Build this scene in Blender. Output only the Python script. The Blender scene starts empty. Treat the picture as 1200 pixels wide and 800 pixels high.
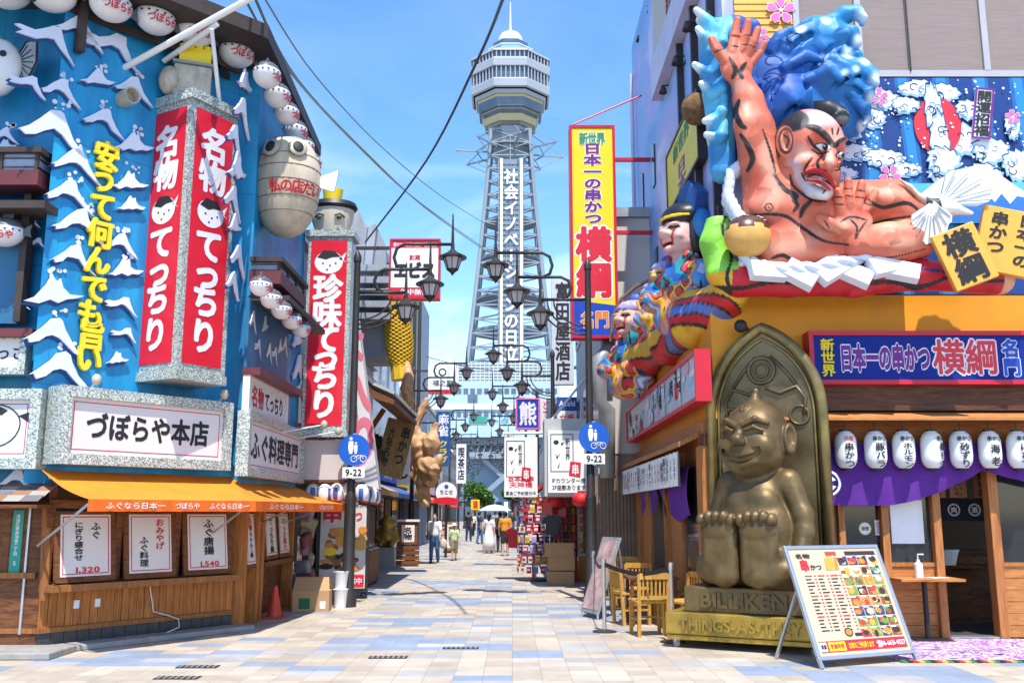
import bpy, bmesh, math, random
import numpy as np
from mathutils import Vector, Matrix
from mathutils.geometry import tessellate_polygon
R = math.radians
random.seed(7)
S = bpy.context.scene
COL = S.collection
# ---------------------------------------------------------------- camera, sky, sun, exposure
F_PX, TILT, EYE = 1110.0, math.atan(200 / 1110.0), 1.65
cd = bpy.data.cameras.new('camera'); cam = bpy.data.objects.new('camera', cd); COL.objects.link(cam)
cd.lens = 36.0 * F_PX / 1200; cd.sensor_width = 36.0; cd.clip_start = 0.1; cd.clip_end = 4000
cam.location = (0, 0, EYE); cam.rotation_euler = (R(90) + TILT, 0, 0)
S.camera = cam
SUN_EL, SUN_AZ = R(64), R(171)          # azimuth clockwise from +Y (north): high sun behind the camera
W = bpy.data.worlds.new('World'); S.world = W; W.use_nodes = True
wn, wl = W.node_tree.nodes, W.node_tree.links
bg = wn['Background']; bg.inputs['Strength'].default_value = 0.15
sky = wn.new('ShaderNodeTexSky'); sky.sky_type = 'NISHITA'; sky.sun_disc = False
sky.sun_elevation = SUN_EL; sky.sun_rotation = SUN_AZ; sky.air_density = 1.0; sky.dust_density = 0.15; sky.ozone_density = 2.2
sd = bpy.data.lights.new('sun', 'SUN'); sd.energy = 3.3; sd.angle = R(0.5); sd.color = (1.0, 0.95, 0.87)
so = bpy.data.objects.new('sun', sd); COL.objects.link(so)
sv = Vector((math.sin(SUN_AZ) * math.cos(SUN_EL), math.cos(SUN_AZ) * math.cos(SUN_EL), math.sin(SUN_EL)))
so.rotation_euler = sv.to_track_quat('Z', 'Y').to_euler(); so.location = (0, -10, 40)
vs = S.view_settings; vs.view_transform = 'Standard'; vs.look = 'None'; vs.exposure = 1.06; vs.gamma = 1; vs.use_curve_mapping = False
S.cycles.max_bounces = 6; S.cycles.diffuse_bounces = 3; S.cycles.glossy_bounces = 3; S.cycles.transmission_bounces = 4
S.cycles.caustics_reflective = False; S.cycles.caustics_refractive = False
S.cycles.use_denoising = True; S.cycles.sample_clamp_indirect = 4
# clouds: thin wisps low in the sky, driven by the direction of view
tc = wn.new('ShaderNodeTexCoord'); mp = wn.new('ShaderNodeMapping'); mp.inputs['Scale'].default_value = (1.2, 1.2, 3.6); mp.inputs['Location'].default_value = (0.4, 0.2, 0.1)
nz = wn.new('ShaderNodeTexNoise'); nz.inputs['Scale'].default_value = 2.4; nz.inputs['Detail'].default_value = 7; nz.inputs['Roughness'].default_value = 0.55; nz.inputs['Distortion'].default_value = 0.5
cr = wn.new('ShaderNodeValToRGB'); cr.color_ramp.elements[0].position = 0.46; cr.color_ramp.elements[1].position = 0.80
sx = wn.new('ShaderNodeSeparateXYZ'); mr = wn.new('ShaderNodeMapRange')
mr.inputs['From Min'].default_value = 0.42; mr.inputs['From Max'].default_value = 0.14; mr.inputs['To Min'].default_value = 0.08; mr.inputs['To Max'].default_value = 0.95
mm = wn.new('ShaderNodeMath'); mm.operation = 'MULTIPLY'
mx = wn.new('ShaderNodeMixRGB'); mx.inputs['Color2'].default_value = (6.4, 6.7, 7.2, 1)
hs = wn.new('ShaderNodeHueSaturation'); hs.inputs['Saturation'].default_value = 1.22; hs.inputs['Value'].default_value = 1.0
for a, b in ((tc.outputs['Generated'], mp.inputs['Vector']), (mp.outputs['Vector'], nz.inputs['Vector']), (nz.outputs['Fac'], cr.inputs['Fac']),
             (tc.outputs['Generated'], sx.inputs[0]), (sx.outputs['Z'], mr.inputs['Value']), (mr.outputs[0], mm.inputs[0]), (cr.outputs['Color'], mm.inputs[1]),
             (mm.outputs[0], mx.inputs['Fac']), (sky.outputs[0], hs.inputs['Color']), (hs.outputs[0], mx.inputs['Color1']), (mx.outputs[0], bg.inputs['Color'])):
    wl.new(a, b)
# ---------------------------------------------------------------- planning: where a sight line of the survey photo meets a plane of the street
def ray(x, y):
    a, b = (x - 600) / F_PX, (400 - y) / F_PX
    return Vector((a, math.cos(TILT) - b * math.sin(TILT), math.sin(TILT) + b * math.cos(TILT)))
def P(x, y, Y):
    d = ray(x, y); t = Y / d.y
    return Vector((d.x * t, Y, EYE + d.z * t))
def G(x, y, z=0.0):
    d = ray(x, y); t = (z - EYE) / d.z
    return Vector((d.x * t, d.y * t, z))
def frame(o, xd, n):
    x = Vector(xd).normalized(); n = Vector(n).normalized(); y = n.cross(x)
    m = Matrix((x, y, n)).transposed().to_4x4(); m.translation = Vector(o); return m
def facing(o, n):                                   # wall frame: x right, y up, z out of the wall
    n = Vector(n).normalized(); return frame(o, Vector((0, 0, 1)).cross(n), n)
def uv(fr, x, y, w=0.0):
    n = fr.to_3x3().col[2]; o = fr.translation + n * w; d = ray(x, y); e = Vector((0, 0, EYE))
    t = (o - e).dot(n) / d.dot(n); q = fr.inverted() @ (e + d * t)
    return q.x, q.y
def sh(fr, u=0, v=0, w=0):
    return fr @ Matrix.Translation((u, v, w))
def T(x, y, z, rz=0, s=1):
    return Matrix.Translation((x, y, z)) @ Matrix.Rotation(rz, 4, 'Z') @ Matrix.Scale(s, 4)
# ---------------------------------------------------------------- materials
MATS = {}
def hexc(h):
    c = [int(h[i:i + 2], 16) / 255 for i in (0, 2, 4)]
    return tuple(v / 12.92 if v <= 0.04045 else ((v + 0.055) / 1.055) ** 2.4 for v in c)
def mat(name, col, rough=0.6, metal=0.0, var=0.12, scale=5.0, bump=0.0, dirt=0.0, spec=0.4, emit=0, stretch=(1, 1, 1), attr=False, alpha=1, coat=0):
    if name in MATS: return MATS[name]
    if isinstance(col, str): col = hexc(col)
    m = bpy.data.materials.new(name); m.use_nodes = True; n, l = m.node_tree.nodes, m.node_tree.links
    b = n['Principled BSDF']; b.inputs['Roughness'].default_value = rough; b.inputs['Metallic'].default_value = metal
    b.inputs['Specular IOR Level'].default_value = spec; b.inputs['Coat Weight'].default_value = coat
    t = n.new('ShaderNodeTexCoord'); mp = n.new('ShaderNodeMapping'); mp.inputs['Scale'].default_value = stretch
    l.new(t.outputs['Object'], mp.inputs['Vector'])
    nz = n.new('ShaderNodeTexNoise'); nz.inputs['Scale'].default_value = scale; nz.inputs['Detail'].default_value = 6; nz.inputs['Roughness'].default_value = 0.65
    l.new(mp.outputs[0], nz.inputs['Vector'])
    r = n.new('ShaderNodeMapRange'); r.inputs['From Min'].default_value = 0.3; r.inputs['From Max'].default_value = 0.7
    r.inputs['To Min'].default_value = 1 - var; r.inputs['To Max'].default_value = 1 + var * 0.6
    l.new(nz.outputs['Fac'], r.inputs['Value'])
    hv = n.new('ShaderNodeHueSaturation'); l.new(r.outputs[0], hv.inputs['Value'])
    if attr:
        at = n.new('ShaderNodeAttribute'); at.attribute_name = 'paint'; l.new(at.outputs['Color'], hv.inputs['Color'])
    else: hv.inputs['Color'].default_value = (*col, 1)
    out = hv.outputs[0]
    if dirt:
        n2 = n.new('ShaderNodeTexNoise'); n2.inputs['Scale'].default_value = scale * 0.8; n2.inputs['Detail'].default_value = 8
        m2 = n.new('ShaderNodeMapping'); m2.inputs['Scale'].default_value = (3, 3, 0.45); m2.inputs['Location'].default_value = (3, 1, 2)
        l.new(t.outputs['Object'], m2.inputs[0]); l.new(m2.outputs[0], n2.inputs[0])
        c2 = n.new('ShaderNodeMapRange'); c2.inputs['From Min'].default_value = 0.52; c2.inputs['From Max'].default_value = 0.75; c2.inputs['To Max'].default_value = dirt
        l.new(n2.outputs['Fac'], c2.inputs['Value'])
        xm = n.new('ShaderNodeMixRGB'); l.new(c2.outputs[0], xm.inputs['Fac']); l.new(out, xm.inputs['Color1']); xm.inputs['Color2'].default_value = (0.09, 0.07, 0.05, 1)
        out = xm.outputs[0]
    l.new(out, b.inputs['Base Color'])
    if bump:
        bp = n.new('ShaderNodeBump'); bp.inputs['Strength'].default_value = bump; bp.inputs['Distance'].default_value = 0.02
        nb = n.new('ShaderNodeTexNoise'); nb.inputs['Scale'].default_value = scale * 6; nb.inputs['Detail'].default_value = 4
        l.new(mp.outputs[0], nb.inputs['Vector']); l.new(nb.outputs['Fac'], bp.inputs['Height']); l.new(bp.outputs[0], b.inputs['Normal'])
    if emit:
        l.new(out, b.inputs['Emission Color']); b.inputs['Emission Strength'].default_value = emit
    if alpha < 1: b.inputs['Alpha'].default_value = alpha
    MATS[name] = m; return m
def wood(name, col, col2, rough=0.65, grain=(1, 1, 14), plank=0, axis='X', sc=3.0):
    """timber: long grain, optional plank-to-plank tone change across one axis"""
    if name in MATS: return MATS[name]
    m = mat(name, col, rough, var=0.05, scale=sc); n, l = m.node_tree.nodes, m.node_tree.links; b = n['Principled BSDF']
    t = n.new('ShaderNodeTexCoord'); mp = n.new('ShaderNodeMapping'); mp.inputs['Scale'].default_value = grain
    nz = n.new('ShaderNodeTexNoise'); nz.inputs['Scale'].default_value = sc; nz.inputs['Detail'].default_value = 8; nz.inputs['Distortion'].default_value = 1.2
    l.new(t.outputs['Object'], mp.inputs[0]); l.new(mp.outputs[0], nz.inputs[0])
    rp = n.new('ShaderNodeValToRGB'); e = rp.color_ramp.elements
    e[0].position = 0.3; e[1].position = 0.72; e[0].color = (*(hexc(col2)), 1); e[1].color = (*(hexc(col)), 1)
    l.new(nz.outputs['Fac'], rp.inputs[0]); l.new(rp.outputs[0], b.inputs['Base Color'])
    bp = n.new('ShaderNodeBump'); bp.inputs['Strength'].default_value = 0.35; bp.inputs['Distance'].default_value = 0.006
    l.new(nz.outputs['Fac'], bp.inputs['Height']); l.new(bp.outputs[0], b.inputs['Normal'])
    return m
# ---------------------------------------------------------------- glyphs (built-in font)
_GL = {}
def glyph(ch, off=0.0):
    k = (ch, round(off, 3))
    if k in _GL: return _GL[k]
    c = bpy.data.curves.new('glyph', 'FONT'); c.body = ch; c.size = 1; c.offset = off; c.resolution_u = 3; c.fill_mode = 'FRONT'
    o = bpy.data.objects.new('glyph', c); m = o.to_mesh()
    v = [tuple(x.co)[:2] for x in m.vertices]; f = [tuple(p.vertices) for p in m.polygons]
    o.to_mesh_clear(); bpy.data.objects.remove(o); bpy.data.curves.remove(c)
    _GL[k] = (v, f); return _GL[k]
VROT = 'ー～-（）「」'
# ---------------------------------------------------------------- mesh builder
WM = {}
class MB:
    def __init__(s, fr=None): s.v = []; s.f = []; s.m = []; s.fr = fr or Matrix.Identity(4); s.col = None
    def add(s, vs, fs, mi=0):
        b = len(s.v); s.v += [s.fr @ Vector(q) for q in vs]; s.f += [tuple(b + i for i in f) for f in fs]; s.m += [mi] * len(fs); return s
    def box(s, x0, x1, y0, y1, z0, z1, mi=0):
        vs = [(x, y, z) for z in (z0, z1) for y in (y0, y1) for x in (x0, x1)]
        return s.add(vs, [(0, 2, 3, 1), (4, 5, 7, 6), (0, 1, 5, 4), (2, 6, 7, 3), (0, 4, 6, 2), (1, 3, 7, 5)], mi)
    def cbox(s, c, d, mi=0, rot=None):
        o = s.fr; s.fr = o @ Matrix.Translation(c) @ (rot.to_4x4() if rot else Matrix.Identity(4))
        s.box(-d[0] / 2, d[0] / 2, -d[1] / 2, d[1] / 2, -d[2] / 2, d[2] / 2, mi); s.fr = o; return s
    def bar(s, p, q, w, h=None, mi=0, up=(0, 0, 1)):
        p, q = Vector(p), Vector(q); h = h or w; z = (q - p); L = z.length
        if L < 1e-6: return s
        z /= L; x = Vector(up).cross(z)
        if x.length < 1e-3: x = Vector((1, 0, 0)).cross(z)
        if x.length < 1e-3: x = Vector((0, 1, 0)).cross(z)
        x.normalize(); y = z.cross(x); m = Matrix((x, y, z)).transposed().to_4x4(); m.translation = p
        o = s.fr; s.fr = o @ m; s.box(-w / 2, w / 2, -h / 2, h / 2, 0, L, mi); s.fr = o; return s
    def tube(s, pts, r, n=8, mi=0, cap=True, flat=1.0, closed=False):
        pts = [Vector(p) for p in pts]; k = len(pts); rs = r if isinstance(r, (list, tuple)) else [r] * k
        vs = []; prev = None
        for i, p in enumerate(pts):
            a = pts[(i - 1) % k if closed else max(i - 1, 0)]; c = pts[(i + 1) % k if closed else min(i + 1, k - 1)]; t = (c - a).normalized()
            if prev is None:
                x = t.cross(Vector((0, 0, 1)));
                if x.length < 1e-2: x = t.cross(Vector((0, 1, 0)))
            else: x = prev - t * prev.dot(t)
            x.normalize(); prev = x; y = t.cross(x)
            vs += [p + x * (rs[i] * math.cos(2 * math.pi * j / n)) + y * (rs[i] * flat * math.sin(2 * math.pi * j / n)) for j in range(n)]
        fs = [(i * n + j, i * n + (j + 1) % n, ((i + 1) % k) * n + (j + 1) % n, ((i + 1) % k) * n + j) for i in range(k if closed else k - 1) for j in range(n)]
        if cap and not closed: fs += [tuple(range(n))[::-1], tuple((k - 1) * n + j for j in range(n))]
        return s.add(vs, fs, mi)
    def lathe(s, pr, n=16, mi=0, sx=1.0, sy=1.0, mf=None):
        vs = [(r * sx * math.cos(2 * math.pi * j / n), r * sy * math.sin(2 * math.pi * j / n), z) for r, z in pr for j in range(n)]
        for i in range(len(pr) - 1):
            pass
        b = len(s.v); s.v += [s.fr @ Vector(q) for q in vs]
        for i in range(len(pr) - 1):
            for j in range(n):
                s.f.append((b + i * n + j, b + i * n + (j + 1) % n, b + (i + 1) * n + (j + 1) % n, b + (i + 1) * n + j))
                s.m.append(mf(i, j) if mf else mi)
        if pr[0][0] > 1e-4: s.f.append(tuple(b + j for j in range(n))[::-1]); s.m.append(mi if not mf else mf(0, 0))
        if pr[-1][0] > 1e-4: s.f.append(tuple(b + (len(pr) - 1) * n + j for j in range(n))); s.m.append(mi if not mf else mf(len(pr) - 2, 0))
        return s
    def ell(s, c, r, n=12, k=8, mi=0, mf=None, rot=None):
        r = (r, r, r) if not isinstance(r, (tuple, list)) else r; o = s.fr
        s.fr = o @ Matrix.Translation(c) @ (rot.to_4x4() if rot else Matrix.Identity(4)) @ Matrix.Diagonal((*r, 1))
        s.lathe([(max(math.cos(a), 1e-5), math.sin(a)) for a in [(-.5 + i / k) * math.pi for i in range(k + 1)]], n, mi, mf=mf); s.fr = o; return s
    def poly(s, pts, z0, z1=None, mi=0, mside=None):
        """outline in the local xy plane, extruded z0..z1 (or one sheet at z0)"""
        pts = [(p[0], p[1]) for p in pts]
        area = sum(pts[i][0] * pts[(i + 1) % len(pts)][1] - pts[(i + 1) % len(pts)][0] * pts[i][1] for i in range(len(pts)))
        if area < 0: pts = pts[::-1]
        n = len(pts); tr = tessellate_polygon([[Vector((x, y, 0)) for x, y in pts]]); tr = [tuple(t) for t in tr]
        def ccw(t):
            a, b, c = (pts[i] for i in t); return (b[0] - a[0]) * (c[1] - a[1]) - (b[1] - a[1]) * (c[0] - a[0]) > 0
        tr = [t if ccw(t) else t[::-1] for t in tr]
        if z1 is None: return s.add([(x, y, z0) for x, y in pts], tr, mi)
        s.add([(x, y, z0) for x, y in pts] + [(x, y, z1) for x, y in pts], [t[::-1] for t in tr], mi)
        b = len(s.v) - 2 * n; s.f += [tuple(b + n + i for i in t) for t in tr]; s.m += [mi] * len(tr)
        s.f += [(b + i, b + (i + 1) % n, b + n + (i + 1) % n, b + n + i) for i in range(n)]; s.m += [mi if mside is None else mside] * n
        return s
    def quad(s, a, b, c, d, mi=0): return s.add([a, b, c, d], [(0, 1, 2, 3)], mi)
    def disc(s, cx, cy, r, z, n=20, mi=0, rx=None): return s.poly([(cx + (rx or r) * math.cos(2 * math.pi * i / n), cy + r * math.sin(2 * math.pi * i / n)) for i in range(n)], z, None, mi)
    def char(s, ch, cx, cy, w, h, z=0.0, mi=0, off=0.0, ext=0.0, rot=0.0):
        """one character; off thickens the strokes by laying shifted copies a hair apart"""
        v, f = glyph(ch)
        if not v: return s
        ca, sa = math.cos(rot), math.sin(rot)
        if ord(ch) < 0x2000:
            xs = [q[0] for q in v]; mxx = (min(xs) + max(xs)) / 2; my = 0.343
        else: mxx, my = 0.5, 0.38
        n = 0 if off < .006 else (4 if off < .03 else 8)
        sh_ = [(off * math.cos(i * 2 * math.pi / n + .39), off * math.sin(i * 2 * math.pi / n + .39)) for i in range(n)] + [(0, 0)]
        cnt = {}
        for q in f:
            for i in range(len(q)): cnt[(q[i], q[(i + 1) % len(q)])] = 1
        eds = [e for e in cnt if (e[1], e[0]) not in cnt] if ext else []
        for k, (dx, dy) in enumerate(sh_):
            vs = []
            for x, y in v:
                a, b = (x - mxx + dx) * w, (y - my + dy) * h; vs.append((cx + a * ca - b * sa, cy + a * sa + b * ca, z + ext + k * .00025))
            s.add(vs, f, mi)
            if ext: s.add(vs + [(x, y, z) for x, y, _ in vs], [(b, a, a + len(vs), b + len(vs)) for a, b in eds], mi)
        return s
    def text(s, t, cx, cy, w, h, z=0.0, mi=0, off=0.015, vert=False, ext=0.0, gap=1.0, rot=0.0):
        """fit the words into a box w x h centred on (cx, cy)"""
        if vert:
            st = h / len(t); sz = min(w, st * gap) if w else st
            for i, ch in enumerate(t):
                s.char(ch, cx, cy + h / 2 - st * (i + .5), w, st * gap, z, mi, off, ext, -math.pi / 2 if ch in VROT else 0)
            return s
        adv = []
        for ch in t:
            if ch == ' ': adv.append(.35)
            elif ord(ch) < 0x2000:
                xs = [q[0] for q in glyph(ch)[0]]; adv.append(max(xs) - min(xs) + .12)
            else: adv.append(1.0)
        tot = sum(adv); k = w / tot; x = cx - w / 2; o = s.fr
        s.fr = o @ Matrix.Translation((cx, cy, 0)) @ Matrix.Rotation(rot, 4, 'Z') @ Matrix.Translation((-cx, -cy, 0))
        for ch, a in zip(t, adv):
            if ch != ' ': s.char(ch, x + a * k / 2, cy, k * gap, h, z, mi, off, ext)
            x += a * k
        s.fr = o; return s
    def build(s, name, mats, parent=None, smooth=False, bevel=0, autosmooth=None):
        me = bpy.data.meshes.new(name); o = bpy.data.objects.new(name, me); COL.objects.link(o)
        w = WM.get(parent.name) if parent else None
        wi = w.inverted() if w else None
        me.from_pydata([(wi @ q if wi else q)[:] for q in s.v], [], s.f); me.validate(clean_customdata=False)
        mats = mats if isinstance(mats, (list, tuple)) else [mats]
        for m in mats: me.materials.append(m)
        if len(mats) > 1 and len(s.m) == len(me.polygons): me.polygons.foreach_set('material_index', s.m)
        if smooth:
            me.polygons.foreach_set('use_smooth', [True] * len(me.polygons))
            if autosmooth: me.set_sharp_from_angle(angle=R(autosmooth))
        if s.col is not None:
            at = me.color_attributes.new('paint', 'FLOAT_COLOR', 'POINT'); at.data.foreach_set('color', np.asarray(s.col, dtype=np.float32).ravel())
        if bevel:
            bv = o.modifiers.new('edge', 'BEVEL'); bv.width = bevel; bv.segments = 2; bv.limit_method = 'ANGLE'; bv.angle_limit = R(40)
        me.update()
        if parent: o.parent = parent; WM[o.name] = w
        else: WM[o.name] = Matrix.Identity(4)
        return o
def tag(o, label=None, cat=None, group=None, kind=None):
    for k, v in (('label', label), ('category', cat), ('group', group), ('kind', kind)):
        if v: o[k] = v
    return o
def thing(name, label, cat, loc=(0, 0, 0), group=None, rz=0):
    o = bpy.data.objects.new(name, None); COL.objects.link(o); o.location = loc; o.rotation_euler = (0, 0, rz); o.empty_display_size = .2
    WM[o.name] = Matrix.Translation(loc) @ Matrix.Rotation(rz, 4, 'Z'); return tag(o, label, cat, group)
def dup(root, label=None, mw=None, group=None):
    """a copy of a thing with copies of its parts and their sub-parts"""
    r = root.copy(); COL.objects.link(r)
    if mw is not None: r.matrix_world = mw
    if label: r['label'] = label
    if group: r['group'] = group
    for c in root.children:
        k = c.copy(); COL.objects.link(k); k.parent = r
        for g in c.children:
            q = g.copy(); COL.objects.link(q); q.parent = k
    return r
def struct(o): o['kind'] = 'structure'; return o
# ---------------------------------------------------------------- sculpting: signed distance fields turned into one skin
import openvdb as vdb
class Sculpt:
    def __init__(s, lo, hi, vox):
        s.lo = np.array(lo, float); s.vox = vox; n = np.ceil((np.array(hi) - s.lo) / vox).astype(int) + 1
        s.n = n; s.D = np.full(n, 9.0, dtype=np.float32); s.tags = []
        s.ax = [s.lo[i] + vox * np.arange(n[i]) for i in range(3)]
    def _sub(s, lo, hi):
        a = np.maximum(np.floor((np.array(lo) - s.lo) / s.vox).astype(int), 0); b = np.minimum(np.ceil((np.array(hi) - s.lo) / s.vox).astype(int) + 1, s.n)
        if (b <= a).any(): return None, None
        sl = tuple(slice(i, j) for i, j in zip(a, b)); return sl, np.meshgrid(*[s.ax[i][sl[i]] for i in range(3)], indexing='ij')
    def _mix(s, sl, d, k, cut):
        D = s.D[sl]
        if cut:
            d = -d
            h = np.clip(0.5 - 0.5 * (D - d) / max(k, 1e-5), 0, 1); s.D[sl] = D + (d - D) * h + k * h * (1 - h)
        else:
            h = np.clip(0.5 + 0.5 * (D - d) / max(k, 1e-5), 0, 1); s.D[sl] = D + (d - D) * h - k * h * (1 - h)
    def ell(s, c, r, k=.04, cut=False, rot=None):
        r = np.array((r, r, r) if np.isscalar(r) else r, float); m = max(r) + 2 * k + 4 * s.vox
        c = np.array(c, float); sl, g = s._sub(c - m, c + m)
        if sl is None: return s
        q = [g[i] - c[i] for i in range(3)]
        if rot is not None:
            M_ = np.array(rot.transposed() if hasattr(rot, 'transposed') else rot); q = [M_[i][0] * q[0] + M_[i][1] * q[1] + M_[i][2] * q[2] for i in range(3)]
        k0 = np.sqrt(sum((q[i] / r[i]) ** 2 for i in range(3))); k1 = np.sqrt(sum((q[i] / r[i] ** 2) ** 2 for i in range(3)))
        s._mix(sl, (k0 * (k0 - 1) / np.maximum(k1, 1e-6)).astype(np.float32), k, cut); return s
    def cap(s, a, b, ra, rb=None, k=.04, cut=False):
        rb = ra if rb is None else rb; a, b = np.array(a, float), np.array(b, float); m = max(ra, rb) + 2 * k + 4 * s.vox
        sl, g = s._sub(np.minimum(a, b) - m, np.maximum(a, b) + m)
        if sl is None: return s
        ba = b - a; pa = [g[i] - a[i] for i in range(3)]; h = np.clip(sum(pa[i] * ba[i] for i in range(3)) / max(ba @ ba, 1e-9), 0, 1)
        d = np.sqrt(sum((pa[i] - ba[i] * h) ** 2 for i in range(3))) - (ra + (rb - ra) * h)
        s._mix(sl, d.astype(np.float32), k, cut); return s
    def chain(s, pts, rs, k=.04, cut=False):
        for i in range(len(pts) - 1): s.cap(pts[i], pts[i + 1], rs[i] if not np.isscalar(rs) else rs, rs[i + 1] if not np.isscalar(rs) else rs, k, cut)
        return s
    def box(s, c, h, rd=.02, k=.02, cut=False):
        c, h = np.array(c, float), np.array(h, float); m = h + rd + 2 * k + 4 * s.vox; sl, g = s._sub(c - m, c + m)
        if sl is None: return s
        q = [np.abs(g[i] - c[i]) - h[i] + rd for i in range(3)]
        d = np.sqrt(sum(np.maximum(x, 0) ** 2 for x in q)) + np.minimum(np.maximum(q[0], np.maximum(q[1], q[2])), 0) - rd
        s._mix(sl, d.astype(np.float32), k, cut); return s
    def rough(s, amp, f):
        g = np.meshgrid(*s.ax, indexing='ij'); s.D += (amp * np.sin(g[0] * f + 2 * np.sin(g[2] * f * .7)) * np.sin(g[1] * f * 1.1 + 1) * np.sin(g[2] * f * .9 + np.sin(g[0] * f))).astype(np.float32); return s
    def mesh(s):
        g = vdb.FloatGrid(9.0); g.copyFromArray(np.ascontiguousarray(s.D)); r = g.convertToQuads(0.0); pts, q = r[0] * s.vox + s.lo, r[1]
        a, b, c = pts[q[:, 0]], pts[q[:, 1]], pts[q[:, 2]]
        return pts, (q[:, ::-1] if float(np.einsum('ij,ij->i', a, np.cross(b, c)).sum()) < 0 else q)
def sculpt_mb(sc, fr, paint=None):
    """the skin of a sculpt as a mesh builder; paint(points) -> rgb per point"""
    pts, q = sc.mesh(); mb = MB(fr); mb.v = [fr @ Vector(p) for p in pts.tolist()]; mb.f = [tuple(x) for x in q.tolist()]; mb.m = [0] * len(mb.f)
    if paint is not None:
        c = np.ones((len(pts), 4), np.float32); c[:, :3] = paint(pts); mb.col = c
    return mb
def seg_d(p, pts):
    """distance of points p (n,3) to a polyline"""
    best = np.full(len(p), 9e9)
    pts = np.array(pts, float)
    for a, b in zip(pts[:-1], pts[1:]):
        ba = b - a; h = np.clip(((p - a) @ ba) / max(ba @ ba, 1e-9), 0, 1); best = np.minimum(best, np.linalg.norm(p - a - h[:, None] * ba, axis=1))
    return best
# ---------------------------------------------------------------- common materials
WHITE = mat('white_paint', (.80, .80, .79), .5, var=.05); BLACK = mat('black_paint', (.018, .018, .02), .45, var=.1)
INK = mat('sign_ink', (.02, .018, .02), .6, var=.05); REDINK = mat('red_ink', (.62, .018, .035), .55, var=.05)
IRON = mat('dark_iron', (.045, .04, .038), .45, metal=.3, var=.25, dirt=.15); STEEL = mat('steel', (.55, .56, .58), .35, metal=.8, var=.1)
RED = mat('red_enamel', (.66, .012, .03), .4, var=.07, coat=.2); REDF = mat('red_frame', (.55, .012, .03), .4, var=.1)
GREYM = mat('grey_metal', (.34, .35, .36), .5, metal=.3, var=.15, dirt=.2)
YEL = mat('yellow_enamel', (.86, .62, .012), .45, var=.05); BLUEP = mat('blue_enamel', (.012, .06, .42), .4, var=.05)
PURP = mat('purple_ink', (.16, .015, .22), .5, var=.05); GLASS = mat('dark_glass', (.025, .03, .035), .06, var=.2, spec=.8)
LAMPG = mat('frosted_lamp_glass', (.62, .58, .58), .35, var=.1)
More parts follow.
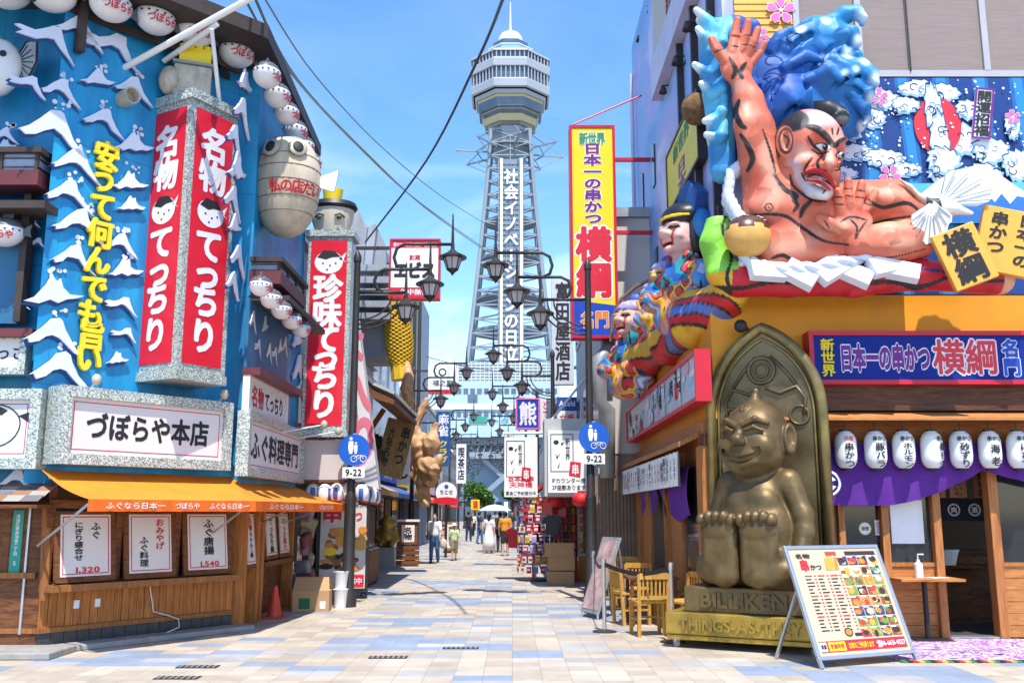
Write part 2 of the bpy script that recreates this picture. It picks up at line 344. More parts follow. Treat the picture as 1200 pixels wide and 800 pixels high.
# ================================================================ ground and paving
def node_mat(name, fn, rough=.7):
    m = bpy.data.materials.new(name); m.use_nodes = True; n, l = m.node_tree.nodes, m.node_tree.links
    b = n['Principled BSDF']; b.inputs['Roughness'].default_value = rough; fn(n, l, b); MATS[name] = m; return m
def _math(n, l, op, a, b=None):
    q = n.new('ShaderNodeMath'); q.operation = op
    for i, x in enumerate((a, b)):
        if x is None: continue
        if hasattr(x, 'links'): l.new(x, q.inputs[i])
        else: q.inputs[i].default_value = x
    return q.outputs[0]
def paving(n, l, b):
    t = n.new('ShaderNodeTexCoord'); s = n.new('ShaderNodeSeparateXYZ'); l.new(t.outputs['Object'], s.inputs[0])
    def cell(sx, sy, seed):
        fx = _math(n, l, 'FLOOR', _math(n, l, 'DIVIDE', s.outputs[0], sx)); fy = _math(n, l, 'FLOOR', _math(n, l, 'DIVIDE', s.outputs[1], sy))
        c = n.new('ShaderNodeCombineXYZ'); l.new(fx, c.inputs[0]); l.new(fy, c.inputs[1]); c.inputs[2].default_value = seed
        w = n.new('ShaderNodeTexWhiteNoise'); w.noise_dimensions = '3D'; l.new(c.outputs[0], w.inputs[0]); return w.outputs['Value'], c.outputs[0]
    tile, _ = cell(.3, .3, 1); big, bc = cell(.6, .3, 4); band, _ = cell(2.4, 1.2, 9)
    nz = n.new('ShaderNodeTexNoise'); nz.inputs['Scale'].default_value = .16; nz.inputs['Detail'].default_value = 2; l.new(bc, nz.inputs[0])
    sel = _math(n, l, 'ADD', _math(n, l, 'MULTIPLY', big, .42), _math(n, l, 'ADD', _math(n, l, 'MULTIPLY', band, .55), _math(n, l, 'MULTIPLY', nz.outputs['Fac'], .6)))
    fl = lambda o: _math(n, l, 'FLOOR', _math(n, l, 'DIVIDE', o, .6)); par = _math(n, l, 'FLOORED_MODULO', _math(n, l, 'ADD', fl(s.outputs[0]), fl(s.outputs[1])), 2.0)
    sel = _math(n, l, 'ADD', sel, _math(n, l, 'MULTIPLY', par, .20))
    blue = _math(n, l, 'GREATER_THAN', sel, 1.08); pale = _math(n, l, 'GREATER_THAN', sel, .98)
    def mixc(f, a, c):
        q = n.new('ShaderNodeMixRGB'); l.new(f, q.inputs[0])
        for i, x in ((1, a), (2, c)):
            if hasattr(x, 'links'): l.new(x, q.inputs[i])
            else: q.inputs[i].default_value = (*x, 1)
        return q.outputs[0]
    c = mixc(tile, (.46, .385, .30), (.53, .46, .37)); c = mixc(pale, c, (.42, .41, .40)); c = mixc(blue, c, (.27, .33, .43))
    d = n.new('ShaderNodeTexNoise'); d.inputs['Scale'].default_value = 1.1; d.inputs['Detail'].default_value = 9; d.inputs['Roughness'].default_value = .72; l.new(t.outputs['Object'], d.inputs[0])
    r = n.new('ShaderNodeMapRange'); r.inputs['From Min'].default_value = .3; r.inputs['From Max'].default_value = .72; r.inputs['To Min'].default_value = .70; r.inputs['To Max'].default_value = 1.10; l.new(d.outputs['Fac'], r.inputs[0])
    v = _math(n, l, 'MULTIPLY', r.outputs[0], _math(n, l, 'ADD', _math(n, l, 'MULTIPLY', tile, .14), .93))
    hv = n.new('ShaderNodeHueSaturation'); l.new(c, hv.inputs['Color']); l.new(v, hv.inputs['Value'])
    def edge(ax, w, g):
        m_ = _math(n, l, 'FRACT', _math(n, l, 'DIVIDE', ax, w)); return _math(n, l, 'LESS_THAN', m_, g / w)
    gr = _math(n, l, 'MAXIMUM', edge(s.outputs[0], .3, .008), edge(s.outputs[1], .3, .008))
    # chewing-gum and grime specks
    vo = n.new('ShaderNodeTexVoronoi'); vo.inputs['Scale'].default_value = 2.2; l.new(t.outputs['Object'], vo.inputs[0])
    sp = _math(n, l, 'MULTIPLY', _math(n, l, 'LESS_THAN', vo.outputs['Distance'], .065), .5)
    f = mixc(_math(n, l, 'MULTIPLY', gr, .55), hv.outputs[0], (.17, .15, .13)); f = mixc(sp, f, (.12, .11, .10))
    l.new(f, b.inputs['Base Color'])
    bp = n.new('ShaderNodeBump'); bp.inputs['Strength'].default_value = .3; bp.inputs['Distance'].default_value = .004; l.new(_math(n, l, 'SUBTRACT', 1.0, gr), bp.inputs['Height']); l.new(bp.outputs[0], b.inputs['Normal'])
PAVE = node_mat('street_paving', paving, .62)
CONC = mat('concrete', (.33, .31, .29), .85, var=.2, scale=3, bump=.2, dirt=.3)
ASPH = mat('city_ground', (.22, .21, .20), .9, var=.2, scale=.4)
struct(MB().quad((-2500, -300, -.006), (2500, -300, -.006), (2500, 4000, -.006), (-2500, 4000, -.006)).build('ground', ASPH))
struct(MB().quad((-24, -6, 0), (24, -6, 0), (24, 178, 0), (-24, 178, 0)).build('pavement', PAVE))
for q in ((232, 781), (208, 794), (540, 759), (455, 770)):
    o = G(*q); k = thing('drain_cover', 'small dark metal drain cover let into the pale paving', 'drain cover', o, 'drain covers in the paving')
    MB(T(*o)).box(-.22, .22, -.09, .09, .002, .008).build('cover_plate', IRON, k)
    mb = MB(T(*o))
    for i in range(7): mb.box(-.19 + i * .06, -.165 + i * .06, -.07, .07, .008, .012)
    mb.build('grate_slats', GREYM, k)
# ================================================================ puffer-fish restaurant on the corner
A0, B0 = Vector((-5.76, 11.9, 0)), Vector((-3.95, 14.3, 0))
FL = frame(A0, B0 - A0, Vector((.798, -.602, 0)))             # chamfered corner front
FS = frame((-3.95, 13.62, 0), (0, 1, 0), (1, 0, 0))           # side along the street
F0 = frame((-12, 11.95, 0), (1, 0, 0), (0, -1, 0))            # front on the cross street
def bluewall(n, l, b):
    t = n.new('ShaderNodeTexCoord'); s = n.new('ShaderNodeSeparateXYZ'); l.new(t.outputs['Object'], s.inputs[0])
    nz = n.new('ShaderNodeTexNoise'); nz.inputs['Scale'].default_value = 1.3; nz.inputs['Detail'].default_value = 7; mp = n.new('ShaderNodeMapping'); mp.inputs['Scale'].default_value = (2.2, 2.2, .5)
    l.new(t.outputs['Object'], mp.inputs[0]); l.new(mp.outputs[0], nz.inputs[0])
    r = n.new('ShaderNodeValToRGB'); e = r.color_ramp.elements; e[0].position = .3; e[1].position = .72
    e[0].color = (.006, .17, .40, 1); e[1].color = (.012, .36, .64, 1); l.new(nz.outputs['Fac'], r.inputs[0])
    # sheet joints
    a = _math(n, l, 'ADD', s.outputs[0], _math(n, l, 'MULTIPLY', s.outputs[1], .9)); j = _math(n, l, 'LESS_THAN', _math(n, l, 'FRACT', _math(n, l, 'MULTIPLY', a, 1.15)), .012)
    z = _math(n, l, 'LESS_THAN', _math(n, l, 'FRACT', _math(n, l, 'MULTIPLY', s.outputs[2], .62)), .008)
    m = n.new('ShaderNodeMixRGB'); l.new(_math(n, l, 'MULTIPLY', _math(n, l, 'MAXIMUM', j, z), .5), m.inputs[0]); l.new(r.outputs[0], m.inputs[1]); m.inputs[2].default_value = (.004, .06, .16, 1)
    l.new(m.outputs[0], b.inputs['Base Color'])
BLUEW = node_mat('painted_blue_sheet', bluewall, .45)
def mosaic(n, l, b):
    t = n.new('ShaderNodeTexCoord'); v = n.new('ShaderNodeTexVoronoi'); v.inputs['Scale'].default_value = 70; l.new(t.outputs['Object'], v.inputs[0])
    w = n.new('ShaderNodeTexWhiteNoise'); w.noise_dimensions = '3D'; l.new(v.outputs['Position'], w.inputs[0])
    r = n.new('ShaderNodeValToRGB'); e = r.color_ramp.elements; e[0].color = (.14, .16, .14, 1); e[1].color = (.80, .82, .78, 1); e[0].position = .05
    q = r.color_ramp.elements.new(.5); q.color = (.42, .47, .42, 1); l.new(w.outputs['Value'], r.inputs[0]); l.new(r.outputs[0], b.inputs['Base Color']); b.inputs['Metallic'].default_value = .25
    bp = n.new('ShaderNodeBump'); bp.inputs['Strength'].default_value = .6; bp.inputs['Distance'].default_value = .01; l.new(w.outputs['Value'], bp.inputs['Height']); l.new(bp.outputs[0], b.inputs['Normal'])
MOS = node_mat('mirror_mosaic', mosaic, .35)
TIMB = wood('weathered_timber', 'c87e3c', '8c5020', grain=(9, 9, .7)); TIMB2 = wood('dark_timber', '86502a', '4e2c16', grain=(1.5, 1.5, 6)); TIMB3 = wood('orange_timber', 'a8703c', '7a4824', grain=(8, 8, .8))
EAVE = mat('eave_brown', (.055, .038, .032), .6, var=.3, scale=4); OFFW = mat('off_white_panel', (.74, .70, .68), .5, var=.05, scale=2, dirt=.05)
TILEP = mat('dark_plinth_tile', (.05, .055, .06), .35, var=.3, scale=12); MAROON = mat('maroon_band', (.14, .03, .035), .5)
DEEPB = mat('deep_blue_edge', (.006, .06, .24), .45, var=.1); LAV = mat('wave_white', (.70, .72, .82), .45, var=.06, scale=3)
ZROOT = thing('puffer_fish_restaurant', 'blue painted corner restaurant with white wave reliefs above a timber ground floor', 'building', (-7, 15, 0))
def zpart(mb, nm, m, **k): return mb.build(nm, m, ZROOT, **k)
TOP = 8.5
def fw(fr, u, v, w=0): return fr @ Vector((u, v, w))
c1 = fw(FL, 2.5, 0); c0 = fw(FL, -.32, 0); far = Vector((-3.95, 17.45, 0))
def prism(pts, z0, z1, mi=0, mb=None):
    mb = mb or MB(); return mb.poly([(p[0], p[1]) for p in pts], z0, z1, mi)
body = [c0, c1 + Vector((-.02, 0, 0)), Vector((-3.95, c1.y + .05, 0)), far, Vector((-14, 17.45, 0)), Vector((-14, 12.1, 0)), Vector((c0.x, 12.1, 0))]
zpart(prism(body, 2.0, TOP), 'blue_wall', BLUEW)
lowr = [fw(FL, 0, 0), fw(FL, 2.72, 0), Vector((-4.12, 14.2, 0)), Vector((-4.12, 17.4, 0)), Vector((-13.8, 17.4, 0)), Vector((-13.8, 11.98, 0))]
zpart(prism(lowr, 0, 1.998), 'timber_wall', TIMB2)
# eave: brown soffit and fascia that follows the three fronts
e1, e2, e3 = G(202, 0, TOP + .02), G(314, 44, TOP + .02), G(376, 182, TOP + .02)
e3 = Vector((e3.x, 17.6, e3.z)); dd = (e2 - e1).normalized(); e0 = e2 - dd * 3.6
zpart(prism([e0, e2, e3, Vector((-14, 17.6, 0)), Vector((-14, e0.y, 0))], TOP + .003, TOP + .22), 'roof', EAVE)
mb = MB()
for p, q in ((e0, e2), (e2, e3), (Vector((-14, e0.y, 0)), e0)):
    n_ = (q - p).normalized().cross(Vector((0, 0, 1))); 
    for k in (.80,):
        a, b = p - n_ * k, q - n_ * k
        mb.bar((a.x, a.y, TOP - .22), (b.x, b.y, TOP - .22), .08, .10)
zpart(mb, 'lantern_rail', EAVE)
# posts under the eave
mb = MB(FL)
for px_, py_ in ((97, 20), (303, 85)):
    u, v = uv(FL, px_, py_, .1); mb.box(u - .05, u + .05, v - .5, TOP, .02, .15)
zpart(mb, 'eave_bracket', EAVE)
# ---- wave reliefs: each a cut-out board standing off the wall
WAVES = [[(-.5, -.14), (-.36, -.06), (-.2, .06), (-.08, .17), (.06, .21), (.12, .17), (.16, .06), (.28, -.08), (.42, -.2), (.52, -.28), (.36, -.22), (.24, -.16), (.10, -.05), (-.02, -.03), (-.14, -.06), (-.26, -.13), (-.40, -.18), (-.44, -.13)],
         [(-.5, .02), (-.42, .06), (-.2, .06), (-.05, .12), (.08, .2), (.22, .2), (.26, .08), (.38, -.10), (.52, -.22), (.40, -.16), (.26, -.08), (.14, .02), (.02, .02), (-.15, -.05), (-.32, -.06), (-.46, -.07), (-.38, -.02)],
         [(-.5, -.2), (-.3, -.12), (-.14, .06), (-.05, .2), (.04, .14), (.1, .19), (.14, .06), (.26, .0), (.5, .02), (.36, -.06), (.2, -.08), (.06, -.13), (-.08, -.12), (-.25, -.2), (-.36, -.18)]]
DOT = lambda cx, cy, r_: [(cx + r_ * math.cos(i * math.pi / 5), cy + r_ * math.sin(i * math.pi / 5)) for i in range(10)]
JR = random.Random(4)
def wave(fr, px_, py_, wpx, kind=0, flip=1, hs_=1.0, w0=.02):
    u, v = uv(fr, px_, py_); u2, _ = uv(fr, px_ + wpx, py_); s_ = abs(u2 - u)
    pts = [(u + flip * x * s_, v + y * s_ * 1.3 * hs_) for x, y in [(x_ + JR.uniform(-.018, .018), y_ + JR.uniform(-.014, .014)) for x_, y_ in WAVES[kind]]]
    mb = MB(fr).poly(pts, w0, w0 + .035, 0).poly([(u + (a - u) * 1.04 - .015, v + (b - v) * 1.02 - .042) for a, b in pts], .003, .016, 1); zpart(mb, 'wave_relief', [LAV, DEEPB])  # darker blue copy set lower: a shadow edge put in as paint
    if kind != 1 and wpx > 34:
        mb = MB(fr); rr = random.Random(px_ * 7 + py_)
        for _ in range(6):
            mb.poly(DOT(u - s_ * .1 + s_ * rr.uniform(0, .35), v + s_ * rr.uniform(.27, .45), rr.uniform(.012, .035)), .004, .02)
        zpart(mb, 'spray_dots', LAV)
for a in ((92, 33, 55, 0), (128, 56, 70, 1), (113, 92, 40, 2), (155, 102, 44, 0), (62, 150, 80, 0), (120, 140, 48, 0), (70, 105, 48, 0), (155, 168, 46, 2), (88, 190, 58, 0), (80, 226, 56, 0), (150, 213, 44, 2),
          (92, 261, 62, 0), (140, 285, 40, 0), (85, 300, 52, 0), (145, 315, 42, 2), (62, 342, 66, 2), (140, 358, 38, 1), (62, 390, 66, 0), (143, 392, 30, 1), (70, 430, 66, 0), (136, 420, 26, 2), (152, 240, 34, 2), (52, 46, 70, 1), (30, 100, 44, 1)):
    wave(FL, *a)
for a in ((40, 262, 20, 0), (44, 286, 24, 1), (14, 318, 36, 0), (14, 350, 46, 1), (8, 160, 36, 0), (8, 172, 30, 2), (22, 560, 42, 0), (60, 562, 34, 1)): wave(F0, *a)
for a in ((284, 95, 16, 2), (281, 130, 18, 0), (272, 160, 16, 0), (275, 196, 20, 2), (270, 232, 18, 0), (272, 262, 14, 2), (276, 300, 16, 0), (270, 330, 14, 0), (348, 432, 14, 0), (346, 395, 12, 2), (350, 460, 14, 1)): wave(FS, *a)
# ---- window bays and balconies
SHUT = mat('blue_shutter', (.03, .15, .30), .5, var=.12, scale=3, stretch=(1, 1, 30), bump=.2)
BGL = mat('balcony_lattice', (.30, .34, .46), .35, var=.2, scale=6)
def bay(fr, q0, q1, w0, w1, nm, m):
    (u0, v1), (u1, v0) = uv(fr, *q0, w1), uv(fr, *q1, w1); return zpart(MB(fr).box(u0, u1, v0, v1, w0, w1), nm, m)
def balc(fr, u0, u1, v0, v1, w):
    p = MB(fr); p.box(u0, u1, v0 + .08, v1 - .05, .05, w); b = zpart(p, 'balcony', BGL)
    mb = MB(fr)
    mb.box(u0 - .08, u1 + .08, v1 - .05, v1 + .02, .04, w + .08); mb.box(u0 - .03, u1 + .03, v0 + .35 * (v1 - v0), v0 + .38 * (v1 - v0), .04, w + .02)
    mb.box(u0 - .03, u1 + .03, v0 + .68 * (v1 - v0), v0 + .71 * (v1 - v0), .04, w + .02)
    n_ = max(3, int((u1 - u0) / .45))
    for i in range(n_ + 1): x = u0 + (u1 - u0) * i / n_; mb.box(x - .02, x + .02, v0 + .08, v1 - .05, w - .01, w + .03)
    mb.build('railing_bars', EAVE, b); MB(fr).box(u0 - .05, u1 + .05, v0 - .12, v0 + .08, .03, w + .05).build('balcony_base', MAROON, b)
    return b
u1, v1 = uv(F0, 46, 177, .4); _, v0 = uv(F0, 46, 208, .4); balc(F0, 3.2, u1, v0, v1, .42)
u1, v1 = uv(F0, 55, 236, .5); zpart(MB(F0).box(3.2, u1, v1 - .1, v1, .02, .55), 'window_canopy', EAVE)
u1, v1 = uv(F0, 36, 250, 0); _, v0 = uv(F0, 36, 380, 0); zpart(MB(F0).box(3.2, u1, v0, v1, .004, .06), 'shutter', SHUT)
zpart(MB(F0).box(u1, u1 + .09, v0, v1 + .2, .004, .2), 'window_post', EAVE)
u1, v1 = uv(F0, 36, 385, .3); zpart(MB(F0).box(3.2, u1 + .03, v1 - .1, v1, .01, .32), 'ledge', MAROON)
ua, va = uv(FS, 277, 250, .45); ub, _ = uv(FS, 355, 330, .45); _, vb = uv(FS, 277, 275, .45); ua, ub = max(ua, .15), min(ub, 3.2); balc(FS, ua, ub, vb, va, .45)
_, vc = uv(FS, 290, 300, .6); zpart(MB(FS).box(.2, 2.95, vc - .08, vc, .01, .62), 'window_canopy', EAVE)
_, vd = uv(FS, 285, 345, 0); _, ve = uv(FS, 285, 430, 0); zpart(MB(FS).box(.15, 2.6, ve, vd, .004, .05), 'shutter', SHUT)
for i in range(7):
    u_ = .35 + i * .34; rr = random.Random(i); v_ = ve + (.3 + .5 * rr.random()) * (vd - ve)
    zpart(MB(FS).poly([(u_ + x * .38, v_ + y * .7) for x, y in WAVES[i % 3]], .052, .064), 'wave_relief', OFFW)
zpart(MB(FS).box(.1, 2.8, ve - .12, ve - .01, .01, .3), 'ledge', MAROON)
# ---- ground floor timber: planks, ledge, plinth, windows behind the price boards
mb = MB(FL)
for i in range(26): u_ = i * .108; mb.box(u_ + .004, u_ + .104, .27, .70, .01, .035)
zpart(mb, 'plank_boards', TIMB)
mb = MB(F0)
for i in range(24): u_ = 6.1 - i * .16; mb.box(u_ - .15, u_ - .004, .27, .86, .01, .035)
zpart(mb, 'plank_boards', TIMB)
mb = MB(F0)
for i in range(20): u_ = 6.15 - i * .11; mb.box(u_ - .1, u_ - .004, .9, 1.75, .01, .03 + .02 * (i % 2))
zpart(mb, 'plank_cladding', TIMB2)
zpart(MB(FL).box(-.02, 2.75, .70, .78, .0, .30), 'ledge', TIMB3); zpart(MB(F0).box(2, 6.2, .86, .93, .0, .12), 'ledge', TIMB3)
zpart(MB(FL).box(-.03, 2.78, .21, .268, .0, .07), 'base_rail', TIMB3); zpart(MB(F0).box(2, 6.22, .21, .268, .0, .07), 'base_rail', TIMB3)
mb = MB(FL)
for i in range(17): mb.box(i * .165, i * .165 + .158, .0, .205, .0, .045)
zpart(mb, 'plinth_tiles', TILEP)
mb = MB(F0)
for i in range(20): mb.box(6.2 - i * .165 - .158, 6.2 - i * .165, .0, .205, .0, .045)
zpart(mb, 'plinth_tiles', TILEP)
zpart(MB(FL).box(.12, 2.95, 0, .07, .046, .40), 'concrete_kerb', CONC, bevel=.015)
zpart(MB(F0).box(2, 6.75, 0, .08, .046, .75), 'concrete_step', CONC, bevel=.015)
zpart(MB(FL).box(.02, 2.7, .80, 1.95, .002, .02), 'window_recess', GLASS)
for u_ in (.02, .93, 1.80, 2.68): zpart(MB(FL).box(u_ - .05, u_ + .05, .79, 1.99, .021, .10), 'window_post', TIMB2)
zpart(MB(FL).box(-.05, 2.75, 1.70, 1.80, .101, .16), 'lintel', TIMB2)
# street side of the ground floor
GS = frame((-4.12, 14.15, 0), (0, 1, 0), (1, 0, 0))
for u_, w_ in ((.08, .12), (.78, .16), (1.05, .14), (3.1, .12)): zpart(MB(GS).box(u_ - w_ / 2, u_ + w_ / 2, 0, 1.98, .003, .22), 'door_post', TIMB)
mb = MB(GS)
for i in range(11): mb.box(.15, .68, .06 + i * .06, .06 + i * .06 + .045, .01, .05)
zpart(mb, 'louvre_slats', TIMB3)
mb = MB(GS)
for i in range(15): mb.box(1.2 + i * .125, 1.2 + i * .125 + .115, .1, .8, .01, .04)
zpart(mb, 'plank_boards', TIMB2)
zpart(MB(GS).box(1.15, 3.05, .8, .88, .0, .25), 'ledge', TIMB2)
# sockets on the timber, small things
for u_, v_ in ((.46, .52), (.74, .52)): MB(FL).box(u_ - .035, u_ + .035, v_ - .05, v_ + .05, .036, .05).build('wall_socket', WHITE, ZROOT)
zpart(MB(FL).tube([(1.45, .70, .06), (1.5, .5, .06), (1.52, .35, .08), (1.75, .28, .09), (1.9, .22, .1), (1.85, .13, .2), (1.6, .09, .3)], .008, 6), 'loose_cable', OFFW)
zpart(MB(FL).bar((.0, .6, .12), (-.03, 1.75, .06), .09, .05), 'leaning_board', TIMB3)
zpart(MB(F0).tube([(6.05, .2, .06), (6.05, 1.72, .06)], .018, 8), 'drain_pipe', STEEL)
# small tiled roof over the cross-street front
mb = MB()
for r_ in range(4):
    for i in range(16):
        x0 = -5.62 - i * .22; mb.add([(x0 - .215, 11.95 - r_ * .14, 2.02 - r_ * .055), (x0, 11.95 - r_ * .14, 2.02 - r_ * .055), (x0, 11.80 - r_ * .14, 1.945 - r_ * .055), (x0 - .215, 11.80 - r_ * .14, 1.945 - r_ * .055)], [(0, 3, 2, 1)], (i + r_ * 2) % 3)
zpart(mb, 'pent_roof_tiles', [mat('roof_slate', (.16, .15, .15), .6), mat('roof_slate_pale', (.36, .32, .29), .6), mat('roof_copper', (.30, .15, .09), .6)])
zpart(MB().box(-9.2, -5.62, 11.38, 11.94, 1.70, 1.74), 'pent_roof_soffit', TIMB2)
# ================================================================ things hung on the restaurant
def sign(name, label, cat, fr, u0, u1, v0, v1, w0, w1, texts, board=None, fm=None, fwid=.05, group=None, fdep=.02, extra=None, side=None):
    """a sign box: board, frame, lettering; texts = (words, cu, cv, w, h, vertical, material, boldness, outline material or None)"""
    t = thing(name, label, cat, fw(fr, (u0 + u1) / 2, v0, w0), group); f = sh(fr, 0, 0, 0)
    MB(f).box(u0, u1, v0, v1, w0, w1).build('board', board or OFFW, t)
    if fm:
        m = MB(f); a = fwid; z0, z1 = w0 - .004, w1 + fdep
        m.box(u0 - a, u1 + a, v1, v1 + a, z0, z1); m.box(u0 - a, u1 + a, v0 - a, v0, z0, z1); m.box(u0 - a, u0, v0, v1, z0, z1); m.box(u1, u1 + a, v0, v1, z0, z1)
        m.build('frame', fm, t)
    ms = []; m = MB(f)
    for tx in texts:
        s_, cu, cv, w_, h_, vert, mt, off, om = (list(tx) + [None] * 9)[:9]
        off = .02 if off is None else off
        if om:
            if om not in ms: ms.append(om)
            m.text(s_, cu, cv, w_, h_, w1 + .003, ms.index(om), off + .05, vert)
        if mt not in ms: ms.append(mt)
        m.text(s_, cu, cv, w_, h_, w1 + (.006 if om else .003), ms.index(mt), off, vert)
    if m.f: m.build('lettering', ms, t)
    if extra: extra(t, f, w1)
    return t
def redline(u0, u1, v0, v1, m_=None, g=.012):
    def f_(t, f, w1):
        m = MB(f)
        for a in ((u0, u1, v1 - g, v1), (u0, u1, v0, v0 + g), (u0, u0 + g, v0 + g, v1 - g), (u1 - g, u1, v0 + g, v1 - g)): m.poly([(a[0], a[2]), (a[1], a[2]), (a[1], a[3]), (a[0], a[3])], w1 + .002)
        m.build('border_line', m_ or REDINK, t)
    return f_
# main name sign
t = sign('shop_sign', 'long white sign with black brush lettering in a mirror mosaic frame above the orange awning', 'sign', FL, -.02, 2.22, 2.36, 3.06, .1, .4,
     [('づぼらや本店', 1.1, 2.72, 1.8, .36, False, INK, .035)], fm=MOS, fwid=.13, fdep=.06, extra=redline(.03, 2.17, 2.41, 3.01))
t = sign('shop_sign', 'white mosaic framed sign for puffer fish cooking on the street side of the blue restaurant', 'sign', FS, .12, 3.62, 2.28, 2.98, .0, .12,
     [('ふぐ料理専門', 1.87, 2.63, 3.1, .44, False, INK, .035)], fm=MOS, fwid=.12, fdep=.06, extra=redline(.18, 3.56, 2.33, 2.93))
def fishdraw(t, f, w1, cu=5.62, cv=2.72, s_=.3, mt=INK):
    m = MB(f); pts = [(cu + s_ * math.cos(a) * 1.1, cv + s_ * (.8 if math.sin(a) > 0 else .95) * math.sin(a)) for a in [i * math.pi / 12 for i in range(24)]]
    m.tube([(x, y, w1 + .004) for x, y in pts], .008, 5, closed=True)
    m.poly([(cu - s_, cv + .05), (cu - s_ * .6, cv + s_ * .65), (cu, cv + s_ * .8), (cu + s_ * .55, cv + s_ * .55), (cu + s_ * .3, cv + s_ * .35), (cu - s_ * .1, cv + s_ * .5), (cu - s_ * .4, cv + s_ * .25)], w1 + .004)
    m.poly([(cu + s_ * 1.0, cv + .1), (cu + s_ * 1.6, cv + s_ * .55), (cu + s_ * 1.5, cv + .06), (cu + s_ * 1.65, cv - .02)], w1 + .004); m.disc(cu - s_ * .5, cv + .02, .022, w1 + .005); m.build('fish_drawing', mt, t)
sign('shop_sign', 'white square sign with a black puffer fish drawing in a mirror mosaic frame', 'sign', F0, 4.2, 6.08, 2.30, 3.02, .05, .3, [], fm=MOS, fwid=.13, fdep=.06, extra=lambda t, f, w1: (fishdraw(t, f, w1), redline(4.3, 6.03, 2.35, 2.97)(t, f, w1)))
sign('shop_sign', 'small white sign with a mosaic frame under the shuttered window', 'sign', F0, 4.2, uv(F0, 24, 400, .2)[0], uv(F0, 24, 430, .2)[1], uv(F0, 24, 397, .2)[1], .05, .2, [('てっさ', 5.6, uv(F0, 10, 413, .2)[1], .6, .2, False, INK)], fm=MOS, fwid=.09)
sign('shop_sign', 'small white sign with red and black words beneath the blue wave shutter', 'sign', FS, .15, 2.5, ve - .62, ve - .16, .02, .1, [('名物', .65, ve - .39, .7, .34, False, REDINK, .03), ('てっちり', 1.65, ve - .39, 1.2, .32, False, INK, .03)], fm=OFFW, fwid=.04)
# yellow raised letters running down the blue wall
YL = mat('yellow_letters', (.90, .66, .02), .4, var=.04); YLS = mat('yellow_letter_side', (.55, .42, .03), .5)
t = thing('lettering_sign', 'bright yellow raised letters running down the blue wave wall', 'sign', fw(FL, .6, 3.6, .05))
ys = [(127, 182), (124, 209), (122, 241), (119, 273), (116, 304), (112, 337), (108, 367), (109, 392), (106, 419)]
for ch, (x_, y_) in zip('安うて何んでも旨い', ys):
    u_, v_ = uv(FL, x_, y_, .1); MB(FL).char(ch, u_, v_, .37, .41, .03, 0, .035, .055).build('letter', YL, t)
# ---- two-faced vertical red sign with puffer emblem
def puffer_icon(m, cu, cv, s_, z, wi, bi):
    m.poly([(cu + s_ * .5 * math.cos(a), cv + s_ * .42 * math.sin(a) - .08 * s_) for a in [i * math.pi / 9 for i in range(18)]], z, None, wi)
    m.poly([(cu + s_ * .35, cv + .02), (cu + s_ * .62, cv + s_ * .3), (cu + s_ * .52, cv - .0), (cu + s_ * .64, cv - s_ * .08)], z, None, wi)
    m.poly([(cu - s_ * .42, cv + .1 * s_), (cu - s_ * .2, cv + .36 * s_), (cu + s_ * .2, cv + .33 * s_), (cu + s_ * .42, cv + .12 * s_), (cu + .1 * s_, cv + .1 * s_), (cu - .1 * s_, cv + .02 * s_)], z + .003, None, bi)
    for a, b in ((-.2, -.12), (.05, -.2), (.25, -.12), (-.05, -.35)): m.disc(cu + a * s_, cv + b * s_, .035 * s_, z + .003, 8, bi)
LETW = mat('sign_white_letters', (.80, .76, .78), .45, var=.04)
def vert_red(t, f, w_, h0, h1, chars, ys_, icon_v, size):
    m = MB(f).box(-w_ / 2, w_ / 2, h0, h1, .002, .012); m.build('red_panel', RED, t)
    m = MB(f)
    for ch, v_ in zip(chars, ys_): m.char(ch, 0, v_, size, size, .016, 0, .045)
    puffer_icon(m, 0, icon_v, size * .95, .016, 0, 1); m.build('lettering', [LETW, INK], t)
cz = Vector((-4.68, 13.02, 0)); L_ = .86
t = thing('vertical_sign', 'tall two-faced red sign column with white letters on the chamfered corner', 'sign', (cz.x, cz.y, 3.5))
H0, H1 = 3.52, 7.35
rr = R(45 - 16)
cols = []
fwd = Vector((-cz.x, -cz.y, 0)).normalized()                      # towards the crossing
def rotz(v, a): return Vector((v.x * math.cos(a) - v.y * math.sin(a), v.x * math.sin(a) + v.y * math.cos(a), 0))
nL, nR = rotz(fwd, R(-50)), rotz(fwd, R(40))
corner = cz + fwd * .62
pL = corner - Vector((0, 0, 1)).cross(nL) * L_; pR = corner + Vector((0, 0, 1)).cross(nR) * L_
prism([corner, pR, pR - nR * .85, pL], H0 + .0, H1).build('column_box', MOS, t)
prism([corner + fwd * .06, pR + nR * .03, pR - nR * .9, pL + nL * .03], H1 + .002, H1 + .14).build('cornice', MOS, t)
prism([corner + fwd * .07, pR + nR * .04, pR - nR * .9, pL + nL * .04], H0 - .13, H0 - .002).build('base_moulding', MOS, t)
chs = '名物てっちり'
yv = [6.55, 5.92, 4.92, 4.62, 4.28, 3.86]
zs = [P(225, y_, 12.7).z for y_ in (168, 205, 285, 318, 350, 392)]; ic = P(225, 245, 12.7).z
for nn, cc in ((nL, corner - Vector((0, 0, 1)).cross(nL) * L_ / 2), (nR, corner + Vector((0, 0, 1)).cross(nR) * L_ / 2)):
    vert_red(t, facing(cc, nn), .68, H0 + .10, H1 - .10, chs, zs, ic, .50)
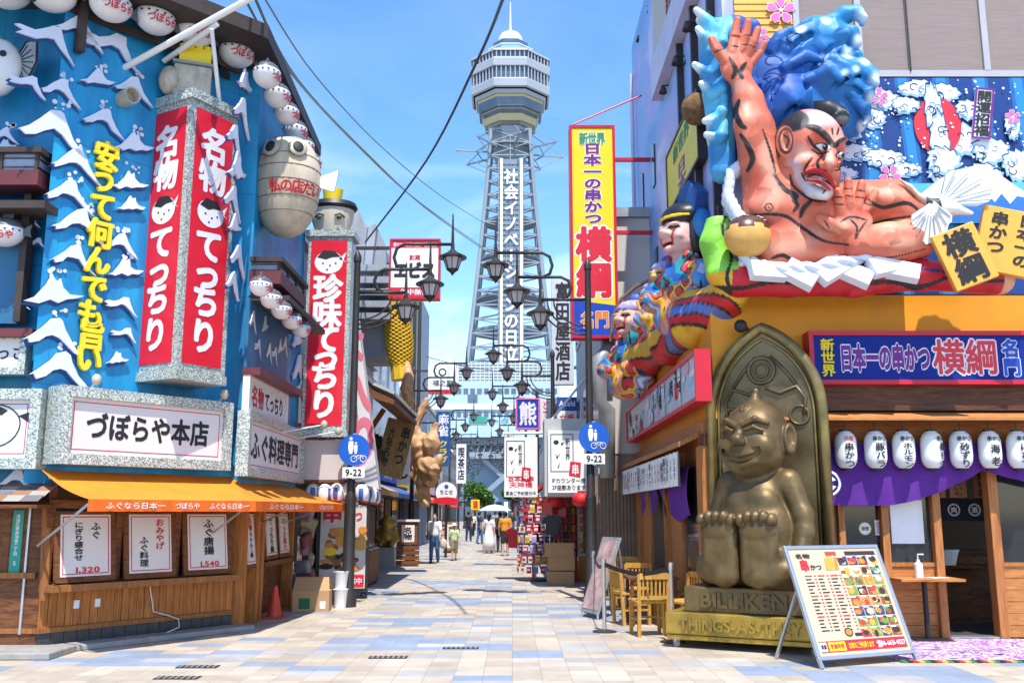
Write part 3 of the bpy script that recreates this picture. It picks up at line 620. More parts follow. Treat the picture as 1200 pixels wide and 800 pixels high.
# gilded beacon box with fish on the column top
SMK = mat('aged_ivory', (.52, .46, .36), .5, var=.35, scale=5, dirt=.25)
t2 = thing('rooftop_ornament', 'weathered ivory box with puffer fish sides and yellow cap on the red sign column', 'ornament', (cz.x, cz.y, H1 + .14))
f = T(cz.x + .02, cz.y - .1, H1 + .145, R(20)); MB(f).box(-.26, .26, -.2, .2, 0, .5).build('box', SMK, t2, bevel=.03)
MB(f).ell((-.3, -.08, .25), (.16, .2, .22), 14, 10).build('fish_body', SMK, t2, smooth=True)
MB(f).box(-.28, .3, -.23, .23, .502, .54).build('lid', mat('tin', (.3, .3, .3), .5), t2)
m = MB(f).box(-.2, .24, -.16, .16, .542, .80); 
for i in range(5): m.lathe([(.055, 0), (.06, .05), (.03, .08)], 8)
m = MB(f).box(-.2, .24, -.16, .16, .542, .78)
for i in range(4): m.fr = f @ Matrix.Translation((-.15 + i * .11, -.12, .78)); m.lathe([(.05, 0), (.06, .04), (.02, .07)], 8)
m.build('yellow_cap', YL, t2)
# white steel boom across the top
t = thing('steel_boom', 'long white steel pole slanting out over the corner above the red sign', 'pole', P(140, 85, 12.2))
MB().tube([P(105, 102, 12.6), P(296, -3, 11.6)], .045, 10).build('pole', WHITE, t); MB().tube([P(192, 72, 12.8), P(255, 28, 12.4)], .04, 8).build('stay', WHITE, t)
MB().tube([P(248, 34, 12.2), P(257, 118, 12.9)], .03, 8).build('strut', WHITE, t)
# vent pipe stub
t = thing('vent_pipe', 'short round white vent pipe sticking out of the blue wall', 'vent', fw(FL, *uv(FL, 148, 115), .02)); u_, v_ = uv(FL, 148, 115, .1)
MB(sh(FL, u_, v_, .0)).lathe([(.11, .0), (.12, .26), (.10, .26), (.09, .12), (.001, .12)], 14).build('pipe', SMK, t, smooth=True, autosmooth=40)
# ---- puffer lanterns
PW = mat('puffer_white', (.76, .74, .74), .35, var=.06, coat=.3); PG = mat('puffer_grey', (.10, .11, .13), .4, var=.2)
def make_puffer(label, group, words_='づぼらや'):
    t = thing('puffer_lantern', label, 'lantern', (0, 0, 0), group)
    MB().ell((0, 0, 0), (.30, .25, .235), 22, 14, mf=lambda i, j: 1 if i >= 8 else 0).build('body', [PW, PG], t, smooth=True)
    m = MB()
    for j in range(16):
        a = j / 16 * 2 * math.pi; m.ell((.297 * math.cos(a), .247 * math.sin(a), .0), (.022, .022, .014), 6, 4)
    for j in range(9):
        a = j / 9 * 2 * math.pi; m.ell((.2 * math.cos(a), .17 * math.sin(a), .178), (.02, .02, .012), 6, 4)
    m.build('dots', INK, t)
    m = MB(Matrix.Rotation(R(90), 4, 'X')); m.poly([(.27, .03), (.42, .12), (.40, .0), (.43, -.09), (.27, -.04)], -.012, .012); m.poly([(-.1, .21), (.0, .33), (.12, .30), (.1, .2)], -.012, .012); m.build('fins', PG, t)
    m = MB()
    for k, ch in enumerate(words_):
        a = R(-90 + (k - (len(words_) - 1) / 2) * 24); x, y = .30 * math.cos(a), .25 * math.sin(a); nrm = Vector((math.cos(a) / .30, math.sin(a) / .25, -.9)).normalized()
        q = frame((x * .96 * 1.0, y * .96, -.09), Vector((-math.sin(a), math.cos(a), 0)), nrm)
        m.fr = q; m.char(ch, 0, 0, .125, .15, .006, 0, .03)
    m.build('lettering', REDINK, t)
    MB().tube([(0, 0, .23), (0, 0, .33)], .008, 6).build('hook', IRON, t)
    return t
pf = make_puffer('white puffer fish lantern with red letters hanging in the row under the brown eave', 'puffer fish lanterns under the eave')
first = True
def put(x_, y_, fr, w_, s_, lab=None, grp=None, rot=None):
    global first
    u_, v_ = uv(fr, x_, y_, w_); p = fw(fr, u_, v_, w_); n_ = fr.to_3x3().col[2]; a = math.atan2(n_.y, n_.x) + math.pi / 2
    mw = T(p.x, p.y, p.z, a if rot is None else rot, s_)
    if first: pf.matrix_world = mw; first = False; return pf
    return dup(pf, lab, mw, grp)
for x_, y_ in ((130, 6), (182, 22), (229, 37), (277, 62)): put(x_, y_, FL, .42, .95)
for x_, y_ in ((63, -6), (10, -10)): put(x_, y_, F0, .42, 1.0)
for x_, y_ in ((313, 88), (325, 112), (336, 133), (346, 154), (355, 172), (363, 190)): put(x_, y_, FS, .38, .80)
for x_, y_ in ((306, 335), (318, 350), (330, 363), (342, 375), (353, 385)): put(x_, y_, FS, .50, .62, 'small puffer fish lantern in the short row above the wave shutter', 'small puffer lanterns over the shutter')
put(6, 272, F0, .3, .8, 'puffer fish lantern hanging alone in front of the blue shutter at the cross street')
# white fish hung on the wall at the top
t = thing('wall_fish', 'large white model fish with a black-edged fan tail on the blue wall', 'model fish', fw(F0, *uv(F0, 10, 85), .02))
u_, v_ = uv(F0, 5, 80, .2); MB(sh(F0, u_ - .1, v_, .25)).ell((0, -.02, 0), (.36, .42, .2), 18, 12).build('body', PW, t, smooth=True)
u2, v2 = uv(F0, 30, 72, .25); m = MB(sh(F0, u2, v2, .22)); m.poly([(-.16, .0), (-.02, .28), (.12, .30), (.14, 0), (.05, -.24), (-.04, -.26)], -.02, .02); m.build('tail_fin', GREYM, t)
m = MB(sh(F0, u2, v2, .22))
for i in range(7): a = R(-62 + i * 20); m.bar((-.12, .0, .024), (-.1 + .22 * math.cos(a) * .9, .28 * math.sin(a), .024), .012, .006)
m.tube([(-.16, .0, .02), (-.02, .28, .02), (.12, .30, .02), (.14, 0, .02), (.05, -.24, .02), (-.04, -.26, .02)], .014, 5, closed=True); m.build('fin_rays', INK, t)
m = MB(sh(F0, u_ - .1, v_, .25)); m.ell((.18, .1, .16), (.05, .05, .03), 10, 6); m.build('eye', INK, t)
# ---- the big puffer lantern over the street
def belly(p):
    z = p[:, 2]; return None
IVORY = mat('lantern_ivory', (.62, .51, .37), .5, var=.18, scale=3, dirt=.3, stretch=(1, 1, .4)); 
bc = Vector((-3.58, 14.4, P(322, 212, 14.4).z))
t = thing('giant_puffer_lantern', 'huge round ivory puffer fish lantern with red letters bulging over the street', 'lantern', bc)
fb = T(bc.x, bc.y, bc.z, R(-52))
pr = [(max(.52 * math.cos(a) ** .8 if math.cos(a) > 0 else 0, 1e-4), (.92 if a < 0 else .72) * math.sin(a)) for a in [(-.5 + i / 22) * math.pi for i in range(23)]]
MB(fb).lathe(pr, 26, sx=1.08, mf=lambda i, j: 1 if i > 17 else 0).build('body', [IVORY, mat('lantern_blue_back', (.16, .27, .42), .45, var=.2)], t, smooth=True)
m = MB(fb)
for i in (6, 8, 10, 12, 14): r_, z_ = pr[i]; m.tube([(r_ * 1.08 * math.cos(a), r_ * math.sin(a), z_) for a in [k * math.pi / 16 for k in range(32)]], .008, 5, closed=True)
m.build('rib_hoops', mat('hoop_rust', (.22, .15, .09), .7), t)
for a_ in (-56, -10):
    a = R(a_); n_ = Vector((math.cos(a), math.sin(a), .25)).normalized(); q = fb @ frame((.50 * 1.06 * math.cos(a) * .97, .50 * math.sin(a) * .97, .36), Vector((-math.sin(a), math.cos(a), 0)), n_)
    e = MB(q).ell((0, 0, .03), (.15, .15, .035), 18, 6).build('eye', SMK, t, smooth=True); MB(q).ell((0, 0, .062), (.085, .10, .02), 14, 6).build('pupil', INK, e, smooth=True)
m = MB(fb)
for k, ch in enumerate('私の店だい'):
    a = R(-46 + k * 19); q = frame((.52 * 1.08 * math.cos(a) * .95, .52 * math.sin(a) * .95, -.25), Vector((-math.sin(a), math.cos(a), 0)), Vector((math.cos(a), math.sin(a), -.30)).normalized()); m.fr = fb @ q; m.char(ch, 0, 0, .20, .22, .03, 0, .03)
m.build('lettering', REDINK, t)
m = MB(fb @ Matrix.Rotation(R(50), 4, 'Z') @ Matrix.Rotation(R(90), 4, 'X')); m.poly([(.50, .05), (.82, .16), (.80, .0), (.76, -.2), (.5, -.12)], -.02, .02); m.build('tail_fin', OFFW, t)
MB(fb).bar((0, 0, .70), (-.3, .45, .75), .06).build('bracket', IRON, t)
# ---- awning
ORNG = mat('orange_canvas', (.80, .24, .015), .75, var=.14, scale=2, bump=.15, dirt=.16); ORND = mat('orange_valance', (.74, .13, .008), .75, var=.08)
t = thing('awning', 'bright orange canvas awning wrapped round the restaurant corner', 'awning', fw(FL, 1.1, 1.7, .6))
a0, a1, b0_, b1 = fw(FL, -.14, 2.16, .08), fw(FL, -.18, 1.80, 1.28), fw(FL, 2.6, 2.16, .12), fw(FL, 2.17, 1.80, 1.28)
c0_, c1_ = Vector((-3.86, 17.35, 2.08)), Vector((-3.02, 17.75, 1.80))
m = MB()
def strip(p, q, r_, s_, nu, mi=0):
    vs = []
    for i in range(nu + 1):
        a, b = p.lerp(r_, i / nu), q.lerp(s_, i / nu)
        for j in range(7): k = j / 6; v_ = a.lerp(b, k); v_ = v_ - Vector((0, 0, .05 * math.sin(math.pi * k))); vs.append(v_)
    m.add(vs, [(i * 7 + j, i * 7 + j + 1, (i + 1) * 7 + j + 1, (i + 1) * 7 + j) for i in range(nu) for j in range(6)], mi)
strip(a0, a1, b0_, b1, 8); strip(b0_ + Vector((.001, .001, 0)), b1, c0_, c1_, 8); m.build('canopy', ORNG, t, smooth=True)
m = MB(); dn = Vector((0, 0, -.14))
for p, q in ((a1, b1), (b1, c1_)):
    nn = 30; vs = []
    for i in range(nn + 1):
        a = p.lerp(q, i / nn); o_ = Vector((.01 * math.sin(i * 1.7), -.01 * math.cos(i * 2.1), 0)); vs += [a, a + dn + o_]
    m.add(vs, [(2 * i, 2 * i + 1, 2 * i + 3, 2 * i + 2) for i in range(nn)])
m.build('valance', ORND, t)
fv = frame(a1 + dn, b1 - a1, (b1 - a1).normalized().cross(Vector((0, 0, 1)))); Lv = (b1 - a1).length; m = MB(fv)
m.text('ふぐなら日本一', .60, .07, .78, .085, .012, 0, .01); m.text('づぼらや', 1.30, .07, .36, .085, .012, 0, .01); m.text('ふぐなら日本一', 1.92, .07, .6, .085, .012, 0, .01)
fv2 = frame(b1 + dn, c1_ - b1, (c1_ - b1).normalized().cross(Vector((0, 0, 1)))); m.fr = fv2; m.text('ふぐなら日本一', 1.3, .07, 1.6, .085, .012, 0, .01); m.text('づぼらや', 3.4, .07, .9, .085, .012, 0, .01)
m.build('lettering', LETW, t)
for p, q in ((a1.lerp(b1, .0), fw(FL, -.12, 1.25, .1)), (a1.lerp(b1, .95), fw(FL, 2.35, 1.35, .1)), (b1.lerp(c1_, .35), Vector((-4.0, 15.1, 1.45))), (b1.lerp(c1_, .7), Vector((-4.0, 16.6, 1.45)))):
    MB().tube([p + Vector((0, 0, -.06)), q], .016, 8).build('arm', STEEL, t)
# ---- price boards leaning on the timber front
def price_board(fr, u0, u1, v0, v1, tilt, label, texts, border=REDINK, grp='menu boards along the timber front'):
    q = sh(fr, (u0 + u1) / 2, v0, .22) @ Matrix.Rotation(R(-tilt), 4, 'X'); w_, h_ = u1 - u0, v1 - v0
    t = thing('menu_board', label, 'menu board', fw(fr, (u0 + u1) / 2, v0, .22), grp)
    m = MB(q).box(-w_ / 2, w_ / 2, 0, h_, -.03, 0); m.build('frame', TIMB2, t); g = .07
    MB(q).box(-w_ / 2 + g, w_ / 2 - g, g, h_ - .03, .001, .006).build('panel', OFFW, t)
    m = MB(q); a, b, c, d = -w_ / 2 + g + .025, w_ / 2 - g - .025, g + .025, h_ - .055; k = .012
    for r_ in ((a, b, c, c + k), (a, b, d - k, d), (a, a + k, c + k, d - k), (b - k, b, c + k, d - k)): m.poly([(r_[0], r_[2]), (r_[1], r_[2]), (r_[1], r_[3]), (r_[0], r_[3])], .009)
    m.build('border_line', border, t); m = MB(q)
    for s_, cu, cv, ww, hh, vert, mi in texts: m.text(s_, cu * w_, cv * h_, ww * w_, hh * h_, .010, mi, .03, vert)
    m.build('lettering', [INK, REDINK], t); return t
price_board(FL, .06, .86, .80, 1.66, 8, 'white menu board with black vertical words and red price 1,320 under the awning', [('ふぐ', .16, .73, .16, .25, True, 0), ('にぎり盛合せ', -.12, .58, .15, .56, True, 0), ('1,320', .03, .17, .40, .11, False, 1)])
price_board(FL, .98, 1.74, .80, 1.66, 8, 'white menu board with a red vertical word beside a black one', [('おみやげ', .18, .66, .17, .48, True, 1), ('ふぐ料理', -.13, .40, .17, .46, True, 0)])
price_board(FL, 1.86, 2.64, .80, 1.66, 8, 'white menu board with four black vertical characters and red price 1,540', [('ふぐ唐揚', .02, .60, .22, .58, True, 0), ('1,540', .03, .17, .40, .11, False, 1)])
PINKP = mat('pink_panel', (.72, .56, .56), .5)
price_board(GS, .14, .74, .82, 1.66, 6, 'narrow white menu board beside the wooden door post of the corner restaurant', [('名物', .0, .78, .3, .24, True, 1), ('ちゃんこ鍋', .0, .42, .26, .46, True, 0)])
price_board(GS, 1.25, 2.05, .90, 1.66, 6, 'narrow pink-edged menu board past the timber doorway, nearer of a pair', [('てっちり鍋', .0, .5, .3, .72, True, 0)])
price_board(GS, 2.15, 2.95, .90, 1.66, 6, 'narrow pink-edged menu board past the timber doorway, farther of a pair', [('てっさ造り', .0, .5, .3, .72, True, 1)])
# address plate
GRN = mat('address_green', (.012, .30, .22), .4, var=.06)
u_, v_ = uv(F0, 19, 638, .06); t = sign('address_plate', 'narrow green address plate with tiny white characters on the timber wall', 'sign', F0, u_ - .065, u_ + .065, v_ - .4, v_ + .42, .05, .062,
    [('浪速区恵美須東二丁目', u_, v_ + .12, .055, .5, True, WHITE), ('5', u_, v_ - .22, .035, .07, False, WHITE)], board=GRN)
# sign lights on the name sign
def sign_light(p, q, fr):
    t = thing('sign_lamp', 'small white spotlight on a rod above the mosaic framed sign', 'spotlight', p, 'small sign spotlights')
    MB().tube([p, q], .012, 6).build('rod', WHITE, t); MB(Matrix.Translation(q)).ell((0, 0, 0), (.06, .06, .075), 10, 8).build('lamp_head', SMK, t, smooth=True); return t
for a in (fw(FL, .28, 3.24, .3), fw(FL, 2.2, 3.24, .3)): sign_light(a - Vector((0, 0, .06)), a + Vector((.1, -.07, .06)), FL)
for u_ in (2.1, 3.4): a = fw(FS, u_, 2.95, .1); sign_light(a, a + Vector((.75, -.1, .12)), FS)
# cone and cartons by the doorway
CONE = mat('cone_red', (.62, .06, .03), .5, var=.15)
o = Vector((-3.78, 15.6, 0)); t = thing('traffic_cone', 'faded red traffic cone by the timber doorway', 'cone', o)
MB(T(*o)).box(-.15, .15, -.15, .15, 0, .03).build('base', CONE, t, bevel=.01); MB(T(*o)).lathe([(.115, .03), (.035, .48), (.03, .50), (.0005, .50)], 18).build('cone_body', CONE, t, smooth=True, autosmooth=40)
CARD = mat('cardboard', (.46, .27, .13), .8, var=.12, scale=2.5)
def carton(o, d, rz, lab, grp, openf=False, mark=None):
    t = thing('cardboard_box', lab, 'box', o, grp); f = T(*o, R(rz)); a, b, c = d
    MB(f).box(-a / 2, a / 2, -b / 2, b / 2, .002, c).build('carton', CARD, t)
    if openf:
        m = MB(f)
        for s_ in (-1, 1): m.add([(-a / 2, s_ * b / 2, c + .002), (a / 2, s_ * b / 2, c + .002), (a / 2 - .03, s_ * .06, c + .22), (-a / 2 + .03, s_ * .06, c + .22)], [(0, 1, 2, 3)])
        m.build('flap', CARD, t)
    else: MB(f).box(-a / 2, a / 2, -.03, .03, c + .001, c + .003).build('tape', mat('tape', (.52, .36, .2), .3), t)
    if mark: MB(f).box(-a * .32, -a * .02, -b / 2 - .003, -b / 2 - .001, c * .15, c * .65).build('print', mark, t); MB(f).box(a * .25, a * .4, -b / 2 - .003, -b / 2 - .001, c * .15, c * .5).build('label_sticker', WHITE, t)
    return t
carton(Vector((-3.42, 16.75, 0)), (.62, .42, .34), 4, 'open cardboard box with flaps up on the paving beside the poster stand', None, True, mat('print_green', (.02, .13, .05), .6))
t = thing('plastic_bucket', 'two stacked white plastic buckets beside the open cardboard box', 'bucket', (-3.02, 17.2, 0)); MB(T(-3.02, 17.2, 0)).lathe([(.10, 0), (.13, .30), (.14, .32), (.10, .33), (.13, .60), (.14, .62), (.12, .62), (.11, .5), (.0005, .5)], 18).build('bucket_body', WHITE, t, smooth=True, autosmooth=40)
# ================================================================ skewer restaurant on the other corner
GY = mat('ochre_yellow', (.72, .29, .01), .55, var=.12, scale=1.2, dirt=.2); PINE = wood('pine_boards', 'c98a4e', '9c5f2e', grain=(1.2, 6, 9)); PINEV = wood('pine_posts', 'c08048', '94592b', grain=(9, 9, .8))
DKW = wood('brown_beam', '6a4026', '3c2214', grain=(.8, 6, 9)); BRONZE_W = mat('mat_dark', (.03, .03, .03), .8)
def mural(n, l, b):
    t = n.new('ShaderNodeTexCoord'); mp = n.new('ShaderNodeMapping'); mp.inputs['Scale'].default_value = (.5, .16, .22); mp.inputs['Rotation'].default_value = (R(35), 0, 0)
    nz = n.new('ShaderNodeTexNoise'); nz.inputs['Scale'].default_value = 1.6; nz.inputs['Detail'].default_value = 5; nz.inputs['Distortion'].default_value = 1.6
    l.new(t.outputs['Object'], mp.inputs[0]); l.new(mp.outputs[0], nz.inputs[0]); r = n.new('ShaderNodeValToRGB'); e = r.color_ramp.elements
    e[0].position = .3; e[0].color = (.12, .30, .62, 1); e[1].position = .75; e[1].color = (.62, .66, .80, 1)
    for p_, c_ in ((.45, (.25, .42, .72)), (.55, (.40, .36, .68)), (.65, (.50, .56, .80))): q = e.new(p_); q.color = (*c_, 1)
    l.new(nz.outputs['Fac'], r.inputs[0]); l.new(r.outputs[0], b.inputs['Base Color'])
MURAL = node_mat('cloud_mural_paint', mural, .5)
FR = facing((0, 13.1, 0), (0, -1, 0)); FB = facing((0, 12.85, 0), (0, -1, 0)); FU = facing((0, 12.9, 0), (0, -1, 0))
SR = facing((2.65, 0, 0), (-1, 0, 0)); SM = facing((3.1, 0, 0), (-1, 0, 0))
RB = thing('skewer_restaurant', 'ochre yellow corner restaurant with pine timber ground floor and painted billboards above', 'building', (6, 15, 0))
def rp(mb, nm, m, **k): return mb.build(nm, m, RB, **k)
def U(fr, x, y, w=0): return uv(fr, x, y, w)
# masses
rp(MB().box(3.1, 11, 12.9, 22.8, 4.05, 13.5), 'upper_wall', MURAL)
rp(MB().box(2.75, 11, 12.85, 20.4, 2.9, 4.62), 'fascia_band', GY)
# ground floor shell: side wall, back of the dining room, front pieces round the openings
rp(MB().box(2.65, 2.85, 13.12, 20.4, 0, 2.899), 'side_wall', PINE)
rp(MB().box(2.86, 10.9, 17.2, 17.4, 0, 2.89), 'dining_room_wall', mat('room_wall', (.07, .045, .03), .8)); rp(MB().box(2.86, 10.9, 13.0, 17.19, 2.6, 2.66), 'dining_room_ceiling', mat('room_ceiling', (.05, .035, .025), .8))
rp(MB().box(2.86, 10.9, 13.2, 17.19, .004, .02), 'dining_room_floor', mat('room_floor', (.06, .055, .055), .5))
x = lambda p, y=660: U(FR, p, y)[0]
def z(y, p=1050): return U(FR, p, y)[1]
segs = [(2.65, x(988)), (x(1038) - .0, x(1038) + .0)]
zt, zs_ = 2.55, z(663)
def boards(x0, x1, z0, z1):
    m = MB(); n_ = max(1, round((z1 - z0) / .15)); h_ = (z1 - z0) / n_
    for i in range(n_): m.box(x0, x1, 13.06, 13.12, z0 + i * h_ + .003, z0 + (i + 1) * h_ - .003)
    return m
xd0, xd1 = x(1098), x(1166)
rp(boards(2.66, x(984), .02, zt), 'board_panel', PINE); rp(boards(x(984), xd0, .02, zs_), 'board_panel', PINE); rp(boards(xd1 + .06, 10, .02, zs_), 'board_panel', PINE)
rp(MB().box(x(984), xd0, 13.04, 13.14, zs_, zs_ + .05), 'window_sill', PINEV); rp(MB().box(xd1, 10, 13.04, 13.14, zs_, zs_ + .05), 'window_sill', PINEV)
for xx, w_ in ((2.66, .16), (x(986), .09), (x(1037), .10), (xd0, .11), (xd1, .13), (xd1 + 1.5, .1)):
    rp(MB().box(xx - w_ / 2, xx + w_ / 2, 12.98, 13.16, 0, zt), 'timber_post', PINEV, bevel=.008)
for a, b in ((x(991), x(1032)), (x(1042), xd0 - .06), (xd1 + .07, xd1 + 1.45)):
    f_ = rp(MB().box(a, b, 13.09, 13.10, zs_ + .05, zt), 'window_pane', mat('window_glass', (.03, .03, .032), .08, var=.1, spec=.7, alpha=.82))
rp(MB().box(2.6, 10, 12.96, 13.14, zt, zt + .16), 'door_lintel', DKW)
rp(MB().box(xd0, xd1, 13.0, 13.2, .003, .035), 'door_threshold', STEEL)
# overhanging little eave with beam above the lanterns
ze1, ze2, ze3 = U(FB, 1000, 455, .0)[1], U(FB, 1000, 488, .3)[1], U(FB, 1000, 521, .15)[1]
rp(MB().box(3.3, 10, 12.70, 12.849, ze2 + .1, ze1 + .05), 'upper_beam', DKW)
rp(MB().add([(3.35, 12.40, ze2 - .03), (10, 12.40, ze2 - .03), (10, 12.849, ze2 + .10), (3.35, 12.849, ze2 + .10), (3.35, 12.40, ze2 - .06), (10, 12.40, ze2 - .06), (10, 12.849, ze2 + .04), (3.35, 12.849, ze2 + .04)],
            [(0, 1, 2, 3), (4, 7, 6, 5), (0, 4, 5, 1), (0, 3, 7, 4), (1, 5, 6, 2), (2, 6, 7, 3)]), 'eave_board', PINE)
rp(MB().box(3.4, 10, 12.86, 12.955, zt - .25, ze2 + .03), 'lantern_beam', wood('orange_beam', 'a8672f', '7c4520', grain=(.8, 6, 9)))  # orangey wood, a different timber colour from the brown beam above
# street side: small eave with timber edge
sa, sb = U(SR, 838, 497, .28), U(SR, 733, 545, .28)
yz = [-sa[0], -sb[0]]
rp(MB().add([(2.33, 13.3, 2.62), (2.33, 20.3, 2.62), (2.648, 20.3, 2.78), (2.648, 13.3, 2.78), (2.33, 13.3, 2.55), (2.33, 20.3, 2.55), (2.648, 20.3, 2.70), (2.648, 13.3, 2.70)],
            [(0, 3, 2, 1), (4, 5, 6, 7), (0, 1, 5, 4), (0, 4, 7, 3), (1, 2, 6, 5), (2, 3, 7, 6)]), 'eave_board', PINEV)
# posts and boards on the street side
for y_ in (13.2, 14.6, 16.2, 17.8, 19.6): rp(MB().box(2.56, 2.649, y_ - .06, y_ + .06, 0, 2.54), 'timber_post', PINEV)
rp(MB().box(2.60, 2.649, 13.3, 14.5, .75, 2.3), 'side_window', GLASS); rp(MB().box(2.60, 2.649, 16.3, 17.7, .02, 2.3), 'side_door', mat('side_door_dark', (.05, .035, .03), .5))
# upper front: siding, windows with blinds, billboard field
xa, xb, xc = U(FU, 862, 60)[0], U(FU, 936, 60)[0], U(FU, 985, 150)[0]
zb1, zb0, zw0 = U(FU, 1090, 92)[1], U(FU, 1090, 240)[1], U(FU, 1090, 86)[1]
def siding(x0, x1, z0, z1):
    m = MB(); n_ = int((z1 - z0) / .11)
    for i in range(n_): a = z0 + i * .11; m.add([(x0, 12.858, a), (x1, 12.858, a), (x1, 12.87, a + .108), (x0, 12.87, a + .108), (x0, 12.88, a), (x1, 12.88, a)], [(0, 1, 2, 3), (0, 4, 5, 1)])
    return m
rp(siding(xa, xb, U(FU, 900, 96)[1], 11), 'orange_siding', mat('orange_siding_paint', (.80, .36, .05), .5, var=.1))
PINK = mat('blossom_pink', (.74, .16, .42), .5); PINKL = mat('blossom_pale', (.80, .58, .68), .5)
def blossom(fr, cu, cv, r_, w_, rot=0):
    m = MB(fr)
    for layer, (k, mi) in enumerate(((1.0, 1), (.82, 0))):
        for i in range(5):
            a = rot + i * 2 * math.pi / 5; ca, sa_ = math.cos(a), math.sin(a); pts = []
            for px_, py_ in ((.12, 0), (.35, -.22), (.7, -.32), (.95, -.16), (.84, 0), (.95, .16), (.7, .32), (.35, .22)): q = .55 + (px_ - .55) * k, py_ * k; pts.append((cu + r_ * (q[0] * ca - q[1] * sa_), cv + r_ * (q[0] * sa_ + q[1] * ca)))
            m.poly(pts, w_ + layer * .003, None, mi)
    m.disc(cu, cv, r_ * .14, w_ + .007, 8, 1); rp(m, 'painted_blossom', [PINK, PINKL])
for px_, py_, r_, ro in ((915, 12, 19, .3), (891, 42, 12, .9)): u_, v_ = U(FU, px_, py_, .08); blossom(FU, u_, v_, r_ * .0125, .08, ro)
ALU = mat('window_alu', (.50, .46, .46), .4, metal=.3, var=.08); BLIND = mat('bamboo_blind', (.34, .25, .21), .7, var=.22, scale=2, stretch=(1, 1, 40), bump=.2)
m1, m2 = U(FU, 1006, 60)[0], U(FU, 1153, 60)[0]
rp(MB().box(xb - .06, 10, 12.84, 12.898, zw0 - .1, zw0 + .02), 'window_sill', ALU)
for a, b in ((xb, m1 - .04), (m1 + .04, m2 - .04), (m2 + .04, 9.6)):
    p_ = rp(MB().box(a, b, 12.872, 12.895, zw0 + .02, 11.2), 'window', BLIND); MB().box(a, b, 12.864, 12.870, zw0 + .02, 11.2).build('pane', mat('blind_glass', (.3, .3, .32), .04, var=0, alpha=.10, spec=.3), p_)
for xx in (xb - .03, m1, m2, 9.64): rp(MB().box(xx - .045, xx + .045, 12.835, 12.90, zw0 + .02, 11.2), 'window_mullion', ALU)
rp(MB(FU).box(U(FU, 1063, 60)[0] - .01, U(FU, 1063, 60)[0] + .01, zw0, 11, .066, .08), 'blind_cord', IRON)
# billboard: deep blue field with painted surf
def seafield(n, l, b):
    t = n.new('ShaderNodeTexCoord'); w_ = n.new('ShaderNodeTexWave'); w_.bands_direction = 'X'; w_.inputs['Scale'].default_value = .55; w_.inputs['Distortion'].default_value = 5; w_.inputs['Detail'].default_value = 1.5; w_.inputs['Detail Scale'].default_value = .5
    l.new(t.outputs['Object'], w_.inputs[0]); r = n.new('ShaderNodeValToRGB'); r.color_ramp.interpolation = 'CONSTANT'; e = r.color_ramp.elements
    e[0].color = (.005, .04, .20, 1); e[1].position = .62; e[1].color = (.012, .12, .38, 1); q = e.new(.86); q.color = (.02, .22, .52, 1); l.new(w_.outputs['Fac'], r.inputs[0]); l.new(r.outputs[0], b.inputs['Base Color'])
SEA = node_mat('billboard_sea_paint', seafield, .45)
t = thing('wave_billboard', 'painted billboard of dark blue surf with white foam and pink blossoms under the blinds', 'billboard', (6.5, 12.86, zb0))
FBB = facing((0, 12.84, 0), (0, -1, 0)); ub0, ub1 = U(FBB, 965, 150)[0], 10.0
MB(FBB).box(ub0, ub1, 4.63, zb1, -.055, 0).build('board', SEA, t)
FOAM = mat('foam_white', (.76, .79, .86), .5, var=.04); FOAMB = mat('foam_blue', (.25, .45, .70), .5, var=.08); NAVY = mat('navy_line', (.01, .02, .10), .5)
def scallop(m, cu, cv, a_, b_, z0, mi, n_=13, seed=0):
    rr = random.Random(seed); pts = []
    for i in range(n_ * 6):
        a = i / (n_ * 6) * 2 * math.pi; k = .92 + .24 * ((a * n_ / 2 / math.pi + seed * .37) % 1) ** 1.5 - .07 * math.sin(3 * a + seed); pts.append((cu + a_ * k * math.cos(a), cv + b_ * k * math.sin(a)))
    m.poly(pts, z0, None, mi)
m = MB(FBB); rr = random.Random(3); layer = 0
for px_, py_, w_, h_ in ((990, 112, 34, 16), (1030, 118, 40, 18), (1020, 140, 30, 16), (995, 150, 26, 22), (1000, 180, 40, 14), (1035, 186, 36, 14), (1060, 200, 30, 12), (985, 205, 30, 12), (1075, 105, 36, 14), (1105, 110, 30, 15), (1130, 165, 34, 26), (1160, 178, 34, 22), (1110, 205, 40, 14), (1150, 205, 40, 16), (1190, 195, 24, 26), (1135, 130, 26, 16), (1060, 125, 26, 14), (1185, 150, 14, 20), (1092, 128, 16, 40), (1100, 165, 18, 44), (1104, 190, 30, 22)):
    u_, v_ = U(FBB, px_, py_); s_ = .0122; layer += 1; z0 = .004 + layer * .0018
    scallop(m, u_, v_, w_ * s_ * .655, h_ * s_ * .82, z0 - .0006, 2, 11, px_); scallop(m, u_, v_, w_ * s_ * .62, h_ * s_ * .75, z0, 1, 11, px_); scallop(m, u_, v_ + .02, w_ * s_ * .56, h_ * s_ * .62, z0 + .0006, 0, 11, px_)
    for k in range(5):                                        # curls
        cx_, cy_ = u_ + rr.uniform(-.5, .5) * w_ * s_, v_ + rr.uniform(-.45, .35) * h_ * s_; r_ = rr.uniform(.04, .085)
        m.tube([(cx_ + r_ * (1 - j * .08) * math.cos(j * .55 + px_), cy_ + r_ * (1 - j * .08) * math.sin(j * .55 + px_), z0 + .0012) for j in range(9)], .008, 4, 2 if k % 2 else 3)
m.build('foam_shapes', [FOAM, FOAMB, NAVY, FOAMB], t)
m = MB(FBB)
for i in range(190):
    px_, py_ = rr.uniform(985, 1215), rr.uniform(95, 200); u_, v_ = U(FBB, px_, py_); m.disc(u_, v_, rr.choice((.010, .014, .02)), .034, 7)
m.build('spray_dots', FOAM, t)
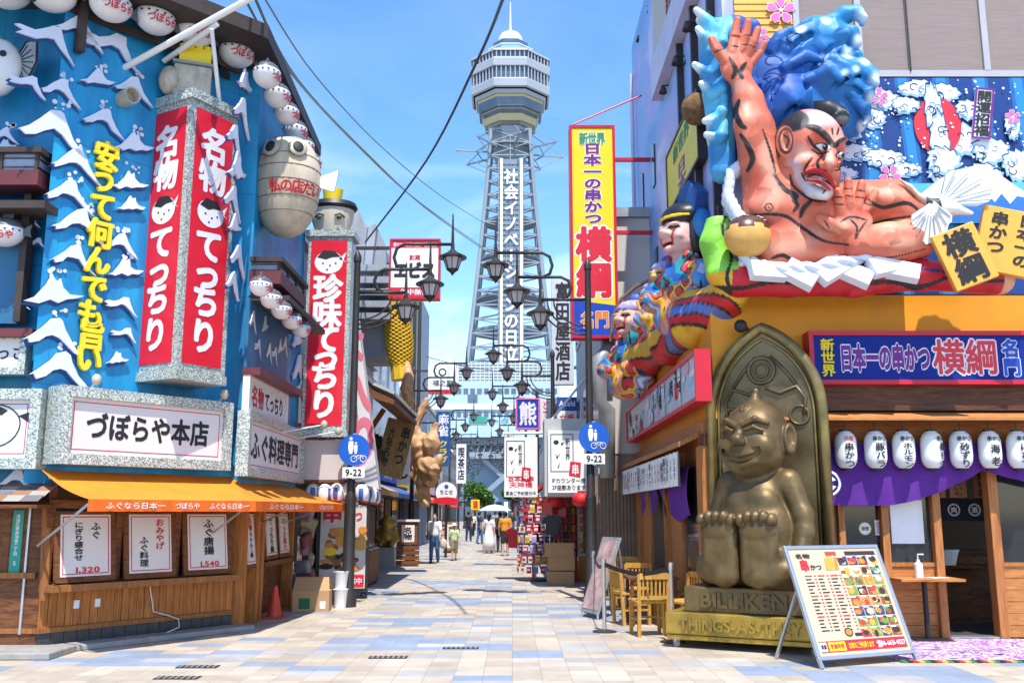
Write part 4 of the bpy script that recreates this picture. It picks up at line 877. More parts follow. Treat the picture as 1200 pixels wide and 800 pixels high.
m = MB(FBB); cu, cv = U(FBB, 1098, 148); m.disc(cu, cv, .44, .026, 28, 0, rx=.34); m.build('red_disc', mat('disc_red', (.62, .03, .05), .5), t)
m = MB(FBB); pl = lambda *q: [U(FBB, a, b) for a, b in q]
m.poly(pl((970, 214), (1080, 216), (1230, 214), (1230, 262), (970, 262)), .038, None, 0)
m.poly(pl((1020, 260), (1060, 240), (1098, 212), (1120, 200), (1160, 199), (1190, 222), (1240, 240), (1240, 262)), .040, None, 1)
m.poly(pl((1062, 240), (1098, 212), (1120, 200), (1160, 199), (1190, 220), (1215, 235), (1190, 231), (1182, 240), (1172, 228), (1164, 238), (1154, 226), (1145, 240), (1135, 230), (1124, 244), (1112, 232), (1096, 247)), .042, None, 2)
m.build('mountain_and_sea', [mat('teal_sea', (.10, .48, .66), .5), mat('peak_blue', (.03, .17, .50), .5), FOAM], t)
for px_, py_, r_, ro in ((1030, 113, 12, .2), (1043, 205, 14, 1.0), (1187, 137, 10, .4)): 
    u_, v_ = U(FBB, px_, py_, .045); k = blossom; mm_ = MB(FBB)
    blossom(FBB, u_, v_, r_ * .0125, .046, ro)
PLQ = mat('plaque_yellow', (.78, .40, .06), .5, var=.1, scale=3); PLW = wood('plaque_wood', 'd39a4a', 'a86a28', grain=(2, 2, 8))
def plaque(cpx, cpy, Y, w_, h_, rz, lab, cols, board, border=None, ink=INK, th=.10, tilt=0):
    c = P(cpx, cpy, Y); f = facing(c, (-.12, -1, 0)) @ Matrix.Rotation(rz, 4, 'Z'); t = thing('name_plaque', lab, 'plaque', c - Vector((0, 0, h_ / 2)), 'wooden plaques on the corner display')
    MB(f).box(-w_ / 2, w_ / 2, -h_ / 2, h_ / 2, -th, 0).build('board', board, t, bevel=.01)
    if border: 
        m = MB(f); g = .03
        for a in ((-w_ / 2, w_ / 2, h_ / 2 - g, h_ / 2), (-w_ / 2, w_ / 2, -h_ / 2, -h_ / 2 + g), (-w_ / 2, -w_ / 2 + g, -h_ / 2 + g, h_ / 2 - g), (w_ / 2 - g, w_ / 2, -h_ / 2 + g, h_ / 2 - g)): m.poly([(a[0], a[2]), (a[1], a[2]), (a[1], a[3]), (a[0], a[3])], .004)
        m.build('border_line', border, t)
    m = MB(f)
    for s_, cu, cv, ww, hh in cols: m.text(s_, cu * w_, cv * h_, ww * w_, hh * h_, .006, 0, .035, True, gap=1.0)
    m.build('lettering', ink, t); return t
plaque(1152, 133, 12.76, .26, .78, R(-9), 'upright white plaque with four black characters on the surf billboard', [('開運招福', 0, .0, .8, .9)], FOAM, PURP, th=.03)
plaque(1131, 300, 11.75, .56, .78, R(20), 'tilted golden plaque with two large black characters in front of the wrestler', [('横綱', 0, 0, .72, .92)], PLQ)
plaque(1184, 283, 11.95, .78, .88, R(-14), 'tilted golden plaque with two columns of black characters before the painted snowy mountain', [('日本一の', .22, .04, .3, .82), ('串かつ', -.22, .10, .3, .66)], PLQ)
# ---- blue name sign of the restaurant
us0, vs1 = U(FB, 952, 393, .25); _, vs0 = U(FB, 952, 445, .25)
def rsign(t, f, w1):
    m = MB(f); o_ = us0
    H_ = vs1 - vs0; cv = (vs0 + vs1) / 2
    def put_(s_, cu, w_, h_, mt, om, dv=0, vert=False, o1=.10, o2=.05):
        m.text(s_, cu, cv + dv, w_, h_, w1 + .003, om, o1, vert); m.text(s_, cu, cv + dv, w_, h_, w1 + .007, mt, o2, vert)
    m.text('新世界', o_ + .19, cv, .19, H_ * .86, w1 + .003, 5, .09, True); m.text('新世界', o_ + .19, cv, .19, H_ * .86, w1 + .007, 2, .03, True)
    put_('日本一の串かつ', o_ + .96, 1.22, .38, 4, 0); put_('横綱', o_ + 2.04, .88, .50, 1, 0, .01, False, .07, .025); put_('名門', o_ + 2.66, .24, .5, 3, 0, 0, True); put_('飲み放題', o_ + 3.4, .9, .3, 2, 4)
    m.build('lettering', [LETW, RED, YEL, BLUEP, PURP, INK], t)
sign('restaurant_sign', 'wide blue sign with purple and red lettering in a red frame on the ochre wall', 'sign', FB, us0, 9.2, vs0, vs1, .002, .25, [], board=mat('sign_blue', (.005, .022, .22), .6, var=.04, spec=.2), fm=REDF, fwid=.06, fdep=.03, extra=rsign)
# ---- street-side picture sign
ya, yb = 12.55, 20.2
def pics(t, f, w1):
    m = MB(f); rr = random.Random(5)
    for i in range(46):
        u_ = -rr.uniform(12.8, 20); v_ = rr.uniform(3.22, 3.66); k = rr.randint(0, 5)
        if k < 3: m.disc(u_, v_, rr.uniform(.05, .1), w1 + .002 + i * .0004, 10, k, rx=rr.uniform(.1, .3))
        else: m.text(rr.choice(['串', '酒', '肉', '海老', '鳥']), u_, v_, .3, .3, w1 + .002 + i * .0004, k, .03)
    m.build('picture_print', [mat('print_rose', (.66, .30, .36), .4), mat('print_sky', (.3, .5, .66), .4), mat('print_cream', (.74, .70, .6), .4), INK, REDINK, WHITE], t)
sign('picture_sign', 'long red framed picture sign running along the street side of the ochre building', 'sign', SR, -20.2, -12.55, 3.16, 3.74, -.0, .18, [], board=mat('picture_board', (.42, .50, .60), .3, var=.25, scale=2), fm=REDF, fwid=.06, fdep=.03, extra=pics)
# ---- paper lanterns above the door
PAPER = mat('lantern_paper', (.80, .79, .77), .55, var=.04)
def lantern_body(t, w_=.145, h_=.5):
    pr = [(.07, -h_ / 2)]
    for i in range(25):
        k = i / 24; a = (k - .5) * 2; pr.append((w_ * (1 - abs(a) ** 4.5 * .5) - (.004 if i % 2 else 0), -h_ / 2 + .01 + k * (h_ - .02)))
    pr.append((.07, h_ / 2)); MB(WM[t.name]).lathe(pr, 20).build('paper_shade', PAPER, t, smooth=True)
    m = MB(WM[t.name]); m.lathe([(.075, h_ / 2 - .005), (.075, h_ / 2 + .02), (.0, h_ / 2 + .02)], 16); m.build('top_ring', BLACK, t); m = MB(WM[t.name]); m.lathe([(.0005, -h_ / 2 - .02), (.075, -h_ / 2 - .02), (.075, -h_ / 2 + .008)], 16); m.build('bottom_ring', BLACK, t)
    MB(WM[t.name]).tube([(0, 0, h_ / 2 + .02), (0, 0, h_ / 2 + .12)], .006, 5).build('hook', IRON, t)
for px_, words_, top, turn, lab in ((991, '串かつ', '元祖', 0, 'white paper lantern with red top word and three black characters, next to the bronze statue'), (1026, '豚バラ', '串かつ', 4, 'white paper lantern with black pork belly lettering, second from the statue'),
                     (1059, 'ホルモン', '串かつ', 0, 'white paper lantern with four black kana characters'), (1092, '鶏もも', '串かつ', 38, 'white paper lantern turned aside so its black lettering is half hidden'),
                     (1126, '砂ずり', '串かつ', -4, 'white paper lantern with black gizzard lettering over the doorway'), (1160, '海老', '串かつ', 0, 'white paper lantern with two widely spaced black characters for prawn'), (1193, 'ほたて', '串かつ', 6, 'white paper lantern with black scallop lettering at the end of the row')):
    p = P(px_, 527, 12.66); t = thing('paper_lantern', lab, 'lantern', p, 'white lanterns over the restaurant door'); lantern_body(t)
    m = MB()
    def wrap(ch, row, h_, w_, mi, off=0):
        a = R(-90 + turn) + off; r_ = .146; m.fr = T(*p) @ frame((r_ * math.cos(a), r_ * math.sin(a), row), (-math.sin(a), math.cos(a), 0), (math.cos(a), math.sin(a), 0)); m.char(ch, 0, 0, w_, h_, .004, mi, .03)
    n_ = len(words_); hh = .33 / n_
    for i, ch in enumerate(words_): wrap(ch, .09 - (i + .5) * hh, min(hh, .125), .13, 0)
    for i, ch in enumerate(top): wrap(ch, .145, .07, .06, 1 if top == '元祖' else 0, (i - (len(top) - 1) / 2) * .42)
    m.build('lettering', [INK, REDINK], t)
# side lantern curtain: one white banner strip with writing
t = thing('side_banner', 'long white cloth banner strip with rows of small black writing under the side eave', 'banner', (2.4, 16.8, 2.0)); FSB = facing((2.36, 0, 0), (-1, 0, 0))
m = MB(FSB); vs = []; N_ = 90
for i in range(N_ + 1): u_ = -20.2 + i * 6.8 / N_; o_ = .035 * math.sin(i * 1.35); vs += [(u_, 2.50, o_), (u_, 2.02, o_ * 1.2)]
m.add(vs, [(2 * i, 2 * i + 1, 2 * i + 3, 2 * i + 2) for i in range(N_)]); m.build('cloth', PAPER, t, smooth=True)
m = MB(FSB); rr = random.Random(9)
for i in range(22):
    u_ = -20.0 + i * .305; w_ = rr.choice(('豚バラ', '玉ねぎ', 'うずら', '海老', '牛串', 'しいたけ', 'チーズ', '串かつ')); m.text(w_, u_, 2.26, .13 if i % 5 != 3 else .24, .3 if i % 5 != 3 else .4, .05, 1 if i % 7 == 2 else 0, .03, True)
m.build('lettering', [INK, REDINK], t)
# purple door curtain
NOREN = mat('purple_cloth', (.10, .018, .24), .8, var=.12, scale=4, bump=.1)
def swag(name, lab, x0, x1, y_, zt_, fn, n_=40, emblem=None, axis='x', grp='purple curtains'):
    t = thing(name, lab, 'curtain', ((x0 + x1) / 2, y_, zt_ - .4) if axis == 'x' else (y_, (x0 + x1) / 2, zt_ - .4), grp); m = MB(); vs = []; K = 12
    for i in range(n_ + 1):
        k = i / n_; xx = x0 + (x1 - x0) * k; zb = fn(k)
        for j in range(K + 1):
            q = j / K; o_ = -.05 * math.sin(q * math.pi) * (.6 + .4 * math.sin(k * 19)) - .02 * math.sin(k * 40 + q * 3) * q; zz = zt_ + (zb - zt_) * q
            vs.append((xx, y_ + o_, zz) if axis == 'x' else (y_ + o_, xx, zz))
    m.add(vs, [(i * (K + 1) + j, i * (K + 1) + j + 1, (i + 1) * (K + 1) + j + 1, (i + 1) * (K + 1) + j) for i in range(n_) for j in range(K)]); m.build('cloth', NOREN, t, smooth=True)
    if emblem: emblem(t)
    return t
zc = lambda y_, p=1050: U(FB, p, y_)[1]
nx0, nx1 = U(FB, 950, 570)[0], U(FB, 1150, 570)[0]
def emb(t):
    cu, cv = U(FB, 970, 566, .16); m = MB(FB); m.tube([(cu + .155 * math.cos(a), cv + .155 * math.sin(a), .17) for a in [i * math.pi / 14 for i in range(28)]], .018, 5, closed=True, flat=.4)
    for a in range(4): b_ = a * math.pi / 2 + .785; m.poly([(cu + .02 * math.cos(b_), cv + .02 * math.sin(b_)), (cu + .115 * math.cos(b_ - .42), cv + .115 * math.sin(b_ - .42)), (cu + .115 * math.cos(b_ + .42), cv + .115 * math.sin(b_ + .42))], .16, .175)
    m.build('emblem', FOAM, t)
swag('door_curtain', 'purple door curtain with a white wheel emblem tied up in a deep swag', nx0, nx1, 12.80, zc(520), lambda k: zc(592) + (zc(552) - zc(592)) * max(0, (k - .42) / .58) ** 1.6, emblem=emb)
swag('door_curtain', 'purple door curtain swag at the far end of the lantern row', nx1, nx1 + 1.7, 12.80, zc(520), lambda k: zc(550) - .27 * min(1, k * 1.6) ** .8)
swag('door_curtain', 'purple curtain under the white banner on the street side, nearer to the statue', 13.5, 15.2, 2.5, 2.3, lambda k: 1.5 + .25 * abs(k - .5), axis='y'); swag('door_curtain', 'purple curtain gathered up under the white banner, farther up the street side', 15.6, 18.6, 2.5, 2.3, lambda k: 1.55 + .5 * abs(math.sin(k * 7)), axis='y')
# window stickers, paper, indoor plaques and inner curtain
u_, v_ = U(FR, 1063, 611, .02); sign('paper_notice', 'blank white paper notice taped inside the restaurant window', 'notice', FR, u_ - .22, u_ + .22, v_ - .29, v_ + .29, .012, .016, [], board=WHITE)
u_, v_ = U(FR, 1014, 619, .02); t = thing('round_sticker', 'round cream sticker on the small restaurant window', 'sticker', fw(FR, u_, v_, .02)); MB(FR).disc(u_, v_, .085, .012, 20).build('disc', mat('sticker_yellow', (.7, .6, .2), .4), t); m = MB(FR).disc(u_, v_, .07, .014, 20); m.build('face', WHITE, t); MB(FR).text('禁煙', u_, v_, .1, .06, .016, 0, .02).build('lettering', INK, t)
u_, v_ = U(FR, 1029, 618, .02); sign('paper_notice', 'tiny white and pink slip beside the round sticker', 'notice', FR, u_ - .04, u_ + .04, v_ - .1, v_ + .1, .012, .015, [('お知らせ', u_, v_, .05, .16, True, REDINK)], board=WHITE)
for px_, wd in ((1098, '海老'), (1123, 'じゃがいも'), (1152, '鶏の皮')): u_, v_ = U(FR, px_, 564, -.35); sign('menu_plaque', {1098: 'dark wood menu plaque behind the swag, partly hidden', 1123: 'dark wood menu plaque hanging in the doorway with many characters', 1152: 'dark wood menu plaque hanging beside the door post'}[px_], 'plaque', FR, u_ - .12, u_ + .12, v_ - .22, v_ + .16, -.4, -.38, [(wd, u_, v_ - .03, .14, .34, True, INK)], board=mat('menu_wood', (.26, .11, .05), .6), group='wooden menu plaques indoors')
zi = U(FR, 1120, 597, -.9)[1]; t = thing('inner_curtain', 'black curtain strip with white round marks inside the dark doorway', 'curtain', (xd0 + .4, 14.0, zi - .2)); MB(FR).box(xd0 - .2, xd1 + .5, zi - .16, zi + .16, -.92, -.9).build('cloth', mat('black_cloth', (.015, .015, .03), .8), t)
m = MB(FR)
for i in range(4): cu = xd0 + .1 + i * .3; m.tube([(cu + .08 * math.cos(a), zi + .08 * math.sin(a), -.897) for a in [k * math.pi / 9 for k in range(18)]], .012, 4, closed=True); m.text('串酒肉酒'[i], cu, zi, .09, .09, -.896, 0, .03)
m.build('emblem', FOAM, t)
t = thing('wall_shelf', 'dark shelf with a white tub and bottle inside the doorway', 'shelf', (xd1 - .1, 15.0, 0))
MB().box(xd1 - .42, xd1 + .9, 14.7, 15.2, .0, .04).box(xd1 - .42, xd1 + .9, 14.7, 15.2, .82, .86).box(xd1 - .42, xd1 - .38, 14.7, 15.2, .041, .819).box(xd1 - .37, xd1 + .9, 15.16, 15.2, .041, .819).build('carcass', TIMB2, t)
t = thing('white_tub', 'white tub standing on the dark shelf inside the doorway', 'tub', (xd1 + .05, 14.85, .862)); MB(T(xd1 + .05, 14.85, .862)).lathe([(.16, 0), (.2, .2), (.21, .2), (.21, .23), (0.001, .23)], 16, sx=1.3).build('tub_body', WHITE, t)
t = thing('spray_bottle', 'white spray bottle on the low shelf inside the doorway', 'bottle', (xd1 - .12, 14.8, .042)); MB(T(xd1 - .12, 14.8, .042)).lathe([(.05, 0), (.05, .17), (.02, .22), (.02, .27), (.0005, .27)], 12).build('bottle_body', WHITE, t, smooth=True); MB(T(xd1 - .12, 14.8, .042)).box(-.06, .03, -.015, .015, .272, .31).build('nozzle', WHITE, t)
t = thing('bar_counter', 'dark bar counter inside the restaurant doorway', 'counter', (xd0 + .2, 15.8, 0)); MB().box(3.2, xd1 + 1.2, 15.6, 16.1, .003, 1.0).build('front', TIMB2, t); MB().box(3.15, xd1 + 1.25, 15.5, 16.15, 1.002, 1.05).build('counter_top', DKW, t)
# ---- entrance mat, table, hand gel
def matpat(n, l, b):
    t = n.new('ShaderNodeTexCoord'); v = n.new('ShaderNodeTexNoise'); v.inputs['Scale'].default_value = 4.5; v.inputs['Detail'].default_value = 2; v.inputs['Distortion'].default_value = 2.5; l.new(t.outputs['Object'], v.inputs[0]); r = n.new('ShaderNodeValToRGB'); r.color_ramp.interpolation = 'CONSTANT'; e = r.color_ramp.elements
    e[0].color = (.30, .10, .34, 1); e[1].position = .45; e[1].color = (.55, .36, .56, 1)
    for p_, c_ in ((.5, (.66, .6, .66)), (.58, (.22, .05, .26)), (.64, (.03, .03, .03))): q = e.new(p_); q.color = (*c_, 1)
    l.new(v.outputs['Fac'], r.inputs[0]); l.new(r.outputs[0], b.inputs['Base Color'])
ma, mb_ = G(1030, 776), G(1072, 752)
t = thing('door_mat', 'patterned purple and white door mat on the paving before the doorway', 'mat', ((xd0 + xd1) / 2, 12.3, 0)); MB().box(4.35, 8.2, 11.15, 12.93, .003, .016).build('rug', node_mat('patterned_rug', matpat, .95), t)
for ya_, yb_ in ((11.02, 11.148), (12.932, 12.97)):
    m = MB()
    for i in range(60): x_ = 4.35 + i * 3.85 / 60; m.box(x_, x_ + 3.85 / 60, ya_, yb_, .003, .017, i % 4)
    m.build('border_trim', [mat('trim_green', (.03, .22, .08), .9), mat('trim_black', (.02, .02, .02), .9), mat('trim_red', (.4, .04, .05), .9), mat('trim_yellow', (.55, .4, .04), .9)], t)
tb = G(1088, 750); tz = .80
t = thing('side_table', 'small square wooden table with black pedestal beside the entrance', 'table', tb); f = T(*tb)
MB(f).box(-.42, .42, -.30, .30, tz - .035, tz).build('table_top', PINE, t, bevel=.006); MB(f).tube([(0, 0, .03), (0, 0, tz - .036)], .035, 10).build('pedestal', BLACK, t); MB(f).box(-.25, .25, -.22, .22, .002, .03).build('foot_plate', BLACK, t, bevel=.008)
gp = Vector((tb.x - .06, tb.y, tz + .001)); t = thing('hand_gel_bottle', 'white pump bottle of hand gel standing on the wooden side table', 'bottle', gp); MB(T(*gp)).lathe([(.055, 0), (.055, .17), (.022, .205), (.022, .23), (.0005, .23)], 14).build('bottle_body', WHITE, t, smooth=True, autosmooth=40); MB(T(*gp)).tube([(0, 0, .231), (0, 0, .30), (.08, 0, .30)], .009, 6).build('pump', WHITE, t)
t = thing('paper_sheet', 'white paper sheet lying on the wooden side table', 'paper', (tb.x + .14, tb.y - .02, tz)); MB(T(tb.x + .16, tb.y - .03, tz + .002, R(20))).box(-.13, .13, -.09, .09, 0, .003).build('sheet', WHITE, t)
# ---- menu stand in front
def foodprint(t, q, W_, H_):
    m = MB(q); rr = random.Random(11); cm = [mat('food_' + n_, c_, .4, var=.2, scale=30) for n_, c_ in (('gold', (.62, .33, .05)), ('brown', (.25, .09, .03)), ('green', (.12, .30, .05)), ('red', (.5, .05, .03)), ('cream', (.72, .62, .45)), ('dark', (.05, .03, .03)), ('orange', (.66, .22, .03)))] + [WHITE, INK, REDINK, YEL, mat('print_navy', (.02, .05, .2), .4)]
    def rc(a, b, c, d, z0, mi): m.poly([(a * W_, c * H_), (b * W_, c * H_), (b * W_, d * H_), (a * W_, d * H_)], z0, None, mi)
    rc(-.47, .47, -.47, -.37, .003, 9); rc(-.47, -.4, -.46, -.38, .004, 7); rc(-.38, -.2, -.46, -.38, .004, 10); m.text('営業時間', -.29 * W_, -.42 * H_, .15 * W_, .05 * H_, .006, 9, .02); m.text('お席のご予約承ります', -.03 * W_, -.42 * H_, .28 * W_, .06 * H_, .006, 10, .02); m.text('☎06-6631-4527', .30 * W_, -.42 * H_, .32 * W_, .06 * H_, .006, 7, .02); m.text('横綱', -.435 * W_, -.42 * H_, .06 * W_, .05 * H_, .006, 8, .02)
    m.text('名物', -.36 * W_, .43 * H_, .16 * W_, .05 * H_, .006, 8, .03); m.text('串', -.37 * W_, .34 * H_, .10 * W_, .12 * H_, .006, 9, .04); m.text('かつ', -.25 * W_, .32 * H_, .13 * W_, .06 * H_, .006, 8, .03)
    rc(-.10, .02, .43, .47, .003, 3); rc(.12, .47, .43, .47, .003, 5)
    for i in range(12): a = -.08 + rr.uniform(-.05, .10); m.poly([((a - .02) * W_, .29 * H_), ((a + .02) * W_, .29 * H_), ((a + .03 + .03 * rr.random()) * W_, (.40 + .04 * rr.random()) * H_), ((a + .0) * W_, .41 * H_)], .003 + i * .0003, None, rr.choice((0, 0, 6, 4)))
    for c in range(3):
        for r_ in range(17):
            v_ = .23 - r_ * .032; u_ = -.40 + c * .14; rc(u_, u_ + .045 + .04 * rr.random(), v_, v_ + .012, .003, 8 if r_ % 6 else 9); rc(u_ + .10, u_ + .12, v_, v_ + .012, .003, 9)
    for r_ in range(8):
        for c in range(4):
            a, b = .02 + c * .113, .02 + c * .113 + .103; v1_ = .42 - r_ * .098; v0_ = v1_ - .088; rc(a, b, v0_, v1_, .003, rr.choice((4, 5, 1, 6, 11, 3, 2)) if (r_, c) != (6, 0) else 2)
            for k in range(4): m.disc((a + b) / 2 * W_ + rr.uniform(-.025, .025), (v0_ + v1_) / 2 * H_ + rr.uniform(-.02, .02), rr.uniform(.022, .042), .004 + k * .0005, 10, rr.choice((0, 1, 2, 3, 4, 6, 5, 0, 6)), rx=rr.uniform(.03, .06))
            rc(a, b * .55 + a * .45, v1_ - .012, v1_, .0075, 7)
    m.disc(-.12 * W_, -.30 * H_, .05, .004, 14, 5, rx=.06); m.disc(-.12 * W_, -.30 * H_, .035, .005, 14, 6, rx=.045); m.disc(-.12 * W_, -.29 * H_, .015, .006, 10, 2); rc(-.06, .02, -.34, -.31, .004, 5)
    m.build('printed_menu', cm, t)
bl, br, = G(950, 770, .12), G(1078, 760, .12); mid = (bl + br) / 2; nn = Vector((0, 0, 1)).cross(br - bl) * -1; nn = (br - bl).cross(Vector((0, 0, 1))).normalized()
W_ = 1.32; q = facing(mid, nn) @ Matrix.Rotation(R(-22), 4, 'X'); H_ = 1.20
t = thing('menu_stand', 'slanted aluminium framed menu stand covered with food photos in front of the statue', 'menu stand', Vector((mid.x, mid.y, 0)))
MB(q).box(-W_ / 2, W_ / 2, 0, H_, -.02, 0).build('panel', mat('menu_paper', (.58, .44, .30), .3, var=.04), t)
m = MB(q); g = .04
for a in ((-W_ / 2 - g, W_ / 2 + g, H_, H_ + g), (-W_ / 2 - g, W_ / 2 + g, -g, 0), (-W_ / 2 - g, -W_ / 2, 0, H_), (W_ / 2, W_ / 2 + g, 0, H_)): m.box(a[0], a[1], a[2], a[3], -.03, .015)
m.build('frame', STEEL, t, bevel=.006); foodprint(t, sh(q, 0, H_ / 2, 0), W_, H_)
for s_ in (-1, 1):
    MB().bar(q @ Vector((s_ * (W_ / 2 + .02), -.03, -.01)), Vector(((q @ Vector((s_ * (W_ / 2 + .02), -.16, -.01))).to_tuple()[:2] + (.004,))), .035).build('leg', STEEL, t)
    a = q @ Vector((s_ * (W_ / 2 + .0), H_ * .62, -.035)); b_ = Vector((a.x, a.y, 0)) - nn * .42; MB().bar(a, (b_.x, b_.y, .004), .03).build('leg', STEEL, t)
# ---- fittings on the mural wall
def smr(x0, y0_, x1, y1_, w0, w1, nm, m_): (a, c), (b, d) = uv(SM, x0, y0_, w1), uv(SM, x1, y1_, w1); rp(MB(SM).box(min(a, b), max(a, b), min(c, d), max(c, d), w0, w1), nm, m_)
def brickm(n, l, b):
    t_ = n.new('ShaderNodeTexCoord'); mp = n.new('ShaderNodeMapping'); mp.inputs['Rotation'].default_value = (R(90), 0, R(90)); k = n.new('ShaderNodeTexBrick'); k.inputs['Scale'].default_value = 4; k.inputs['Color1'].default_value = (.40, .13, .07, 1); k.inputs['Color2'].default_value = (.30, .09, .05, 1); k.inputs['Mortar'].default_value = (.5, .46, .42, 1); l.new(t_.outputs['Object'], mp.inputs[0]); l.new(mp.outputs[0], k.inputs[0]); l.new(k.outputs[0], b.inputs['Base Color'])
smr(763, -40, 781, 46, .003, .10, 'brick_strip', node_mat('red_brick', brickm, .8)); smr(784, -40, 800, 42, .003, .05, 'upper_window', GLASS)
LAVP = mat('lavender_panel', (.56, .52, .66), .5, var=.12, scale=1, dirt=.12)
zB = uv(SM, 790, 60, .2)[1]; rp(MB(SM).box(-18.4, -12.95, zB + .25, zB + 1.0, .003, .22), 'lavender_band', LAVP)
for y_ in (13.4, 14.7, 16.0): rp(MB(SM).box(-y_ - .05, -y_ + .05, 4.7, zB + .25, .003, .12), 'frame_post', IRON)
for y_ in (19.6, 21.4):
    for z_ in (6.3, 8.6): rp(MB(SM).box(-y_ - .16, -y_ + .16, z_, z_ + .9, .003, .035), 'slit_window', GLASS)
rp(MB(SM).tube([(-22.3, 4.1, .1), (-22.3, 12.5, .1)], .05, 8), 'rain_pipe', LAVP)
p = P(816, 128, 14.0); t = thing('cedar_ball', 'shaggy brown cedar ball hanging from the mural wall behind the raised arm', 'ornament', p); MB(T(*p)).ell((0, 0, 0), (.24, .24, .26), 16, 12).build('ball', mat('cedar_brown', (.22, .12, .05), .9, var=.5, scale=9, bump=1), t, smooth=True); MB().tube([p + Vector((0, 0, .25)), p + Vector((.2, 0, .8))], .015, 5).build('cord', IRON, t)
# ================================================================ the seated bronze figure
FK = facing((2.715, 11.845, 0), (-.47, -.88, 0))
BRZ = mat('worn_bronze', (.165, .108, .042), .5, metal=.5, var=.5, scale=2.6, dirt=.6, spec=.5, bump=.25); GOLD = mat('gilt_bronze', (.40, .26, .045), .45, metal=.5, var=.5, scale=2.0, dirt=.35)
BRZ2 = mat('dark_bronze', (.17, .125, .06), .42, metal=.5, var=.5, scale=1.8, dirt=.3)
t = thing('bronze_statue', 'huge bronze statue of a grinning seated figure with its soles forward before a pointed backrest', 'statue', FK.translation); BST = t
MB(FK).box(-.90, 1.0, .10, .16, -1.5, -.02).build('base_board', GOLD, t, bevel=.01)
MB(FK).box(-.91, 1.02, .165, .43, -1.5, .0).build('lower_plinth', GOLD, t, bevel=.018); MB(FK).box(-.69, .90, .431, .74, -1.4, -.10).build('upper_plinth', BRZ, t, bevel=.018)
m = MB(FK).text('THINGS-AS-THEY', .02, .295, 1.50, .20, .001, 0, .035, ext=.022); m.build('lettering', GOLD, t)
m = MB(FK).text('BILLIKEN', .06, .585, 1.08, .25, -.099, 0, .035, ext=.022); m.build('lettering', BRZ, t)
for u_, w_ in ((-.8, -.1), (.88, -.1), (-.8, -1.35), (.88, -1.35)):
    o = fw(FK, u_, 0, w_); c = MB(T(o.x, o.y, 0)); c.fr = T(o.x, o.y, .05, R(20)) @ Matrix.Rotation(R(90), 4, 'Y'); c.lathe([(.0005, -.02), (.05, -.02), (.05, .02), (.0005, .02)], 14); k_ = c.build('caster', GREYM, t); MB(T(o.x, o.y, .05)).box(-.03, .03, -.03, .03, .02, .052).build('fork', STEEL, k_)
def ogive(cx, hw, z0, zs, zt, n=14):
    """pointed arch: two circular arcs that meet in a point"""
    H_ = zt - zs; Rr = (hw * hw + H_ * H_) / (2 * hw); a1 = math.asin(min(1, H_ / Rr)); left = [(cx - hw, z0)] + [(cx - hw + Rr - Rr * math.cos(a1 * i / n), zs + Rr * math.sin(a1 * i / n)) for i in range(n)]
    return left + [(cx, zt)] + [(2 * cx - x_, z_) for x_, z_ in left[::-1]]
cx = .24; og = ogive(cx, .73, .742, 2.95, 4.10); ogi = ogive(cx, .63, .742, 2.95, 3.94)
MB(FK).poly(og, -1.06, -.94).build('backrest', BRZ2, t)
m = MB(FK); m.tube([(x_, z_, -.93) for x_, z_ in og], .075, 8); m.tube([(x_, z_, -.93) for x_, z_ in ogi], .022, 6); m.build('backrest_rim', mat('rim_bronze', (.26, .19, .07), .34, metal=.55, var=.5, scale=2, dirt=.3), t, smooth=True)
m = MB(FK); ring = lambda cu, cv, r_, w_: m.tube([(cu + r_ * math.cos(a), cv + r_ * math.sin(a), -.93) for a in [i * math.pi / 14 for i in range(28)]], w_, 6, closed=True)
ring(cx - .03, 3.52, .17, .03); ring(cx - .03, 3.52, .09, .02)
for s_ in (-1, 1):
    m.tube([(cx - .03 + s_ * .05, 3.28, -.93), (cx + s_ * .2, 3.2, -.93), (cx + s_ * .42, 3.28, -.93), (cx + s_ * .53, 3.12, -.93), (cx + s_ * .5, 2.9, -.93)], .026, 6); m.tube([(cx + s_ * .1, 3.7, -.93), (cx + s_ * .28, 3.5, -.93), (cx + s_ * .42, 3.3, -.93)], .024, 6); ring(cx + s_ * .44, 2.9, .12, .02)
m.build('tracery', BRZ2, t, smooth=True)
FG = FK @ Matrix.Translation((.2, 0, -.5)) @ Matrix.Rotation(R(-16), 4, 'Y')
B = Sculpt((-1.0, .60, -.62), (1.0, 3.35, .80), .0125)
B.ell((0, 1.05, -.02), (.60, .40, .44), .1).ell((0, 1.42, .04), (.53, .48, .42), .12).ell((0, 1.84, -.03), (.40, .36, .32), .12)
